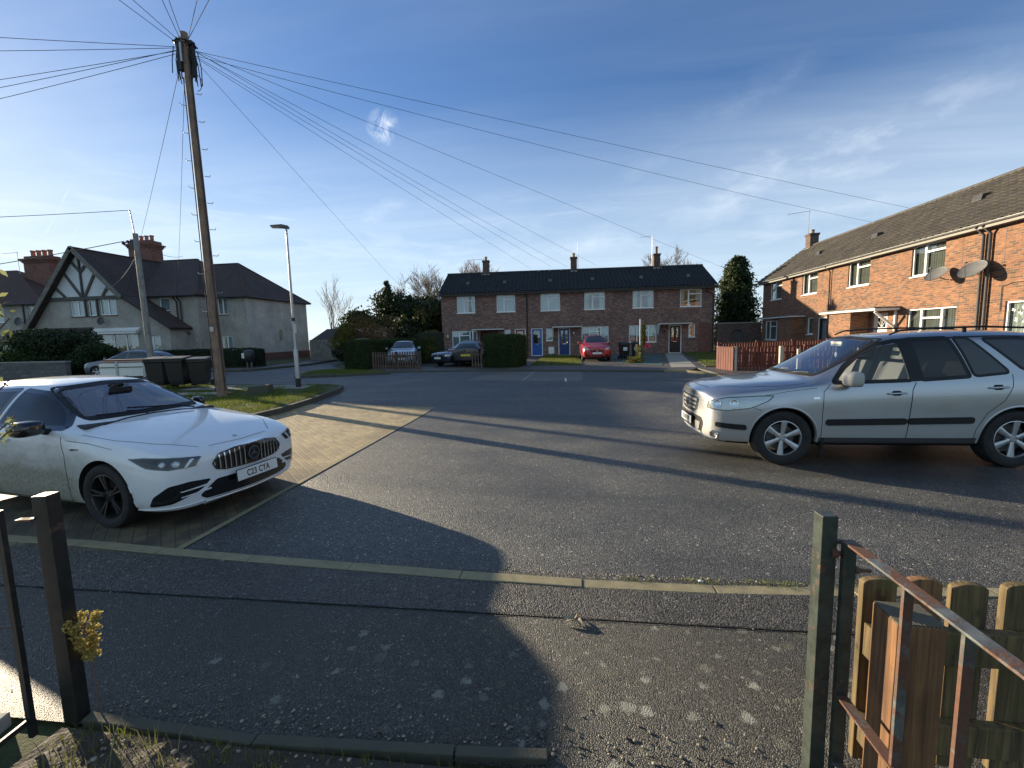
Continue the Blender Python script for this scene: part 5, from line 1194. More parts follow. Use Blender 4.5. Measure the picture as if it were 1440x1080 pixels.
# ------------------------------------------------------------ poles, wires, lamp
POLE = Vector((-10.55, 12.2, .14)); PT = Vector((-10.70, 12.25, 10.55))
def telegraph_pole():
    r = empty('telegraph_pole', tuple(POLE), 0, label='tall brown wooden telegraph pole with climbing steps on the grass verge', cat='telegraph pole')
    d = PT-POLE; pts = [d*t for t in (-.01, .25, .5, .75, 1)]
    MB().tube(pts, [.145, .130, .115, .100, .090], 20).build('pole', M['pole'], r, smooth=50)
    def at(z): return d*(z/d.z)
    z = 2.6; i = 0; vw = Vector((.78, .62, 0))
    while z < 9.4:
        s = 1 if i % 2 else -1; c = at(z); e = c+vw*s*.13
        MB().tube([e, e+vw*s*.13, e+vw*s*.15+Vector((0, 0, .05))], .011, 5).build('step', M['steel'], r)
        z += .38 if z > 4 else .55; i += 1
    for s in (1, -1):
        c = at(9.75)+Vector((.78, .62, 0))*s*.145; h = .48 if s > 0 else .40
        b = MB(); b.box((c.x-.055, c.y-.07, c.z-h), (c.x+.055, c.y+.07, c.z+h)); b.build('terminal_box', M['blackp'], r, bevel=.02)
        k = MB(); rnd = random.Random(4+s)
        for j in range(9):
            q = c+Vector((rnd.uniform(-.09, .09), rnd.uniform(-.12, .12), 0))
            k.tube([q+Vector((0, 0, h*.5)), q+Vector((.08*s, 0, -h*.4)), q+Vector((rnd.uniform(.0, .1)*s, rnd.uniform(-.05, .05), -h-rnd.uniform(.05, .3)))], .012, 4)
        k.build('hanging_leads', M['wire'], r)
    c = at(9.9); MB().box((c.x-.02, c.y-.20, c.z-.35), (c.x+.03, c.y-.17, c.z+.3)).build('earth_strip', M['steel'], r)
    rg = MB(); c = at(10.1); rg.tube([c+Vector((.25*math.cos(t), .25*math.sin(t), 0)) for t in np.linspace(0, 2*PI, 17)], .02, 6); 
    for a in range(8): v = Vector((math.cos(a*.785), math.sin(a*.785), 0)); rg.tube([c+v*.1, c+v*.3], .022, 6)
    rg.build('ring_head', M['blackp'], r)
    c = at(9.2); MB().tube([c+Vector((.16+.16*math.sin(t), .1, -.1-.22*math.cos(t))) for t in np.linspace(0, 5.4, 14)], .009, 5).build('cable_coil', M['wire'], r)
    cs = MB()
    for sd, ang in ((1, .3), (-1, 2.6)):
        o = Vector((math.cos(ang), -abs(math.sin(ang)), 0)); cs.tube([at(.2)+o*.168, at(4.5)+o*.152, at(9.2)+o*.128], .014, 5)
    cs.build('conduit', M['wire'], r)
    MB().box((-.06, -.172, 2.0), (.06, -.162, 2.14)).build('number_plate', M['steel'], r)
telegraph_pole()
def wire(a, b, sag=.25, rad=.008, label='', m='wire', group='overhead phone wires', n=14):
    a, b = Vector(a), Vector(b); pts = []
    for i in range(n+1): t = i/n; p = a.lerp(b, t); p.z -= 4*sag*t*(1-t); pts.append(p-a)
    o = MB().tube(pts, rad, 5).build('overhead_wire', M[m], loc=tuple(a), smooth=60)
    return tag(o, label, 'wire', group)
WT = PT+Vector((0, 0, -.45))
wires = [
 ((17.9, 25.5, 7.53), .05, 'upper of the two long wires crossing to the sunlit row roof'),
 ((17.9, 28.6, 7.64), .2, 'lower of the two long wires crossing to the sunlit row roof'),
 ((16.6, 44.0, 6.6), .05, 'wire running to behind the conifer between the terraces'),
 ((2.29, 37.0, 7.3), .04, 'wire passing just right of the middle chimney of the far terrace'),
 ((.01, 37.0, 7.25), .15, 'wire to the far ridge just left of the middle chimney'),
 ((-1.31, 37.0, 7.33), .05, 'middle wire of the three meeting the far ridge'),
 ((-3.06, 37.0, 7.3), .05, 'left wire of the three meeting the far ridge'),
 ((-16.0, 44.0, 6.0), .05, 'steep wire falling to the trees left of the far terrace'),
 ((-34.0, 4.0, 9.6), .2, 'highest wire leaving the left edge'), ((-34.0, 6.5, 9.3), .2, 'second wire leaving the left edge from the pole head'),
 ((-34.0, 9.5, 8.1), .25, 'upper wire of the close trio leaving the left edge'), ((-34.0, 10.0, 7.6), .3, 'middle wire of the close trio leaving the left edge'), ((-34.0, 10.6, 7.1), .3, 'lowest wire of the close trio leaving the left edge'),
 ((-31.0, 28.0, 5.2), .2, 'left of the two wires falling steeply to the gabled house'), ((-28.5, 29.6, 5.2), .2, 'right of the two wires falling steeply to the gabled house'),
 ((-9.5, -5, 9.5), .1, 'wire passing overhead at the top left'), ((-5.5, -6, 8.0), .15, 'wire going up and right from the pole to the top edge'),
 ((1.5, -6, 7.5), .2, 'first of two close wires crossing the top edge near the middle'), ((2.6, -6, 7.4), .2, 'second of two close wires crossing the top edge near the middle'),
 ((8.5, -6, 6.6), .25, 'upper of the two long wires leaving the top edge right of the middle'), ((10, -5, 6.3), .25, 'lower of the two long wires leaving the top edge right of the middle'),
]
PXW = []
for k, (b, s, l) in enumerate(wires):
    off = (Vector(b)-WT); off.z = 0; off.normalize(); wire(WT+off*.25+Vector((0, 0, random.uniform(-.12, .12))), b, s, .0065 if k < 8 else .0075, l)
def small_pole():
    r = empty('service_pole', (-19.4, 18.4, .13), 0, label='slimmer grey wooden pole with a short mast behind the bins', cat='telegraph pole')
    MB().tube([(0, 0, 0), (-.10, 0, 6.7)], [.135, .105], 16).build('pole', M['pole_grey'], r, smooth=50)
    MB().tube([(-.10, 0, 6.4), (-.2, 0, 7.4), (-.24, 0, 7.75)], .025, 8).build('mast', M['steel'], r, smooth=50)
    b = MB(); b.box((-.35, -.06, 6.0), (-.2, .06, 6.45)); b.build('insulator_box', M['blackp'], r, bevel=.01)
    a = MB(); a.tube([(-.1, 0, 6.4), (-.65, -.1, 6.3)], .03, 6); a.ball((-.65, -.1, 6.28), .07, 6); a.ball((-.45, -.07, 6.36), .06, 6); a.build('insulator_arm', M['blackp'], r)
small_pole()
SP = Vector((-19.5, 18.4, 6.6))
wire(SP+Vector((-.13, 0, 1.27)), (-45, 13.5, 7.6), .3, .013, 'level wire from the mast of the grey pole to the left edge', group='wires from the grey pole')
wire(SP+Vector((-.5, -.1, -.1)), (-45, 17, 4.3), .3, .018, 'wire sloping down left from the grey pole insulator', group='wires from the grey pole')
wire(SP+Vector((0, .1, -.5)), (-33.4, 28.0, 6.0), .75, .013, 'pale slack wire from the grey pole to the timbered gable', 'wirepale', group='wires from the grey pole')
wire(SP+Vector((0, .1, -.1)), (-29, 31, 8.4), .3, .012, 'short wire from the grey pole over the gabled house roof', group='wires from the grey pole')
def lamp():
    r = empty('street_lamp', (-9.33, 14.2, .17), 0, label='grey steel street lamp with flat lantern on the verge tip', cat='street lamp')
    MB().tube([(0, 0, .05), (0, 0, .34)], .088, 18).build('base_band', M['blackp'], r, smooth=40)
    MB().lathe([(.075, .34), (.075, 1.25), (.048, 1.38), (.046, 1.4)], 18).build('lower_column', M['lampgrey'], r, smooth=40)
    c = MB().lathe([(.044, 1.39), (.034, 5.2), (.031, 5.35)], 14).build('column', M['lampgrey'], r, smooth=40)
    MB().lathe([(.054, 2.3), (.054, 2.42)], 14).build('band', M['blackp'], c)
    b = MB(); b.tube([(0, 0, 5.3), (0, 0, 5.42), (-.1, -.02, 5.46)], [.035, .035, .03], 8); b.build('bracket', M['lampgrey'], r, smooth=40)
    l = MB(); l.prism([(.08, 5.38), (.08, 5.46), (-.12, 5.50), (-.46, 5.46), (-.48, 5.43), (-.20, 5.40)], -.11, .11, 'Y', M=Matrix.Rotation(R_(20), 4, 'Z')); lo = l.build('lantern', M['greyp'], r, bevel=.012)
    MB().box((-.45, -.10, 5.395), (-.15, .10, 5.402), M=Matrix.Rotation(R_(20), 4, 'Z')).build('lens', M['upvc'], lo)
    MB().box((.043, -.05, 1.9), (.06, .05, 2.2)).build('label_plate', M['signpaper'], r)
M['lampgrey'] = plain('lamp_grey', (.42, .43, .43), .4, metal=.55, var=.1)
lamp()
# ------------------------------------------------------------ bins and street furniture
def wheelie_bin(x, y, z, rz, m, label, lid=None, group='wheelie bins on the verge', s=1.0, sign=False, tilt=0):
    r = empty('wheelie_bin', (x, y, z), rz, label=label, cat='wheelie bin', group=group); r.scale = (s, s, s)
    mb = MB(); H = .98
    def ring(w0, w1, d0, d1, zz): return [(-w0, -d0, zz), (w0, -d0, zz), (w0, d1, zz), (-w0, d1, zz)]
    secs = [(.21, .20, .22, .08), (.23, .23, .26, .2), (.265, .30, .32, .86), (.29, .33, .34, .88), (.29, .33, .34, .96)]
    vs = []
    for w, d0, d1, zz in secs: vs += [(-w, -d0, zz), (w, -d0, zz), (w, d1, zz), (-w, d1, zz)]
    fs = [(3, 2, 1, 0)]+[(i*4+k, i*4+(k+1) % 4, i*4+4+(k+1) % 4, i*4+4+k) for i in range(len(secs)-1) for k in range(4)]+[(16, 17, 18, 19)]
    mb.add(vs, fs)
    mb.build('body', M[m], r, bevel=.012)
    l = MB(); l.add([(-.31, -.37, .965), (.31, -.37, .965), (.31, .36, .965), (-.31, .36, .965), (-.29, -.35, 1.0), (.29, -.35, 1.0), (.29, .30, 1.06), (-.29, .30, 1.06)], [(3, 2, 1, 0), (4, 5, 6, 7), (0, 1, 5, 4), (1, 2, 6, 5), (2, 3, 7, 6), (3, 0, 4, 7)])
    l.build('lid', M[lid or m], r, bevel=.012)
    MB().tube([(-.25, .36, .96), (-.25, .44, 1.0), (.25, .44, 1.0), (.25, .36, .96)], .018, 6).build('handle', M[m], r, smooth=50)
    for s_ in (-1, 1): MB().lathe([(.02, -.025), (.11, -.03), (.115, -.02), (.115, .02), (.11, .03), (.02, .025)], 16, 'X', (s_*.27, .27, .115)).build('wheel', M['tyre'], r, smooth=40)
    if sign: MB().box((-.12, -.325, .55), (.12, -.318, .75)).build('house_number_sticker', M['signpaper'], r)
    return r
wheelie_bin(-13.15, 14.3, .26, R_(25), 'brownbin', 'brown wheelie bin nearest the telegraph pole, its lid glinting in the sun')
wheelie_bin(-13.85, 14.15, .26, R_(15), 'blackp', 'black wheelie bin next to the brown one, right of the two black bins', s=1.04)
wheelie_bin(-14.52, 14.0, .26, R_(20), 'blackp', 'black wheelie bin closest to the white trailer, left of the two black bins', s=1.04)
wheelie_bin(3.35, 27.3, .2, R_(5), 'blackp', 'black wheelie bin with white sticker beside the red car', group='wheelie bins by the red car', sign=True)
wheelie_bin(4.1, 27.6, .2, R_(-8), 'blackp', 'black wheelie bin with white sticker farther from the red car', group='wheelie bins by the red car', sign=True)
def trailer():
    r = empty('utility_trailer', (-17.3, 14.3, .14), R_(8), label='small white-sided trailer with grey brackets left of the bins', cat='trailer')
    mb = MB(); mb.box((0, 0, .5), (1.95, .04, .98)); mb.box((0, 1.2, .5), (1.95, 1.24, .98)); mb.box((0, .04, .5), (.04, 1.2, .98)); mb.box((1.91, .04, .5), (1.95, 1.2, .98)); mb.box((.04, .04, .5), (1.91, 1.2, .54)); mb.build('body', M['pwhite'], r, bevel=.006)
    for x in (.62, 1.62): MB().box((x, -.03, .45), (x+.08, -.002, 1.06)).build('bracket', M['steel'], r, bevel=.005)
    MB().box((-.02, -.02, 1.0), (1.97, .06, 1.05)).box((.0, -.025, .83), (1.9, -.003, .86)).build('rail', M['greyp'], r)
    MB().box((-.1, .3, 1.06), (2.0, .5, 1.12)).build('plank', M['redwood'], r)
    for y in (-.06, 1.3): MB().lathe([(.03, -.05), (.24, -.06), (.26, -.04), (.26, .04), (.24, .06), (.03, .05)], 20, 'Y', (.98, y, .27)).build('wheel', M['tyre'], r, smooth=40)
    MB().tube([(1.9, .6, .48), (2.9, .6, .45)], .03, 6).build('drawbar', M['steel'], r); MB().tube([(2.6, .6, .45), (2.6, .6, .0)], .02, 6).build('prop_stand', M['steel'], r)
trailer()
mb = MB(); mb.add([(-.33, -.17, 0), (.33, -.17, 0), (.33, .17, 0), (-.33, .17, 0), (-.33, -.13, .26), (.33, -.15, .30), (.33, .15, .30), (-.33, .13, .26)], [(3, 2, 1, 0), (4, 5, 6, 7), (0, 1, 5, 4), (1, 2, 6, 5), (2, 3, 7, 6), (3, 0, 4, 7)])
tag(mb.build('stone_block', M['edging'], loc=(-9.75, 12.85, .14), rz=R_(12), bevel=.03), 'squared grey stone block lying on the grass right of the telegraph pole', 'block')
def round_bin():
    r = empty('waste_bin', (-19.1, 24.4, .15), 0, label='round black post-mounted bin with white notice beside the low dark hedge', cat='bin')
    MB().lathe([(.02, .45), (.25, .5), (.33, .7), (.34, .95), (.27, 1.12), (.1, 1.2), (.02, 1.2)], 20).build('drum', M['blackp'], r, smooth=40)
    MB().box((-.2, -.345, .7), (-.04, -.30, 1.0)).build('notice', M['signpaper'], r)
    for x in (-.14, .14): MB().box((x-.03, -.03, 0), (x+.03, .03, .5)).build('leg', M['greywood'], r)
round_bin()
def rose_arch():
    r = empty('climbing_rose', (3.8, 24.2, .15), 0, label='climbing plant with pale yellow leaves on a slim post in front of the terrace', cat='plant')
    MB().box((-.03, -.03, 0), (.03, .03, 2.35)).build('support_post', M['pwhite'], r)
    g = np.random.default_rng(3); n = 1500; h = g.random(n)**.9*2.1; rad = np.where(h < 1.0, .16, .11)*(.3+g.random(n)); a = g.random(n)*6.28
    P = np.stack([rad*np.cos(a)+.1+np.where(h < 1, -.1, .05), rad*np.sin(a), h], 1); leaf_cards('leaves', P, .04, M['leaf_gold'], r, None, .6, 3)
    P = np.stack([g.normal(.32, .07, 40), g.normal(0, .05, 40), g.normal(.95, .1, 40)], 1); leaf_cards('blossom', P, .05, M['pink'], r, None, .9, 5)
    g2 = np.random.default_rng(9); P = np.stack([g2.normal(-.6, .18, 500), g2.normal(0, .15, 500), np.abs(g2.normal(.15, .12, 500))], 1); 
    t = empty('low_plant', (3.4, 24.0, .12), 0, label='low pale green plant at the foot of the climbing rose', cat='plant'); leaf_cards('leaves', P*np.array([1, 1, 1])+np.array([.6, 0, 0]), .05, M['leaf_gold'], t, None, .5, 7)
rose_arch()
def white_post():
    tag(MB().box((-.05, -.05, 0), (.05, .05, 2.0)).build('gate_post', M['pwhite'], loc=(-9.9, 33.2, .1), bevel=.01), 'narrow white post at the left corner of the far terrace', 'post')
white_post()
tag(MB().lathe([(.001, .0), (.03, .0), (.035, .08), (.02, .13), (.001, .13)], 8).build('bottle', M['upvc'], loc=(-.1, 16.1, .09)), 'small white bottle standing on the pale parking pad', 'bottle')
# ------------------------------------------------------------ cars
def fillet(P, r, n=4):
    out = []; k = len(P)
    for i in range(k):
        a, b, c = Vector(P[i-1]), Vector(P[i]), Vector(P[(i+1) % k]); la, lc = (a-b).length, (c-b).length
        p = b+(a-b)*min(r/la, .45); q = b+(c-b)*min(r/lc, .45)
        for j in range(n+1): t = j/n; out.append(p*(1-t)**2+b*2*t*(1-t)+q*t*t)
    return [Vector(v) for v in out]
def resample(P, step):
    out = []
    for i in range(len(P)):
        a, b = P[i], P[(i+1) % len(P)]; n = max(1, int((b-a).length/step))
        for j in range(n): out.append(a.lerp(b, j/n))
    return out
def inset(P, e):
    ar = sum(P[i-1].x*P[i].y-P[i].x*P[i-1].y for i in range(len(P))); s = 1 if ar > 0 else -1; out = []
    for i in range(len(P)):
        a, b, c = P[i-1], P[i], P[(i+1) % len(P)]; d = (c-a)
        if d.length < 1e-6: d = b-a
        d.normalize(); out.append(b+Vector((-d.y, d.x))*e*s)
    return out
def inpoly(x, y, P):
    c = False; j = len(P)-1
    for i in range(len(P)):
        if (P[i].y > y) != (P[j].y > y) and x < (P[j].x-P[i].x)*(y-P[i].y)/(P[j].y-P[i].y)+P[i].x: c = not c
        j = i
    return c
class Car:
    def __init__(s, loc, rz, paint, label, cat='car', group=None, name='parked_car'):
        s.root = empty(name, loc, rz, label=label, cat=cat, group=group); s.paint = paint; s.holes = []
    def cage(s, st, bulge=(.08, .05), crease_belt=.5, crease_rows=None, levels=3, wells=None, wr=.38, under=.3, wz=None):
        bm = bmesh.new(); cl = bm.edges.layers.float.new('crease_edge'); rings = []
        for (x, zb, wb, ws, zs, wm, zm, wsh, zsh, wbl, zbl, w_r, z_r, zc) in st:
            half = [(0, zb), (wb, zb), (ws, zs), (wm, zm), (wsh, zsh), (wbl, zbl), (w_r, z_r), (w_r*.55, z_r+(zc-z_r)*.75), (0, zc)]
            rings.append([bm.verts.new((x, y, z)) for y, z in half]+[bm.verts.new((x, -y, z)) for y, z in half[-2:0:-1]])
        n = 16
        for a, b in zip(rings, rings[1:]):
            for k in range(n): bm.faces.new((a[k], a[(k+1) % n], b[(k+1) % n], b[k]))
        for ring, bl, x0 in ((rings[0], bulge[0], 1), (rings[-1], -bulge[1], -1)):
            C = [ring[0]]+[bm.verts.new((ring[i].co.x+bl, 0, ring[i].co.z)) for i in range(1, 8)]+[ring[8]]
            for i in range(8):
                R = [ring[i], ring[i+1]]; L = [ring[(16-i) % 16], ring[15-i]]
                for sd in (R, L):
                    v = []
                    for w in (C[i], sd[0], sd[1], C[i+1]):
                        if w not in v: v.append(w)
                    bm.faces.new(v)
        bmesh.ops.recalc_face_normals(bm, faces=bm.faces)
        for a, b in zip(rings, rings[1:]):
            for k, c in ((5, crease_belt), (11, crease_belt)):
                e = bm.edges.get((a[k], b[k])); e[cl] = c
        for ri, c in (crease_rows or {}).items():
            for k in range(5, 11): bm.edges.get((rings[ri][k], rings[ri][k+1]))[cl] = c
        me = bpy.data.meshes.new('body'); bm.to_mesh(me); bm.free(); ob = link_mesh('tmp', me); ob.modifiers.new('s', 'SUBSURF').levels = levels
        cut = []
        for cx in (wells or []):
            for sd in (1, -1):
                c = MB().lathe([(.001, .50), (wr, .50), (wr, 1.4), (.001, 1.4)], 40, 'Y').build('cut', M['well']); c.location = (cx, 0 if sd > 0 else 0, wz or .34); c.scale = (1, sd, 1); cut.append(c)
                m = ob.modifiers.new('b', 'BOOLEAN'); m.operation = 'DIFFERENCE'; m.solver = 'EXACT'; m.object = c
        bpy.context.view_layer.update(); dg = bpy.context.evaluated_depsgraph_get()
        me2 = bpy.data.meshes.new_from_object(ob.evaluated_get(dg)); bpy.data.objects.remove(ob)
        for c in cut: bpy.data.objects.remove(c)
        me2.name = 'body'; s.me = me2
        bm = bmesh.new(); bm.from_mesh(me2); bmesh.ops.recalc_face_normals(bm, faces=bm.faces)
        s.wells = wells or []; s.wr = wr; s.wz = wz or .34; s.bm = bm; s.bvh = BVHTree.FromBMesh(bm); s.under = under
        return s
    def basis(s, D):
        D = Vector(D).normalized()
        if abs(D.z) > .9: return D, Vector((1, 0, 0)), Vector((0, 1, 0))
        B = (Vector((0, 0, 1))-D*D.z).normalized(); return D, B.cross(D), B
    def outline(s, pts, D, r):
        D, A, B = s.basis(D); P = [Vector((Vector(p).dot(A), Vector(p).dot(B))) for p in pts]; return (fillet(P, r) if r > 0 else P), D, A, B
    def hit(s, q, D, A, B):
        o = A*q.x+B*q.y-D*6; h = s.bvh.ray_cast(o, D)
        if h[0] is None or h[3] > 7.5:
            h = s.bvh.find_nearest(A*q.x+B*q.y-D*.8); return h[0], h[1]
        n = h[1] if h[1].dot(D) < 0 else -h[1]; return h[0], n
    def patch(s, name, pts, D, m, off=.004, thick=.012, r=.03, cell=.06, parent=None, smooth=60, uv=False):
        P, D, A, B = s.outline(pts, D, r); bm = bmesh.new()
        P = [p for i, p in enumerate(P) if (p-P[i-1]).length > 1e-5]
        bm.faces.new([bm.verts.new((p.x, p.y, 0)) for p in resample(P, cell)])
        xs = [p.x for p in P]; ys = [p.y for p in P]
        for lo, hi, no in ((min(xs), max(xs), (1, 0, 0)), (min(ys), max(ys), (0, 1, 0))):
            c = lo+cell
            while c < hi-.005: bmesh.ops.bisect_plane(bm, geom=bm.verts[:]+bm.edges[:]+bm.faces[:], plane_co=Vector(no)*c, plane_no=no); c += cell
        bmesh.ops.triangulate(bm, faces=[f for f in bm.faces if len(f.verts) > 4])
        nn = {}
        for v in bm.verts:
            p, n = s.hit(v.co, D, A, B); nn[v] = n; v.co = p+n*off
        bmesh.ops.recalc_face_normals(bm, faces=bm.faces)
        if sum((f.normal.dot(D))*f.calc_area() for f in bm.faces) > 0: bmesh.ops.reverse_faces(bm, faces=bm.faces)
        if thick:
            be = [e for e in bm.edges if e.is_boundary]; src = {tuple(round(c, 5) for c in v.co): nn[v] for e in be for v in e.verts}
            g = bmesh.ops.extrude_edge_only(bm, edges=be)
            for v in g['geom']:
                if isinstance(v, bmesh.types.BMVert): v.co -= src.get(tuple(round(c, 5) for c in v.co), -D)*thick
        me = bpy.data.meshes.new(name); bm.to_mesh(me); bm.free(); me.materials.append(m); me.shade_smooth(); me.set_sharp_from_angle(angle=R_(smooth))
        return link_mesh(name, me, parent or s.root)
    def ring(s, name, pts, D, m, width=.03, off=.006, r=.03, parent=None, out=0.0, thick=.01, closed=True, step=.035):
        P, D, A, B = s.outline(pts, D, r)
        if not closed: P = [Vector((Vector(p).dot(A), Vector(p).dot(B))) for p in pts]
        P = resample(P, step)
        if out: P = inset(P, -out)
        Q = inset(P, width); k = len(P); mb = MB()
        if not closed:
            k = len(P); last = P[-1]
        a = []; b = []
        for p, q in zip(P, Q):
            h, n = s.hit(p, D, A, B); h2, n2 = s.hit(q, D, A, B); a.append((h+n*off, h-n*thick)); b.append((h2+n2*off, h2-n2*thick))
        vs = [x[0] for x in a]+[x[0] for x in b]+[x[1] for x in a]+[x[1] for x in b]; rg = range(k)
        fs = [(i, (i+1) % k, k+(i+1) % k, k+i) for i in rg]+[(i, 2*k+i, 2*k+(i+1) % k, (i+1) % k) for i in rg]+[(k+i, k+(i+1) % k, 3*k+(i+1) % k, 3*k+i) for i in rg]
        return mb.add(vs, fs).build(name, m, parent or s.root, smooth=50, uv=False)
    def line(s, name, pts, D, m, w=.006, off=.0015, parent=None, step=.04, lift=None):
        """a thin strip following the panel surface (shut lines, mouldings)"""
        D, A, B = s.basis(D); P = [Vector((Vector(p).dot(A), Vector(p).dot(B))) for p in pts]; Q = []
        for p, q in zip(P, P[1:]):
            n = max(1, int((q-p).length/step))
            for j in range(n): Q.append(p.lerp(q, j/n))
        Q.append(P[-1]); vs = []
        for i, p in enumerate(Q):
            d = (Q[min(i+1, len(Q)-1)]-Q[max(i-1, 0)]).normalized(); e = Vector((-d.y, d.x))*w/2
            for q in (p-e, p+e): h, n = s.hit(q, D, A, B); vs.append(h+n*off)
        fs = [(2*i, 2*i+1, 2*i+3, 2*i+2) for i in range(len(Q)-1)]
        return (vs, fs)
    def lines(s, name, specs, m, parent=None):
        mb = MB()
        for pts, D, w in specs: v, f = s.line(name, pts, D, m, w); mb.add(v, f)
        return mb.build(name, m, parent or s.root, fix=False, uv=False)
    def hole(s, pts, D, pred, r=.03, ins=.012):
        P, D, A, B = s.outline(pts, D, r); s.holes.append((inset(resample(P, .03), ins), D, A, B, pred))
    def finish(s, mats_extra=None, low=None, low_mat=None, refine=3):
        bm = s.bm
        for P, D, A, B, pred in s.holes:
            seg = P; xs = [p.x for p in P]; ys = [p.y for p in P]; x0, x1, y0, y1 = min(xs)-.1, max(xs)+.1, min(ys)-.1, max(ys)+.1
            for it in range(refine):
                sel = set()
                for f in bm.faces:
                    c = f.calc_center_median(); u, v = c.dot(A), c.dot(B)
                    if not (x0 < u < x1 and y0 < v < y1) or f.normal.dot(D) > .1 or not pred(c): continue
                    rad = max((w.co-c).length for w in f.verts)
                    if rad < .012: continue
                    if any(abs(p.x-u) < rad and abs(p.y-v) < rad for p in seg): sel.update(f.edges)
                if not sel: break
                bmesh.ops.subdivide_edges(bm, edges=list(sel), cuts=1, use_grid_fill=True)
            kill = []
            for f in bm.faces:
                c = f.calc_center_median(); u, v = c.dot(A), c.dot(B)
                if x0 < u < x1 and y0 < v < y1 and f.normal.dot(D) < .1 and pred(c) and inpoly(u, v, P): kill.append(f)
            bmesh.ops.delete(bm, geom=kill, context='FACES')
        mats = [s.paint, M['well'], M['trim'], low_mat or M['trim']]
        for f in bm.faces:
            c = f.calc_center_median(); mi = 0
            for cx in s.wells:
                if math.hypot(c.x-cx, c.z-s.wz) < s.wr+.004 and abs(c.y) > .48 and (abs(f.normal.y) > .9 and abs(c.y) < .6 or abs(math.hypot(c.x-cx, c.z-s.wz)-s.wr) < .02 and abs(f.normal.y) < .3): mi = 1
            if mi == 0 and f.normal.z < -.6 and c.z < s.under: mi = 2
            if mi == 0 and low and c.z < low(c.x): mi = 3
            f.material_index = mi; f.smooth = True
        me = bpy.data.meshes.new('body'); bm.to_mesh(me); bm.free()
        for m in mats: me.materials.append(m)
        me.shade_smooth(); me.set_sharp_from_angle(angle=R_(38)); s.body = link_mesh('body', me, s.root); return s.body
    def wheel(s, x, y, side, R, rim, w, style, steer=0):
        mb = MB(); h = w/2; prof = [(rim*.97, -h*.8), (rim+.01, -h*.92), (R*.86, -h), (R*.955, -h*.92), (R*.99, -h*.72), (R, -h*.4), (R-.006, -h*.36), (R-.006, -h*.30), (R, -h*.26), (R, h*.26), (R-.006, h*.30), (R-.006, h*.36), (R, h*.4), (R*.99, h*.72), (R*.955, h*.92), (R*.86, h), (rim+.01, h*.92), (rim*.97, h*.8)]
        mb.lathe(prof, 48, 'Y'); o = mb.build('wheel', M['tyre'], s.root, loc=(x, y, R), rz=steer, smooth=35)
        rb = MB(); sg = side
        rb.lathe([(rim*.985, sg*h*.86), (rim*.95, sg*h*.88), (rim*.92, sg*h*.72)], 48, 'Y'); bl = MB().lathe([(rim*.92, sg*h*.72), (rim*.88, sg*h*.4), (rim*.86, -sg*h*.8)], 48, 'Y').build('rim_barrel', M['trim'], o, smooth=40)
        m_r = M['alloy'] if style in ('six', 'five') else M['darkalloy']
        yo = sg*h*.80
        def spoke(mb, ang, w0, w1, r0, r1, y0, y1, t=.02):
            d = Vector((math.cos(ang), 0, math.sin(ang))); q = Vector((-math.sin(ang), 0, math.cos(ang))); vs = []
            for rr, ww, yy in ((r0, w0, y0), ((r0+r1)/2, (w0+w1)/2*.96, y0*.45+y1*.55), (r1, w1, y1)):
                for u, dy in ((-ww/2, 0), (-ww*.32, sg*.006), (ww*.32, sg*.006), (ww/2, 0), (ww/2, -sg*t*1.6), (-ww/2, -sg*t*1.6)): vs.append(d*rr+q*u+Vector((0, yy+dy, 0)))
            fs = [(i*6+k, i*6+(k+1) % 6, i*6+6+(k+1) % 6, i*6+6+k) for i in range(2) for k in range(6)]+[(0, 1, 2, 3, 4, 5), (17, 16, 15, 14, 13, 12)]
            mb.add(vs, fs)
        if style == 'six':
            for k in range(6): spoke(rb, k*PI/3+PI/2+.1, .046, .080, .04, rim*.94, yo*.84, yo*.98, .010)
        elif style == 'five':
            for k in range(5): spoke(rb, k*2*PI/5+PI/2, .05, .07, .04, rim*.93, yo*.86, yo*.96)
        elif style == 'twin':
            for k in range(5):
                a = k*2*PI/5+PI/2+.18
                for dlt in (-.17, .17): spoke(rb, a+dlt*.55, .034, .026, .05, rim*.94, yo*.80, yo*.98, .016)
        rb.lathe([(.001, yo*.80), (.05, yo*.82), (.068, yo*.74), (.07, yo*.4)], 24, 'Y')
        ro = rb.build('rim', m_r, o, smooth=40)
        if style == 'twin':
            ed = MB()
            for k in range(5):
                a = k*2*PI/5+PI/2+.18
                for dlt in (-.17, .17):
                    aa = a+dlt*.55+(.045 if dlt > 0 else -.045); d = Vector((math.cos(aa), 0, math.sin(aa))); d2 = Vector((math.cos(aa+(.06 if dlt > 0 else -.06)*.3), 0, math.sin(aa+(.06 if dlt > 0 else -.06)*.3)))
                    ed.beam(d*.075+Vector((0, yo*.84+sg*.004, 0)), d2*rim*.93+Vector((0, yo*.99+sg*.004, 0)), .006, .006)
            ed.lathe([(rim*.965, yo*1.085), (rim*.94, yo*1.09), (rim*.935, yo*1.04)], 48, 'Y'); ed.build('machined_edges', M['machined'], ro, smooth=40)
        cp = MB().lathe([(.001, yo*.86), (.028, yo*.86), (.032, yo*.80)], 20, 'Y').build('centre_cap', M['gloss_black'] if style == 'twin' else M['alloy'], ro, smooth=40)
        bo = MB()
        for k in range(5): a = k*2*PI/5+.3; bo.lathe([(.001, yo*.85), (.010, yo*.85), (.011, yo*.7)], 8, 'Y', (math.cos(a)*.05, 0, math.sin(a)*.05))
        bo.build('wheel_bolts', M['trim'], ro)
        MB().lathe([(.001, 0), (rim*.74, 0), (rim*.74, sg*.012), (.001, sg*.012)], 32, 'Y').build('brake_disc', M['greyp'] if style != 'twin' else M['trim'], o, smooth=40)
        return o
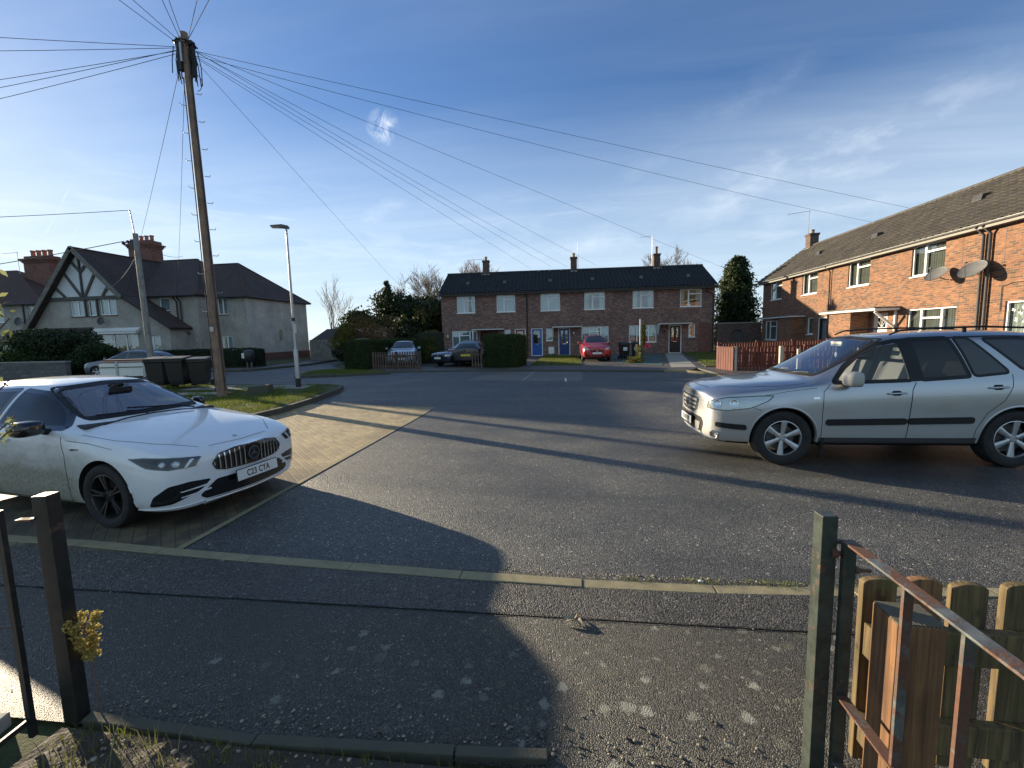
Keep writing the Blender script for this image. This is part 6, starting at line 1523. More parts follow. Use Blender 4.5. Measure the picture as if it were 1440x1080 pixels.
    def text(s, txt, parent, M4, size, m='lettering', bold=.0, sx=.82, spacing=1.0):
        cu = bpy.data.curves.new('t', 'FONT'); cu.body = txt; cu.size = size; cu.align_x = 'CENTER'; cu.align_y = 'CENTER'; cu.extrude = .0008; cu.offset = bold; cu.space_character = spacing
        o = bpy.data.objects.new('t', cu); COL.objects.link(o); bpy.context.view_layer.update()
        me = bpy.data.meshes.new_from_object(o.evaluated_get(bpy.context.evaluated_depsgraph_get())); bpy.data.objects.remove(o)
        me.transform(M4 @ Matrix.Diagonal((sx, 1, 1, 1))); me.materials.clear(); me.materials.append(M[m]); return link_mesh('lettering', me, parent)
    def plate(s, x, z, txt, tilt=0, yaw=0, y=0, m='plate', w=.52, h=.111, front=True, size=.095):
        mb = MB(); mb.box((-.004, -w/2, -h/2), (.004, w/2, h/2)); r = mb.build('number_plate', M[m], s.root, loc=(x, y, z), bevel=.002); r.rotation_euler = (0, tilt, 0 if front else PI)
        k = MB(); k.box((-.012, -w/2-.006, -h/2-.006), (-.0045, w/2+.006, h/2+.006)); k.build('plate_surround', M['trim'], r)
        if txt: s.text(txt, r, Matrix.Translation((.0046, 0, -.003)) @ Matrix(((0, 0, 1, 0), (1, 0, 0, 0), (0, 1, 0, 0), (0, 0, 0, 1))), size, bold=.0022, sx=.72, spacing=1.12)
        return r
    def seat(s, x, y, m='seat', z=.30, w=.25):
        mb = MB(); mb.box((x-.25, y-w, z), (x+.28, y+w, z+.17)); mb.prism([(x-.22, z+.15), (x-.42, z+.72), (x-.30, z+.74), (x-.10, z+.17)], y-w*.95, y+w*.95, 'Y'); mb.prism([(x-.44, z+.76), (x-.47, z+.94), (x-.38, z+.95), (x-.34, z+.77)], y-.12, y+.12, 'Y')
        return mb.build('seat', M[m], s.root, bevel=.035, smooth=50)
    def mirror(s, x, y, z, side, m, lx=.11, ly=.10, lz=.075):
        mb = MB(); mb.ball((0, 0, 0), 1, 12, sc=(1, 1, 1)); vs = []
        for v in mb.v:
            X, Y, Z = [math.copysign(abs(q)**.62, q)*k for q, k in zip(v, (lx, ly, lz))]; X = max(X, -lx*.45); vs.append((X, Y, Z))
        mb.v = vs; o = mb.build('door_mirror', m, s.root, loc=(x, y, z), smooth=50)
        MB().tube([(.02, -side*ly*.7, -lz*.5), (.0, -side*(ly+.06), -lz*.9)], [.03, .035], 8).build('mirror_stalk', M['trim'], o, smooth=50)
        g = MB(); g.lathe([(.001, 0), (1, 0)], 20, 'X'); g.v = [(-lx*.45-.002, v[1]*ly*.82, v[2]*lz*.82) for v in g.v]; g.build('mirror_glass', M['chrome'], o)
        return o
    def cabin(s, xf, xr, w, zf, zbelt):
        """floor, dashboard, steering wheel"""
        mb = MB(); mb.box((xr, -w, zf-.03), (xf, w, zf)); mb.build('cabin_floor', M['dash_c'], s.root)
        d = MB(); d.prism([(xf-.02, zf), (xf-.02, zbelt-.02), (xf-.42, zbelt-.0), (xf-.52, zbelt-.12), (xf-.45, zf)], -w+.04, w-.04, 'Y'); d.build('dashboard', M['dash_c'], s.root, bevel=.03)
def S_(side): return Vector((0, -side, 0))

def silver_suv():
    c = Car((2.80, 7.03, 0), PI, M['silver_car'], 'silver four-wheel-drive estate with roof rails parked side-on at right', 'car', name='parked_car')
    st = [ # x, zb, wb, ws, zs, wm, zm, wsh, zsh, wbl, zbl, wr, zr, zc
     (.90, .34, .50, .62, .38, .66, .58, .66, .76, .62, .86, .50, .935, .955),
     (.84, .27, .62, .76, .32, .80, .58, .79, .80, .74, .90, .56, .975, .995),
     (.66, .24, .74, .87, .30, .905, .60, .89, .85, .83, .95, .62, 1.03, 1.045),
     (.42, .23, .80, .91, .30, .945, .64, .925, .88, .865, .975, .66, 1.05, 1.07),
     (.04, .23, .82, .92, .30, .965, .70, .94, .92, .875, 1.015, .68, 1.085, 1.105),
     (-.24, .23, .82, .925, .30, .96, .66, .945, .93, .89, 1.045, .70, 1.105, 1.12),
     (-.37, .23, .82, .925, .30, .955, .66, .945, .94, .895, 1.055, .71, 1.12, 1.14),
     (-.43, .23, .82, .925, .30, .955, .66, .945, .94, .90, 1.06, .725, 1.145, 1.18),
     (-1.24, .23, .82, .93, .30, .955, .66, .95, .96, .915, 1.085, .635, 1.615, 1.665),
     (-1.36, .23, .82, .93, .30, .955, .66, .95, .96, .915, 1.09, .63, 1.66, 1.705),
     (-2.0, .23, .82, .93, .30, .955, .66, .95, .98, .915, 1.11, .64, 1.695, 1.74),
     (-2.6, .23, .82, .93, .30, .96, .70, .955, 1.01, .92, 1.14, .64, 1.69, 1.74),
     (-3.1, .24, .80, .92, .32, .955, .72, .95, 1.02, .91, 1.17, .63, 1.67, 1.715),
     (-3.50, .30, .74, .87, .36, .92, .70, .91, 1.03, .87, 1.19, .61, 1.62, 1.66),
     (-3.64, .36, .68, .80, .42, .85, .70, .83, 1.00, .79, 1.14, .56, 1.50, 1.53),
     (-3.74, .42, .60, .72, .46, .76, .68, .74, .92, .70, 1.06, .54, 1.12, 1.14)]
    c.cage(st, (.07, .04), .35, {7: .5, 8: .35}, wells=(0, -2.70), wr=.415, wz=.365)
    # openings
    WS = [(0, -.67, 1.165), (0, .67, 1.165), (0, .62, 1.40), (0, .55, 1.63), (0, 0, 1.66), (0, -.55, 1.63), (0, -.62, 1.40)]
    F = (-1, 0, 0)
    c.hole(WS, F, lambda p: -1.45 < p.x < -.36 and p.z > 1.12, r=.06)
    FD = [(-.60, 0, 1.09), (-.80, 0, 1.28), (-1.04, 0, 1.46), (-1.26, 0, 1.57), (-1.50, 0, 1.615), (-1.50, 0, 1.115)]
    RD = [(-1.62, 0, 1.12), (-1.62, 0, 1.625), (-2.08, 0, 1.635), (-2.16, 0, 1.155)]
    RD2 = [(-2.21, 0, 1.16), (-2.14, 0, 1.635), (-2.30, 0, 1.63), (-2.60, 0, 1.20)]
    RQ = [(-2.46, 0, 1.615), (-2.90, 0, 1.61), (-3.28, 0, 1.55), (-3.46, 0, 1.36), (-2.76, 0, 1.23)]
    for sd in (1, -1):
        for w in (FD, RD): c.hole(w, S_(sd), (lambda sd: lambda p: p.y*sd > .4 and p.z > 1.03)(sd), r=.03)
    c.finish(low=lambda x: .375 if -2.4 < x < -.35 else .0, low_mat=M['cladding'])
    c.patch('windscreen', WS, F, M['carglass_ws'], off=.004, thick=0, r=.06); c.ring('windscreen_seal', WS, F, M['trim'], .035, .0055, r=.06, out=.012)
    D_ = {}
    for sd in (1, -1):
        c.patch('window', FD, S_(sd), M['carglass'], off=.002, thick=0); c.ring('window_seal', FD, S_(sd), M['trim'], .045, .004, out=.022)
        for w in (RD,): c.patch('window', w, S_(sd), M['carglass_dark'], off=.002, thick=0); c.ring('window_seal', w, S_(sd), M['trim'], .045, .004, out=.022)
        for w in (RD2, RQ): c.patch('window', w, S_(sd), M['gloss_black'], off=.003, thick=.005, r=.05); c.ring('window_seal', w, S_(sd), M['trim'], .03, .004, out=.018, r=.05)
        c.patch('door_pillar', [(-1.49, 0, 1.10), (-1.49, 0, 1.63), (-1.63, 0, 1.64), (-1.63, 0, 1.11)], S_(sd), M['trim'], off=.0045, r=.01)
        # arch lips
        for cx in (0, -2.70):
            arc = [(cx+.435*math.cos(a), 0, .365+.435*math.sin(a)) for a in np.linspace(-.12, PI+.12, 26)]; arc2 = [(cx+.412*math.cos(a), 0, .365+.412*math.sin(a)) for a in np.linspace(PI+.12, -.12, 26)]
            D, A, B = c.basis(S_(sd)); vs = []
            for p, q in zip(arc, arc2[::-1]):
                h, n = c.hit(Vector((Vector(p).dot(A), Vector(p).dot(B))), D, A, B); h2 = Vector((q[0], h.y+sd*.006, q[2])); h.y = h.y
                vs += [h+n*.002, h+Vector((0, sd*.012, 0))*.8+Vector((q[0]-p[0], 0, q[2]-p[2]))*.5, h2, Vector((q[0], h.y-sd*.05, q[2]))]
            k = len(arc); fs = [(i*4+j, i*4+j+1, i*4+5+j, i*4+4+j) for i in range(k-1) for j in range(3)]
            MB().add(vs, fs).build('wheel_arch', c.paint, c.root, smooth=60, uv=False)
        c.patch('side_moulding', [(-.50, 0, .545), (-.50, 0, .625), (-1.44, 0, .64), (-1.44, 0, .56)], S_(sd), M['trim'], off=.018, thick=.024, r=.035)
        c.patch('side_moulding', [(-1.455, 0, .56), (-1.455, 0, .64), (-2.20, 0, .655), (-2.20, 0, .575)], S_(sd), M['trim'], off=.018, thick=.024, r=.035)
        c.lines('panel_gaps', [([(-.46, 0, .37), (-.455, 0, .7), (-.47, 0, .98), (-.56, 0, 1.07)], S_(sd), .007), ([(-1.46, 0, .37), (-1.475, 0, .7), (-1.50, 0, 1.0), (-1.545, 0, 1.09)], S_(sd), .009),
            ([(-2.23, 0, .37), (-2.24, 0, .50), (-2.34, 0, .70), (-2.52, 0, .86), (-2.60, 0, 1.02), (-2.62, 0, 1.18)], S_(sd), .007), ([(-.44, 0, .372), (-2.26, 0, .372)], S_(sd), .008),
            ([(.28, 0, .74), (.42, 0, .79), (.52, 0, .80)], S_(sd), .006), ([(.25, 0, .93), (-.05, 0, .985), (-.40, 0, 1.03)], S_(sd), .005)], M['well'])
        for hx, hz in ((-1.31, .955), (-2.44, 1.02)):
            D, A, B = c.basis(S_(sd)); h, n = c.hit(Vector((Vector((hx, 0, hz)).dot(A), hz)), D, A, B)
            c.patch('handle_recess', [(hx-.06, 0, hz-.03), (hx-.06, 0, hz+.035), (hx+.05, 0, hz+.035), (hx+.05, 0, hz-.03)], S_(sd), M['trim'], off=.0012, thick=0, r=.028)
            MB().tube([h+Vector((.10, sd*.012, -.002)), h+Vector((.06, sd*.028, 0)), h+Vector((-.08, sd*.028, .006)), h+Vector((-.115, sd*.012, .004))], [.010, .014, .014, .010], 8).build('door_handle', c.paint, c.root, smooth=60)
        c.mirror(-.76, sd*1.03, 1.15, sd, c.paint, .11, .12, .095) if sd > 0 else c.mirror(-.86, sd*.98, 1.08, sd, c.paint, .09, .07, .075)
        # headlamp
        d45 = Vector((-.62, -sd*.78, 0))
        HL = [(.80, sd*.56, .735), (.80, sd*.58, .84), (.64, sd*.78, .905), (.34, sd*.91, .93), (.14, sd*.945, .935), (.20, sd*.94, .86), (.40, sd*.91, .765), (.66, sd*.82, .725)]
        hb = c.patch('headlamp', HL, d45, M['lampsilver'], off=.004, thick=.01, r=.03, cell=.04); c.ring('headlamp_edge', HL, d45, M['trim'], .010, .006, r=.03, parent=hb)
        for px, py, rr, zc in ((.72, .70, .058, .81), (.56, .82, .055, .825)):
            p = Vector((px, sd*py, zc)); D, A, B = c.basis(d45); h, n = c.hit(Vector((p.dot(A), p.dot(B))), D, A, B)
            q = n.to_track_quat('Z', 'Y').to_matrix().to_4x4(); q.translation = h+n*.004
            MB().lathe([(.001, .006), (rr*.5, .006), (rr*.55, .002), (rr*.9, .009), (rr, .009), (rr*1.02, .002)], 20, M=q).build('reflector', M['chrome'], hb, smooth=40)
        c.patch('headlamp_lens', HL, d45, M['lens'], off=.017, thick=.01, r=.03, cell=.04, parent=hb)
        c.patch('bumper_strip', [(.74, sd*.70, .50), (.74, sd*.70, .565), (.46, sd*.92, .545), (.46, sd*.92, .475)], d45, M['trim'], off=.014, thick=.02, r=.025)
        D, A, B = c.basis(d45); p = Vector((.74, sd*.66, .38)); h, n = c.hit(Vector((p.dot(A), p.dot(B))), D, A, B); q = n.to_track_quat('Z', 'Y').to_matrix().to_4x4(); q.translation = h
        f = MB().lathe([(.001, .002), (.045, .006), (.052, .012), (.062, .012), (.066, .0)], 20, M=q).build('fog_lamp', M['chrome'], c.root, smooth=40)
        # roof rail
        y = sd*.60; pts = [(-1.40, y, 1.69), (-1.53, y, 1.745), (-1.85, y, 1.765), (-2.5, y, 1.77), (-3.05, y, 1.74), (-3.2, y, 1.70)]
        rl = MB().tube([Vector(p) for p in pts], [.010, .013, .013, .013, .013, .010], 8); rl.box((-2.30, y-.010, 1.70), (-2.26, y+.010, 1.78)); rl.build('roof_rail', M['trim'], c.root, smooth=50)
        c.lines('roof_moulding', [([(-1.30, sd*.585, 0), (-2.0, sd*.60, 0), (-3.2, sd*.575, 0)], (0, 0, -1), .022)], M['trim'])
        c.patch('side_badge', [(-.34, 0, .885), (-.34, 0, .915), (-.42, 0, .918), (-.42, 0, .888)], S_(sd), M['chrome'], off=.006, thick=.008, r=.006)
        c.seat(-1.30, sd*.38, z=.58); c.seat(-2.15, sd*.38, z=.58)
        c.wheel(0, sd*.815, sd, .365, .238, .235, 'six'); c.wheel(-2.70, sd*.815, sd, .365, .238, .235, 'six')
        MB().box((-.50, sd*.70, .10), (-.47, sd*.92, .42)).build('mud_flap', M['trim'], c.root, bevel=.008)
    c.cabin(-.40, -3.0, .80, .45, 1.09)
    sw = MB().lathe([(.17, -.012), (.185, 0), (.17, .012), (.155, 0), (.17, -.012)], 28, 'X', M=Matrix.Translation((-.92, -.38, 1.06)) @ Matrix.Rotation(R_(-20), 4, 'Y')); sw.tube([(-.92, -.38, 1.06), (-.66, -.38, .96)], .03, 8); sw.build('steering_wheel', M['trim'], c.root, smooth=50)
    MB().box((-1.12, -.13, 1.535), (-1.09, .13, 1.60)).build('interior_mirror', M['beige'], c.root, bevel=.01)
    MB().tube([(-1.10, 0, 1.535), (-1.10, 0, 1.44)], .003, 4).ball((-1.10, 0, 1.41), .03, 6, sc=(.4, 1, 1.4)).build('hanging_ornament', M['signpaper'], c.root)
    # grille
    GR = [(0, -.40, .845), (0, .40, .845), (0, .33, .66), (0, .22, .625), (0, -.22, .625), (0, -.33, .66)]
    gr = c.patch('grille', GR, F, M['trim'], off=.003, thick=.02, r=.05, cell=.05); c.ring('grille_surround', GR, F, M['chrome'], .016, .016, r=.05, out=.006, parent=gr)
    for z0, z1, w in ((.785, .82, .355), (.725, .755, .34), (.665, .695, .31)): c.patch('grille_bar', [(0, -w, z0), (0, -w, z1), (0, w, z1), (0, w, z0)], F, M['alloy'], off=.016, thick=.014, r=.008, cell=.06, parent=gr)
    D, A, B = c.basis(F); h, n = c.hit(Vector((Vector((0, 0, .74)).dot(A), .74)), D, A, B)
    e = MB(); q = n.to_track_quat('Z', 'Y').to_matrix().to_4x4(); q.translation = h+n*.03
    e.lathe([(.052, -.004), (.052, .004), (.064, .004), (.064, -.004), (.052, -.004)], 28, M=q @ Matrix.Diagonal((1, 1.0, 1, 1)))
    e.v = [(v[0], v[1]*1.25, v[2]) for v in e.v]
    for k in (-1, 1): e.beam((h.x+.034, k*.028-.010, h.z-.042), (h.x+.028, k*.028+.012, h.z+.042), .013, .006)
    e.beam((h.x+.031, -.026, h.z-.004), (h.x+.031, .026, h.z+.006), .006, .013); e.build('badge', M['chrome'], gr, smooth=40)
    c.patch('lower_intake', [(0, -.50, .575), (0, .50, .575), (0, .56, .50), (0, .46, .31), (0, -.46, .31), (0, -.56, .50)], F, M['trim'], off=.004, thick=.012, r=.05)
    for sd in (1, -1): c.patch('bumper_insert', [(0, sd*.30, .50), (0, sd*.48, .50), (0, sd*.42, .38), (0, sd*.32, .38)], F, M['alloy'], off=.014, thick=.012, r=.02, cell=.05)
    c.patch('skid_plate', [(0, -.50, .285), (0, -.44, .345), (0, .44, .345), (0, .50, .285), (0, .3, .26), (0, -.3, .26)], F, M['alloy'], off=.016, thick=.02, r=.02, cell=.05)
    c.plate(.992, .49, 'BX08 WXP')
    wp = MB(); wp.tube([(-.38, -.55, 1.13), (-.44, -.35, 1.175), (-.49, -.05, 1.215)], .008, 5); wp.tube([(-.38, .05, 1.145), (-.44, .25, 1.185), (-.49, .50, 1.20)], .008, 5); wp.build('wipers', M['trim'], c.root)
    c.lines('bonnet_gap', [([(.72, .50, 0), (.45, .70, 0), (.0, .80, 0), (-.30, .80, 0)], (0, 0, -1), .007), ([(.72, -.50, 0), (.45, -.70, 0), (.0, -.80, 0), (-.30, -.80, 0)], (0, 0, -1), .007), ([(.80, -.42, 0), (.83, 0, 0), (.80, .42, 0)], (0, 0, -1), .008)], M['well'])
    for sd in (1, -1): c.patch('tail_lamp', [(-3.60, sd*.80, .95), (-3.60, sd*.80, 1.25), (-3.42, sd*.88, 1.27), (-3.40, sd*.88, .97)], (.6, -sd*.8, 0), M['taillight'], off=.006, r=.02)
    return c
M['lampsilver'] = plain('headlamp_reflector', (.45, .46, .46), .2, metal=.9, var=.2, vscale=30)
M['lampdark'] = plain('headlamp_dark', (.02, .021, .023), .2, metal=.6, var=.3, vscale=25)
silver_suv()

def white_hatch():
    c = Car((-4.37, 4.50, 0), R_(-9), M['white_car'], 'muddy-sided white hatchback with slatted grille parked on the block paving at left', 'car')
    st = [
     (.82, .22, .44, .54, .26, .575, .46, .56, .60, .51, .675, .38, .70, .71),
     (.77, .17, .60, .72, .22, .755, .46, .74, .62, .68, .70, .46, .735, .745),
     (.61, .16, .72, .84, .22, .87, .48, .86, .67, .785, .752, .54, .775, .79),
     (.36, .15, .76, .86, .22, .89, .50, .88, .72, .81, .815, .57, .85, .865),
     (.0, .15, .78, .865, .22, .905, .54, .89, .78, .81, .865, .60, .90, .925),
     (-.34, .15, .78, .87, .22, .895, .52, .885, .82, .825, .905, .63, .945, .97),
     (-.50, .15, .78, .87, .22, .893, .52, .885, .83, .835, .92, .65, .965, .99),
     (-.56, .15, .78, .87, .22, .892, .52, .885, .83, .84, .925, .655, 1.0, 1.03),
     (-1.26, .15, .78, .875, .22, .892, .52, .885, .85, .845, .945, .555, 1.335, 1.37),
     (-1.38, .15, .78, .875, .22, .892, .52, .885, .85, .845, .95, .55, 1.365, 1.40),
     (-1.9, .15, .78, .875, .22, .892, .52, .885, .86, .845, .955, .56, 1.40, 1.44),
     (-2.5, .15, .78, .875, .22, .90, .56, .89, .87, .845, .965, .55, 1.375, 1.415),
     (-3.0, .18, .74, .865, .25, .895, .58, .88, .87, .83, .975, .52, 1.31, 1.35),
     (-3.32, .24, .68, .82, .30, .86, .60, .84, .86, .79, .96, .48, 1.20, 1.23),
     (-3.50, .30, .60, .76, .36, .80, .62, .77, .84, .72, .93, .46, 1.0, 1.02),
     (-3.56, .36, .50, .68, .40, .72, .62, .68, .80, .62, .88, .42, .93, .94)]
    c.cage(st, (.135, .03), .7, {7: .5, 8: .3}, wells=(0, -2.73), wr=.365, wz=.33)
    F = (-1, 0, 0)
    WS = [(0, -.62, 1.02), (0, .62, 1.02), (0, .565, 1.17), (0, .495, 1.335), (0, 0, 1.362), (0, -.495, 1.335), (0, -.565, 1.17)]
    FD = [(-.62, 0, .962), (-.82, 0, 1.10), (-1.05, 0, 1.215), (-1.30, 0, 1.295), (-1.62, 0, 1.325), (-1.62, 0, .972)]
    RD = [(-1.70, 0, .974), (-1.70, 0, 1.328), (-2.2, 0, 1.31), (-2.62, 0, 1.20), (-2.80, 0, 1.06), (-2.75, 0, 1.0)]
    RW = [(0, -.5, 1.0), (0, .5, 1.0), (0, .42, 1.24), (0, -.42, 1.24)]
    c.hole(WS, F, lambda p: -1.45 < p.x < -.45 and p.z > .98, r=.06)
    for sd in (1, -1):
        for w in (FD, RD): c.hole(w, S_(sd), (lambda sd: lambda p: p.y*sd > .35 and p.z > .93)(sd), r=.025)
    c.hole(RW, (1, 0, 0), lambda p: p.x < -3.0, r=.05)
    c.finish(low=lambda x: .20, low_mat=M['trim'])
    c.patch('windscreen', WS, F, M['carglass_ws'], off=.003, thick=0, r=.06); c.ring('windscreen_seal', WS, F, M['trim'], .04, .0045, r=.06, out=.012)
    c.patch('rear_window', RW, (1, 0, 0), M['carglass_dark'], off=.003, thick=0, r=.05); c.ring('rear_window_seal', RW, (1, 0, 0), M['trim'], .04, .0045, r=.05, out=.015)
    for sd in (1, -1):
        for w in (FD, RD): c.patch('window', w, S_(sd), M['carglass_mid'] if w is FD else M['carglass_dark'], off=.002, thick=0, r=.025); c.ring('window_seal', w, S_(sd), M['gloss_black'], .038, .004, out=.016, r=.025)
        c.lines('panel_gaps', [([(-.52, 0, .24), (-.50, 0, .45), (-.51, 0, .72), (-.60, 0, .93)], S_(sd), .007), ([(-1.64, 0, .24), (-1.66, 0, .7), (-1.66, 0, .95)], S_(sd), .007), ([(-.48, 0, .235), (-2.3, 0, .235)], S_(sd), .007)], M['well'])
        c.patch('bonnet_fender_line', [(-.50, 0, .865), (-.20, 0, .845), (.12, 0, .80), (.12, 0, .797), (-.20, 0, .841), (-.50, 0, .861)], S_(sd), M['well'], off=.0015, thick=0, r=.0)
        if sd < 0: c.mirror(-.80, sd*1.00, 1.000, sd, M['gloss_black'], .11, .125, .078)
        else: c.mirror(-1.0, sd*.93, .99, sd, M['gloss_black'], .10, .05, .07)
        c.seat(-1.30, sd*.36, 'trim', z=.35); c.seat(-2.1, sd*.36, 'trim', z=.35)
        c.wheel(0, sd*.775, sd, .325, .228, .225, 'twin'); c.wheel(-2.73, sd*.775, sd, .325, .228, .225, 'twin')
        d45 = Vector((-.66, -sd*.75, 0))
        HL = [(.80, sd*.49, .680), (.78, sd*.54, .60), (.66, sd*.70, .60), (.52, sd*.82, .635), (.36, sd*.875, .72), (.50, sd*.81, .728), (.68, sd*.66, .710)]
        hb = c.patch('headlamp', HL, d45, M['lampdark'], off=.003, thick=.01, r=.012, cell=.04); c.ring('headlamp_edge', HL, d45, M['gloss_black'], .009, .005, r=.012, parent=hb)
        for px, py, rr, zc in ((.70, .66, .036, .648), (.62, .73, .032, .658)):
            p = Vector((px, sd*py, zc)); D, A, B = c.basis(d45); h, n = c.hit(Vector((p.dot(A), p.dot(B))), D, A, B); q = n.to_track_quat('Z', 'Y').to_matrix().to_4x4(); q.translation = h+n*.004
            MB().lathe([(.001, .010), (rr*.6, .006), (rr*.7, .001), (rr*.85, .005), (rr*.95, .001)], 20, M=q).build('reflector', M['lampsilver'], hb, smooth=40)
        c.patch('daylight_strip', [(.765, sd*.53, .675), (.735, sd*.58, .605), (.72, sd*.595, .605), (.74, sd*.55, .675)], d45, M['upvc'], off=.008, thick=.006, r=.003, cell=.03, parent=hb)
        c.patch('headlamp_lens', HL, d45, M['lens'], off=.014, thick=.01, r=.012, cell=.04, parent=hb)
        AI = [(.86, sd*.46, .44), (.76, sd*.60, .46), (.65, sd*.71, .445), (.55, sd*.80, .35), (.51, sd*.83, .245), (.68, sd*.72, .265), (.82, sd*.54, .35)]
        ai = c.patch('side_intake', AI, d45, M['gloss_black'], off=.003, thick=.015, r=.03, cell=.04)
        for za, zb in ((.385, .37), (.335, .315)): c.patch('intake_fin', [(.86, sd*.48, za+.014), (.72, sd*.66, zb+.006), (.72, sd*.66, zb), (.86, sd*.48, za)], d45, c.paint, off=.012, thick=.014, r=.004, cell=.04, parent=ai)
        c.patch('front_skirt_lip', [(.76, sd*.46, .235), (.62, sd*.70, .225), (.38, sd*.86, .215), (.38, sd*.86, .195), (.62, sd*.70, .20), (.76, sd*.46, .21)], d45, c.paint, off=.014, thick=.016, r=.004, cell=.05)
        c.patch('arch_flick', [(.385, 0, .25), (.375, 0, .40), (.345, 0, .47), (.36, 0, .40), (.365, 0, .25)], S_(sd), c.paint, off=.010, thick=.012, r=.003, cell=.04)
        c.patch('wing_badge', [(-.30, 0, .775), (-.31, 0, .788), (-.40, 0, .788), (-.43, 0, .778), (-.40, 0, .768)], S_(sd), M['gloss_black'], off=.005, thick=.006, r=.002, cell=.05)
        for hx in (-1.45, -2.4):
            D, A, B = c.basis(S_(sd)); h, n = c.hit(Vector((Vector((hx, 0, .84)).dot(A), .84)), D, A, B)
            MB().tube([h+Vector((.09, sd*.010, 0)), h+Vector((.05, sd*.026, 0)), h+Vector((-.06, sd*.026, 0)), h+Vector((-.09, sd*.010, 0))], .011, 8).build('door_handle', c.paint, c.root, smooth=60)
        c.patch('tail_lamp', [(-3.42, sd*.78, .80), (-3.44, sd*.76, .92), (-3.25, sd*.84, .93), (-3.2, sd*.86, .84)], (.6, -sd*.8, 0), M['taillight'], off=.006, r=.015)
    c.cabin(-.42, -3.1, .76, .25, 1.0)
    sw = MB().lathe([(.165, -.012), (.18, 0), (.165, .012), (.15, 0), (.165, -.012)], 28, 'X', M=Matrix.Translation((-.98, -.36, .90)) @ Matrix.Rotation(R_(-20), 4, 'Y')); sw.build('steering_wheel', M['trim'], c.root, smooth=50)
    MB().box((-1.03, -.12, 1.24), (-1.0, .12, 1.30)).build('interior_mirror', M['trim'], c.root, bevel=.01)
    MB().box((-.75, .15, 1.005), (-.62, .48, 1.012)).build('dashboard_paper', M['signpaper'], c.root)
    GR = [(0, -.43, .585), (0, -.36, .668), (0, -.2, .692), (0, 0, .697), (0, .2, .692), (0, .36, .668), (0, .43, .585), (0, .40, .52), (0, .31, .495), (0, 0, .485), (0, -.31, .495), (0, -.40, .52)]
    gr = c.patch('grille', GR, F, M['gloss_black'], off=.003, thick=.02, r=.02, cell=.05)
    import itertools
    Pg = [Vector((p[1], p[2])) for p in GR]
    for k in range(-8, 9):
        y = k*.052
        if abs(y) < .09: continue
        zs = [z for z in np.arange(.48, .70, .004) if inpoly(y, z, Pg)]
        if len(zs) < 5: continue
        z0, z1 = zs[0]+.004, zs[-1]-.002; c.patch('grille_slat', [(0, y-.0055, z0), (0, y-.0055, z1), (0, y+.0055, z1), (0, y+.0055, z0)], F, M['chrome'], off=.020, thick=.018, r=.002, cell=.05, parent=gr)
    c.ring('grille_surround', GR, F, M['gloss_black'], .010, .012, r=.02, out=.004, parent=gr)
    D, A, B = c.basis(F); h, n = c.hit(Vector((Vector((0, 0, .595)).dot(A), .595)), D, A, B); q = n.to_track_quat('Z', 'Y').to_matrix().to_4x4(); q.translation = h+n*.02
    e = MB().lathe([(.001, 0), (.082, 0), (.086, -.02)], 32, M=q).build('badge', M['trim'], gr, smooth=30)
    st_ = MB(); st_.lathe([(.062, .001), (.062, .008), (.072, .008), (.072, .001)], 32, M=q)
    for k in range(3):
        a = PI/2+k*2*PI/3; p = q @ Vector((0, 0, .005)); t = q @ Vector((math.cos(a)*.064, math.sin(a)*.064, .005)); sdv = (q.to_3x3() @ Vector((-math.sin(a), math.cos(a), 0)))*.010
        st_.add([p-sdv, t, p+sdv, p+n*.006], [(0, 1, 3), (1, 2, 3), (2, 0, 3)])
    st_.build('star_emblem', M['greyp'], e, smooth=30)
    c.patch('lower_intake', [(0, -.40, .42), (0, .40, .42), (0, .56, .29), (0, .50, .245), (0, -.50, .245), (0, -.56, .29)], F, M['gloss_black'], off=.004, thick=.012, r=.03)
    c.patch('front_splitter', [(0, -.50, .222), (0, .50, .222), (0, .50, .185), (0, -.50, .185)], F, c.paint, off=.018, thick=.02, r=.01, cell=.05)
    c.plate(.972, .405, 'C23 CYA', tilt=R_(-4))
    wp = MB(); wp.tube([(-.45, .45, 1.0), (-.55, .2, 1.05), (-.63, -.2, 1.085)], .009, 5); wp.tube([(-.45, -.1, 1.02), (-.56, -.3, 1.05), (-.60, -.52, 1.055)], .009, 5); wp.build('wipers', M['trim'], c.root)
    c.lines('bonnet_gap', [([(-.44, -.56, 0), (-.49, -.3, 0), (-.505, 0, 0), (-.49, .3, 0), (-.44, .56, 0)], (0, 0, -1), .03), ([(.74, -.36, 0), (.77, 0, 0), (.74, .36, 0)], (0, 0, -1), .006), ([(.70, .44, 0), (.4, .66, 0), (.05, .77, 0), (-.35, .80, 0)], (0, 0, -1), .006), ([(.70, -.44, 0), (.4, -.66, 0), (.05, -.77, 0), (-.35, -.80, 0)], (0, 0, -1), .006)], M['well'])
    D, A, B = c.basis((0, 0, -1)); h, n = c.hit(Vector((.68, 0)), D, A, B); q = n.to_track_quat('Z', 'Y').to_matrix().to_4x4(); q.translation = h
    MB().lathe([(.001, .004), (.022, .004), (.026, .0)], 20, M=q).build('bonnet_badge', M['steel'], c.root, smooth=30)
white_hatch()

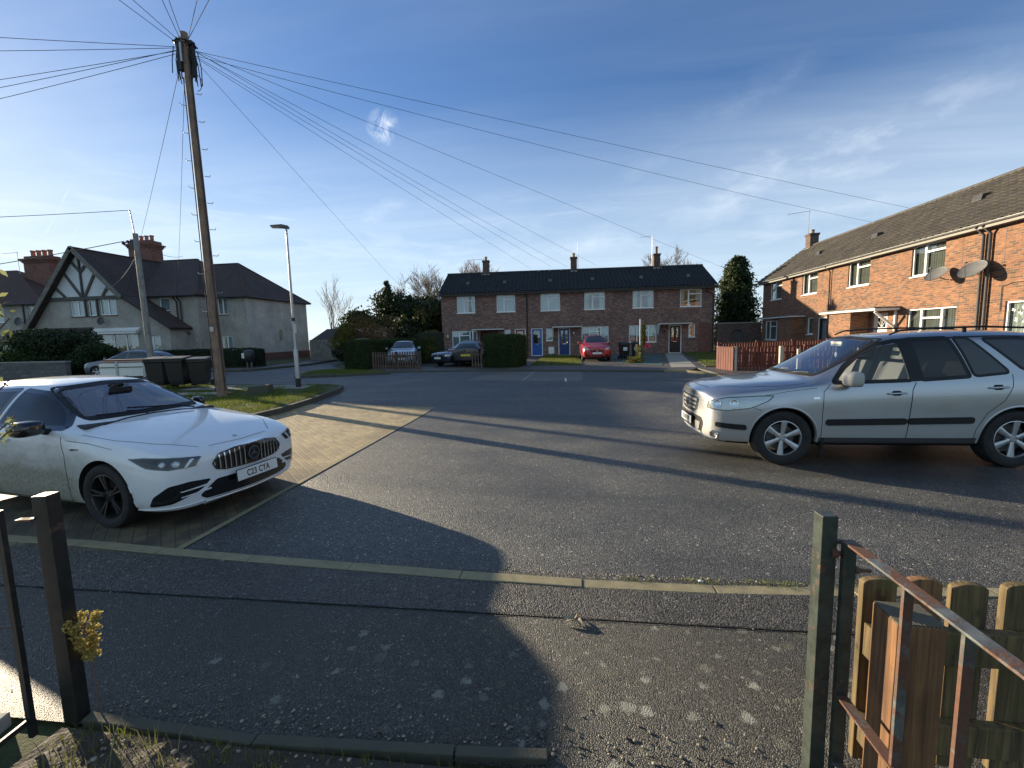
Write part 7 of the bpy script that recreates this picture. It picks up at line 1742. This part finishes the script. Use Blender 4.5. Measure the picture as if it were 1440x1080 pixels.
def small_car(loc, rz, paint, label, h=1.48, L=(.78, -3.2), wb=2.5, w=.84, wheel=.30, front=True, plate=None, style='five', hood=.92, steep=False, zdoor=1.0, group=None):
    """compact far car; hood = bonnet height at the screen"""
    c = Car(loc, rz, paint, label, group=group); f, r = L; hw = w
    st = [
     (f, .26, .46, .56, .30, .60, .46, .59, .60, .54, .70*hood/.92, .40, .75*hood/.92, .77*hood/.92),
     (f-.08, .20, .60, .72, .25, .76, .46, .75, .62, .68, .73*hood/.92, .5, .79*hood/.92, .81*hood/.92),
     (f-.3, .18, .7, hw-.05, .24, hw, .50, hw-.01, .70, hw-.1, .80*hood/.92, .55, .87*hood/.92, .89*hood/.92),
     (-.05, .18, .7, hw-.03, .24, hw, .54, hw-.01, .80, hw-.08, hood-.06, .6, hood-.01, hood+.01),
     (-.38, .18, .7, hw-.03, .24, hw, .54, hw-.01, .84, hw-.06, hood-.01, .62, hood+.04, hood+.06),
     (-.46, .18, .7, hw-.03, .24, hw, .54, hw-.01, .84, hw-.05, hood, .62, hood+.08, hood+.10),
     (-1.15, .18, .7, hw-.03, .24, hw, .54, hw-.01, .86, hw-.05, hood+.02, .54, h-.10, h-.06),
     (-1.5, .18, .7, hw-.03, .24, hw, .54, hw-.01, .88, hw-.05, hood+.03, .55, h-.04, h),
     (-2.3, .18, .7, hw-.03, .24, hw, .56, hw-.01, .90, hw-.05, hood+.05, .53, h-.07, h-.03),
     (r+.45, .20, .7, hw-.05, .26, hw, .58, hw-.02, .92, hw-.07, hood+.06, .50, h-.18, h-.15),
     (r+.12, .26, .6, hw-.12, .32, hw-.06, .60, hw-.08, .90, hw-.13, hood+.04, .46, h-.36, h-.33),
     (r, .34, .5, hw-.2, .38, hw-.14, .6, hw-.16, .86, hw-.22, hood-.05, .42, hood+.05, hood+.06)]
    c.cage(st, (.07, .03), .4, {5: .5, 6: .3}, levels=2, wells=(0, -wb), wr=wheel+.045, wz=wheel)
    c.finish()
    F = (-1, 0, 0); WS = [(0, -.60, hood+.10), (0, .60, hood+.10), (0, .48, h-.10), (0, -.48, h-.10)]
    c.patch('windscreen', WS, F, M['carglass_far'], off=.004, r=.06, thick=.004); c.ring('windscreen_seal', WS, F, M['trim'], .03, .006, r=.06, out=.01)
    RW = [(0, -.48, hood+.10), (0, .48, hood+.10), (0, .42, h-.20), (0, -.42, h-.20)]; c.patch('rear_window', RW, (1, 0, 0), M['carglass_far'], off=.004, r=.06, thick=.004)
    for sd in (1, -1):
        c.patch('window', [(-.60, 0, hood+.05), (-1.12, 0, h-.16), (-1.52, 0, h-.11), (-1.52, 0, hood+.05)], S_(sd), M['carglass_far'], off=.004, r=.03, thick=.004)
        c.patch('window', [(-1.58, 0, hood+.06), (-1.58, 0, h-.11), (-2.2, 0, h-.14), (-2.62, 0, h-.26), (-2.75, 0, hood+.12)], S_(sd), M['carglass_far'], off=.004, r=.03, thick=.004)
        c.lines('panel_gaps', [([(-.5, 0, .26), (-.5, 0, hood-.02)], S_(sd), .01), ([(-1.55, 0, .26), (-1.55, 0, hood+.02)], S_(sd), .01)], M['well'])
        d45 = Vector((-.66, -sd*.75, 0)); k = hood/.92
        hb = c.patch('headlamp', [(f-.04, sd*.44, .62*k), (f-.04, sd*.46, .70*k), (f-.32, sd*.74, .82*k), (f-.42, sd*.80, .83*k), (f-.30, sd*.78, .68*k)], d45, M['lampsilver'], off=.006, r=.02, cell=.06)
        c.mirror(-.66, sd*(hw+.09), hood+.07, sd, paint, .08, .09, .065)
        c.wheel(0, sd*(hw-.11), sd, wheel, wheel*.66, .19, style); c.wheel(-wb, sd*(hw-.11), sd, wheel, wheel*.66, .19, style)
        c.patch('tail_lamp', [(r+.1, sd*.68, .78), (r+.1, sd*.66, .95), (r+.35, sd*.78, .97), (r+.35, sd*.8, .82)], (.6, -sd*.8, 0), M['taillight'], off=.008, r=.02)
        c.patch('fog_recess', [(0, sd*.42, .28), (0, sd*.62, .30), (0, sd*.64, .40), (0, sd*.44, .38)], F, M['trim'], off=.005, r=.02, thick=.008)
    c.patch('grille', [(0, -.36, .56), (0, .36, .56), (0, .42, .64), (0, -.42, .64)], F, M['trim'], off=.005, r=.02, thick=.008); c.patch('lower_intake', [(0, -.34, .26), (0, .34, .26), (0, .30, .36), (0, -.30, .36)], F, M['trim'], off=.005, r=.03, thick=.008)
    D, A, B = c.basis(F); hh, n = c.hit(Vector((Vector((0, 0, .62)).dot(A), .62)), D, A, B); q = n.to_track_quat('Z', 'Y').to_matrix().to_4x4(); q.translation = hh+n*.01
    MB().lathe([(.03, 0), (.045, .004), (.05, 0)], 16, M=q).build('badge', M['chrome'], c.root)
    c.plate(f+.075, .47, None); c.plate(r-.045, .62, None, m='plate_yellow', front=False)
    return c
M['carglass_far'] = plain('dark_car_glass', (.02, .028, .032), .05, var=.1, spec=.8)
small_car((1.62, 26.55, .21), R_(-88), M['red_car'], 'bright red hatchback facing us on the drive of the far terrace', hood=.98, h=1.52)
small_car((-6.6, 24.0, .21), R_(-122), M['navy_car'], 'dark blue soft-top car parked left of the black one behind the picket fence end', h=1.28, hood=.84, style='five')
small_car((-5.5, 26.1, .21), R_(92), M['black_car'], 'black hatchback with yellow rear plate beside the hedge block', h=1.42, hood=.92)
small_car((-9.3, 23.9, .21), R_(-75), M['grey_car'], 'pale grey car standing behind the long picket fence', h=1.46, hood=.95)
small_car((-24.0, 20.4, .15), R_(188), M['slate_car'], 'grey car behind the white trailer and the grey pole', h=1.42, hood=.90)
# ------------------------------------------------------------ near gate, railings and timber fence
def right_gate():
    p = empty('gate_post', (.965, 1.745, 0), R_(3), label='green-black square iron gate post at lower right', cat='gate post')
    MB().box((-.028, -.028, -.02), (.028, .028, 1.10)).build('post', M['irongreen'], p, bevel=.003)
    hb = MB(); hb.box((.028, -.012, .985), (.085, .012, .997)); hb.build('hinge_plate', M['rusty'], p)
    g = empty('iron_gate', (1.03, 1.72, 0), 0, label='open rusty iron gate with flat top rail at lower right', cat='gate')
    L = 1.55
    MB().box((-.022, -.022, .06), (.022, 0, 1.0)).build('hanging_stile', M['irongreen'], g, bevel=.002)
    MB().box((-.022, -L, 1.002), (.022, .0, 1.010)).build('top_rail', M['rusty'], g, bevel=.0015)
    MB().box((-.02, -L, .385), (.02, -.022, .393)).build('middle_rail', M['rusty'], g, bevel=.0015); MB().box((-.02, -L, .10), (.02, -.022, .108)).build('bottom_rail', M['rusty'], g, bevel=.0015)
    for k in range(6): y = -.30-.21*k; MB().box((-.014, y-.006, .109), (.014, y+.006, 1.001)).build('bar', M['rusty'], g)
    h = MB(); h.tube([(-.05, 0, .955), (.0, 0, .955)], .009, 6); h.lathe([(.006, -.01), (.018, -.01), (.018, .01), (.006, .01)], 10, 'X', (-.045, 0, .955)); h.build('hinge_bolt', M['rustbolt'], g); h = MB(); h.tube([(.022, -.012, .90), (.075, -.02, .90)], .007, 6); h.lathe([(.001, 0), (.015, 0), (.015, .012), (.001, .012)], 6, 'X', (.022, -.012, .90))
    h.build('gate_bolt', M['rustbolt'], g)
right_gate()
def timber_fence():
    r = empty('timber_fence', (1.12, 1.86, 0), 0, label='rounded-top pale timber picket fence behind the iron gate', cat='fence')
    def picket(x, y, w, h, m, t=.022):
        n = 8; prof = [(x-w/2, .03), (x+w/2, .03), (x+w/2, h-.022)]+[(x+w/2*math.cos(PI*i/n), h-.022+.022*math.sin(PI*i/n)) for i in range(1, n)]+[(x-w/2, h-.022)]
        MB().prism(prof, y-t/2, y+t/2, 'Y').build('picket', M[m], r, bevel=.003)
    for k, x in enumerate((.087, .246, .405, .585, .75, .915, 1.08, 1.245, 1.4)): picket(x, -.045, .122, .815+.008*math.sin(k*2.1), 'greenwood' if k != 1 else 'newwood', t=.03)
    MB().box((.035, -.105, .50), (1.6, -.062, .635)).build('rail', M['greenwood'], r, bevel=.004); MB().box((.035, -.105, .12), (1.6, -.062, .25)).build('rail', M['greenwood'], r, bevel=.004)
    p = empty('timber_post', (1.192, 1.636, 0), R_(-3), label='square sawn timber post with dark end grain beside the rusty gate', cat='post')
    MB().box((-.072, -.068, 0), (.078, .07, .775)).build('post', M['newwood'], p, bevel=.004); MB().box((-.069, -.065, .7755), (.075, .067, .781)).build('end_grain', M['endgrain'], p)
def endgrain():
    m, t, b = mat('end_grain'); pos = t.node('ShaderNodeTexCoord').outputs['Object']
    w = t.node('ShaderNodeTexWave', {'Scale': 26, 'Distortion': 3, 'Detail': 2}, wave_type='RINGS', rings_direction='Z'); t.set(w, 'Vector', t.mapping(pos, loc=(.12, .1, 0)))
    t.set(b, 'Base Color', t.mix(w.outputs[0], (.05, .045, .03, 1), (.15, .13, .09, 1))); b.inputs['Roughness'].default_value = .9; t.set(b, 'Normal', t.bump(w.outputs[0], .5, .003)); M['endgrain'] = m
endgrain(); timber_fence()
def left_gate():
    p = empty('gate_post', (-2.385, 1.67, 0), R_(10), label='black square iron gate post at lower left beside the dry seedhead', cat='gate post')
    MB().box((-.033, -.033, -.02), (.033, .033, 1.13)).build('post', M['iron'], p, bevel=.003); MB().box((-.10, -.05, 1.02), (-.033, -.02, 1.03)).build('hinge_plate', M['rusty'], p)
    g = empty('iron_gate', (-2.42, 1.52, 0), R_(-83), label='black iron gate standing open at the left edge', cat='gate')
    for k in range(5): x = .0+.155*k; MB().box((x-.011, -.011, .05), (x+.011, .011, 1.11 if k == 0 else 1.04)).build('bar', M['iron'], g)
    MB().box((-.011, -.006, 1.04), (.8, .006, 1.06)).build('top_rail', M['iron'], g); MB().box((0, -.006, .12), (.8, .006, .145)).build('bottom_rail', M['iron'], g)
    bar = MB(); bar.tube([(.02, .0, .56), (-.12, .0, .545), (-.4, .0, .55)], .004, 5); tag(bar.build('fence_wire', M['wire'], loc=(-2.45, 1.55, 0)), 'thin fence wire tied to the left gate bar', 'wire')
left_gate()
def seedhead():
    r = empty('dry_flower', (-2.30, 1.70, 0), 0, label='sunlit dry yellow seedhead on a thin red stem beside the left gate post', cat='plant')
    rnd = random.Random(8); st = MB(); pts = [(0, 0, 0), (.005, 0, .15), (.0, 0, .30), (-.005, 0, .42), (-.03, 0, .47), (-.06, 0, .46)]
    st.tube(pts, [.004, .0035, .003, .0025, .002, .0015], 5); P = []
    for i in range(85):
        t = rnd.random(); base = Vector((0, 0, .26)).lerp(Vector((-.02, 0, .47)), t); a = rnd.random()*6.28; ln = .010+.042*t; tip = base+Vector((math.cos(a)*ln-.005*t, math.sin(a)*ln, .03+.02*rnd.random()))
        st.tube([base, tip], [.0012, .0008], 3); 
        for _ in range(26): P.append(tip+Vector((rnd.gauss(0, .009), rnd.gauss(0, .009), rnd.gauss(0, .007))))
    st.build('stem', M['twig_red'], r); leaf_cards('seeds', np.array([tuple(p) for p in P]), .0066, M['seedhead'], r, None, .6, 2)
seedhead()
def pebbles(name, gen, n, s0, s1, zf, label, seed=1, m='stone'):
    g = np.random.default_rng(seed)
    t = (1+5**.5)/2; base = np.array([(-1, t, 0), (1, t, 0), (-1, -t, 0), (1, -t, 0), (0, -1, t), (0, 1, t), (0, -1, -t), (0, 1, -t), (t, 0, -1), (t, 0, 1), (-t, 0, -1), (-t, 0, 1)])/1.9
    fc = np.array([(0, 11, 5), (0, 5, 1), (0, 1, 7), (0, 7, 10), (0, 10, 11), (1, 5, 9), (5, 11, 4), (11, 10, 2), (10, 7, 6), (7, 1, 8), (3, 9, 4), (3, 4, 2), (3, 2, 6), (3, 6, 8), (3, 8, 9), (4, 9, 5), (2, 4, 11), (6, 2, 10), (8, 6, 7), (9, 8, 1)])
    P = gen(g, n); n = len(P); s = s0+(s1-s0)*g.random(n)**3; V = base[None]*(.7+.6*g.random((n, 12, 1)))*s[:, None, None]*np.stack([.7+.6*g.random(n), .7+.6*g.random(n), .4+.3*g.random(n)], 1)[:, None, :]
    V[:, :, :2] += P[:, None, :]; V[:, :, 2] += zf+s[:, None]*.35
    F = (fc[None]+(np.arange(n)*12)[:, None, None]).reshape(-1, 3); tone = np.repeat(g.random(n), 20)
    return tag(np_mesh(name, V.reshape(-1, 3), F, M[m], None, tone), label, 'gravel', kind='stuff')
M['stone'] = leaf_mat('pebble_mix', (.07, .06, .05), (.42, .36, .27), .85, 0.0)
pebbles('gravel', lambda g, n: np.stack([g.uniform(-3.5, 3.2, n), 3.115+.03*np.sin(np.linspace(0, 9, n))*0+np.abs(g.normal(0, .035, n))+.015], 1), 1500, .002, .010, .0, 'line of grit along the road side of the near kerb', 1)
pebbles('gravel', lambda g, n: np.stack([.8+g.normal(0, .7, n), 3.12+np.abs(g.normal(0, .03, n))], 1), 1100, .003, .012, .0, 'denser pale grit by the sunlit part of the kerb', 5)
pebbles('gravel', lambda g, n: np.stack([g.uniform(-2.3, .9, n), 1.70+np.abs(g.normal(0, .10, n))], 1), 520, .002, .010, .005, 'loose stones on the pavement along the garden edging', 2)
pebbles('gravel', lambda g, n: np.stack([g.uniform(-6, 3, n), g.uniform(1.75, 3.0, n)], 1), 420, .0015, .007, .006, 'scattered grit on the pavement', 3)
pebbles('gravel', lambda g, n: np.stack([g.uniform(-5, 6, n), 3.2+g.random(n)**2*5], 1), 700, .002, .007, .0, 'scattered grit on the road', 7)
pebbles('gravel', lambda g, n: np.stack([g.uniform(-2.3, .9, n), g.uniform(.7, 1.58, n)], 1), 2600, .004, .013, .03, 'small stones between the grass behind the garden edging', 4)
def dead_leaf():
    r = empty('dead_leaf', (.02, 2.60, .012), 0, label='curled dead leaf lying on the pavement joint', cat='leaf'); rnd = random.Random(2)
    for k, (x, y, a, s) in enumerate(((-.03, 0, .3, .05), (.025, -.012, 2.0, .04), (.0, .03, 1.2, .035))):
        mb = MB(); n = 6; vs = []
        for i in range(n+1):
            t = i/n; w = s*.45*math.sin(PI*min(1, t*.96+.04))**.7
            for j in (-1, 0, 1): q = Vector((s*(t*2-1), w*j, .010*abs(j)+.014*math.sin(3*t))); q.rotate(Matrix.Rotation(a, 3, 'Z')); vs.append(tuple(q+Vector((x, y, .002))))
        mb.add(vs, [(i*3+j, i*3+j+1, i*3+j+4, i*3+j+3) for i in range(n) for j in range(2)]); mb.build('leaf_blade', M['deadleaf'], r, smooth=60)
    MB().tube([(.03, 0, .008), (.10, .015, .012)], .0015, 4).build('stalk', M['twig_red'], r)
M['deadleaf'] = plain('dead_leaf_brown', (.26, .21, .13), .7, var=.35, vscale=60)
dead_leaf()
mb = MB(); mb.ball((0, 0, .01), .016, 6, sc=(1.2, .8, .6)); tag(mb.build('white_stone', M['signpaper'], loc=(.93, 3.14, .0), smooth=60), 'single white stone lying on the grit by the kerb', 'stone')
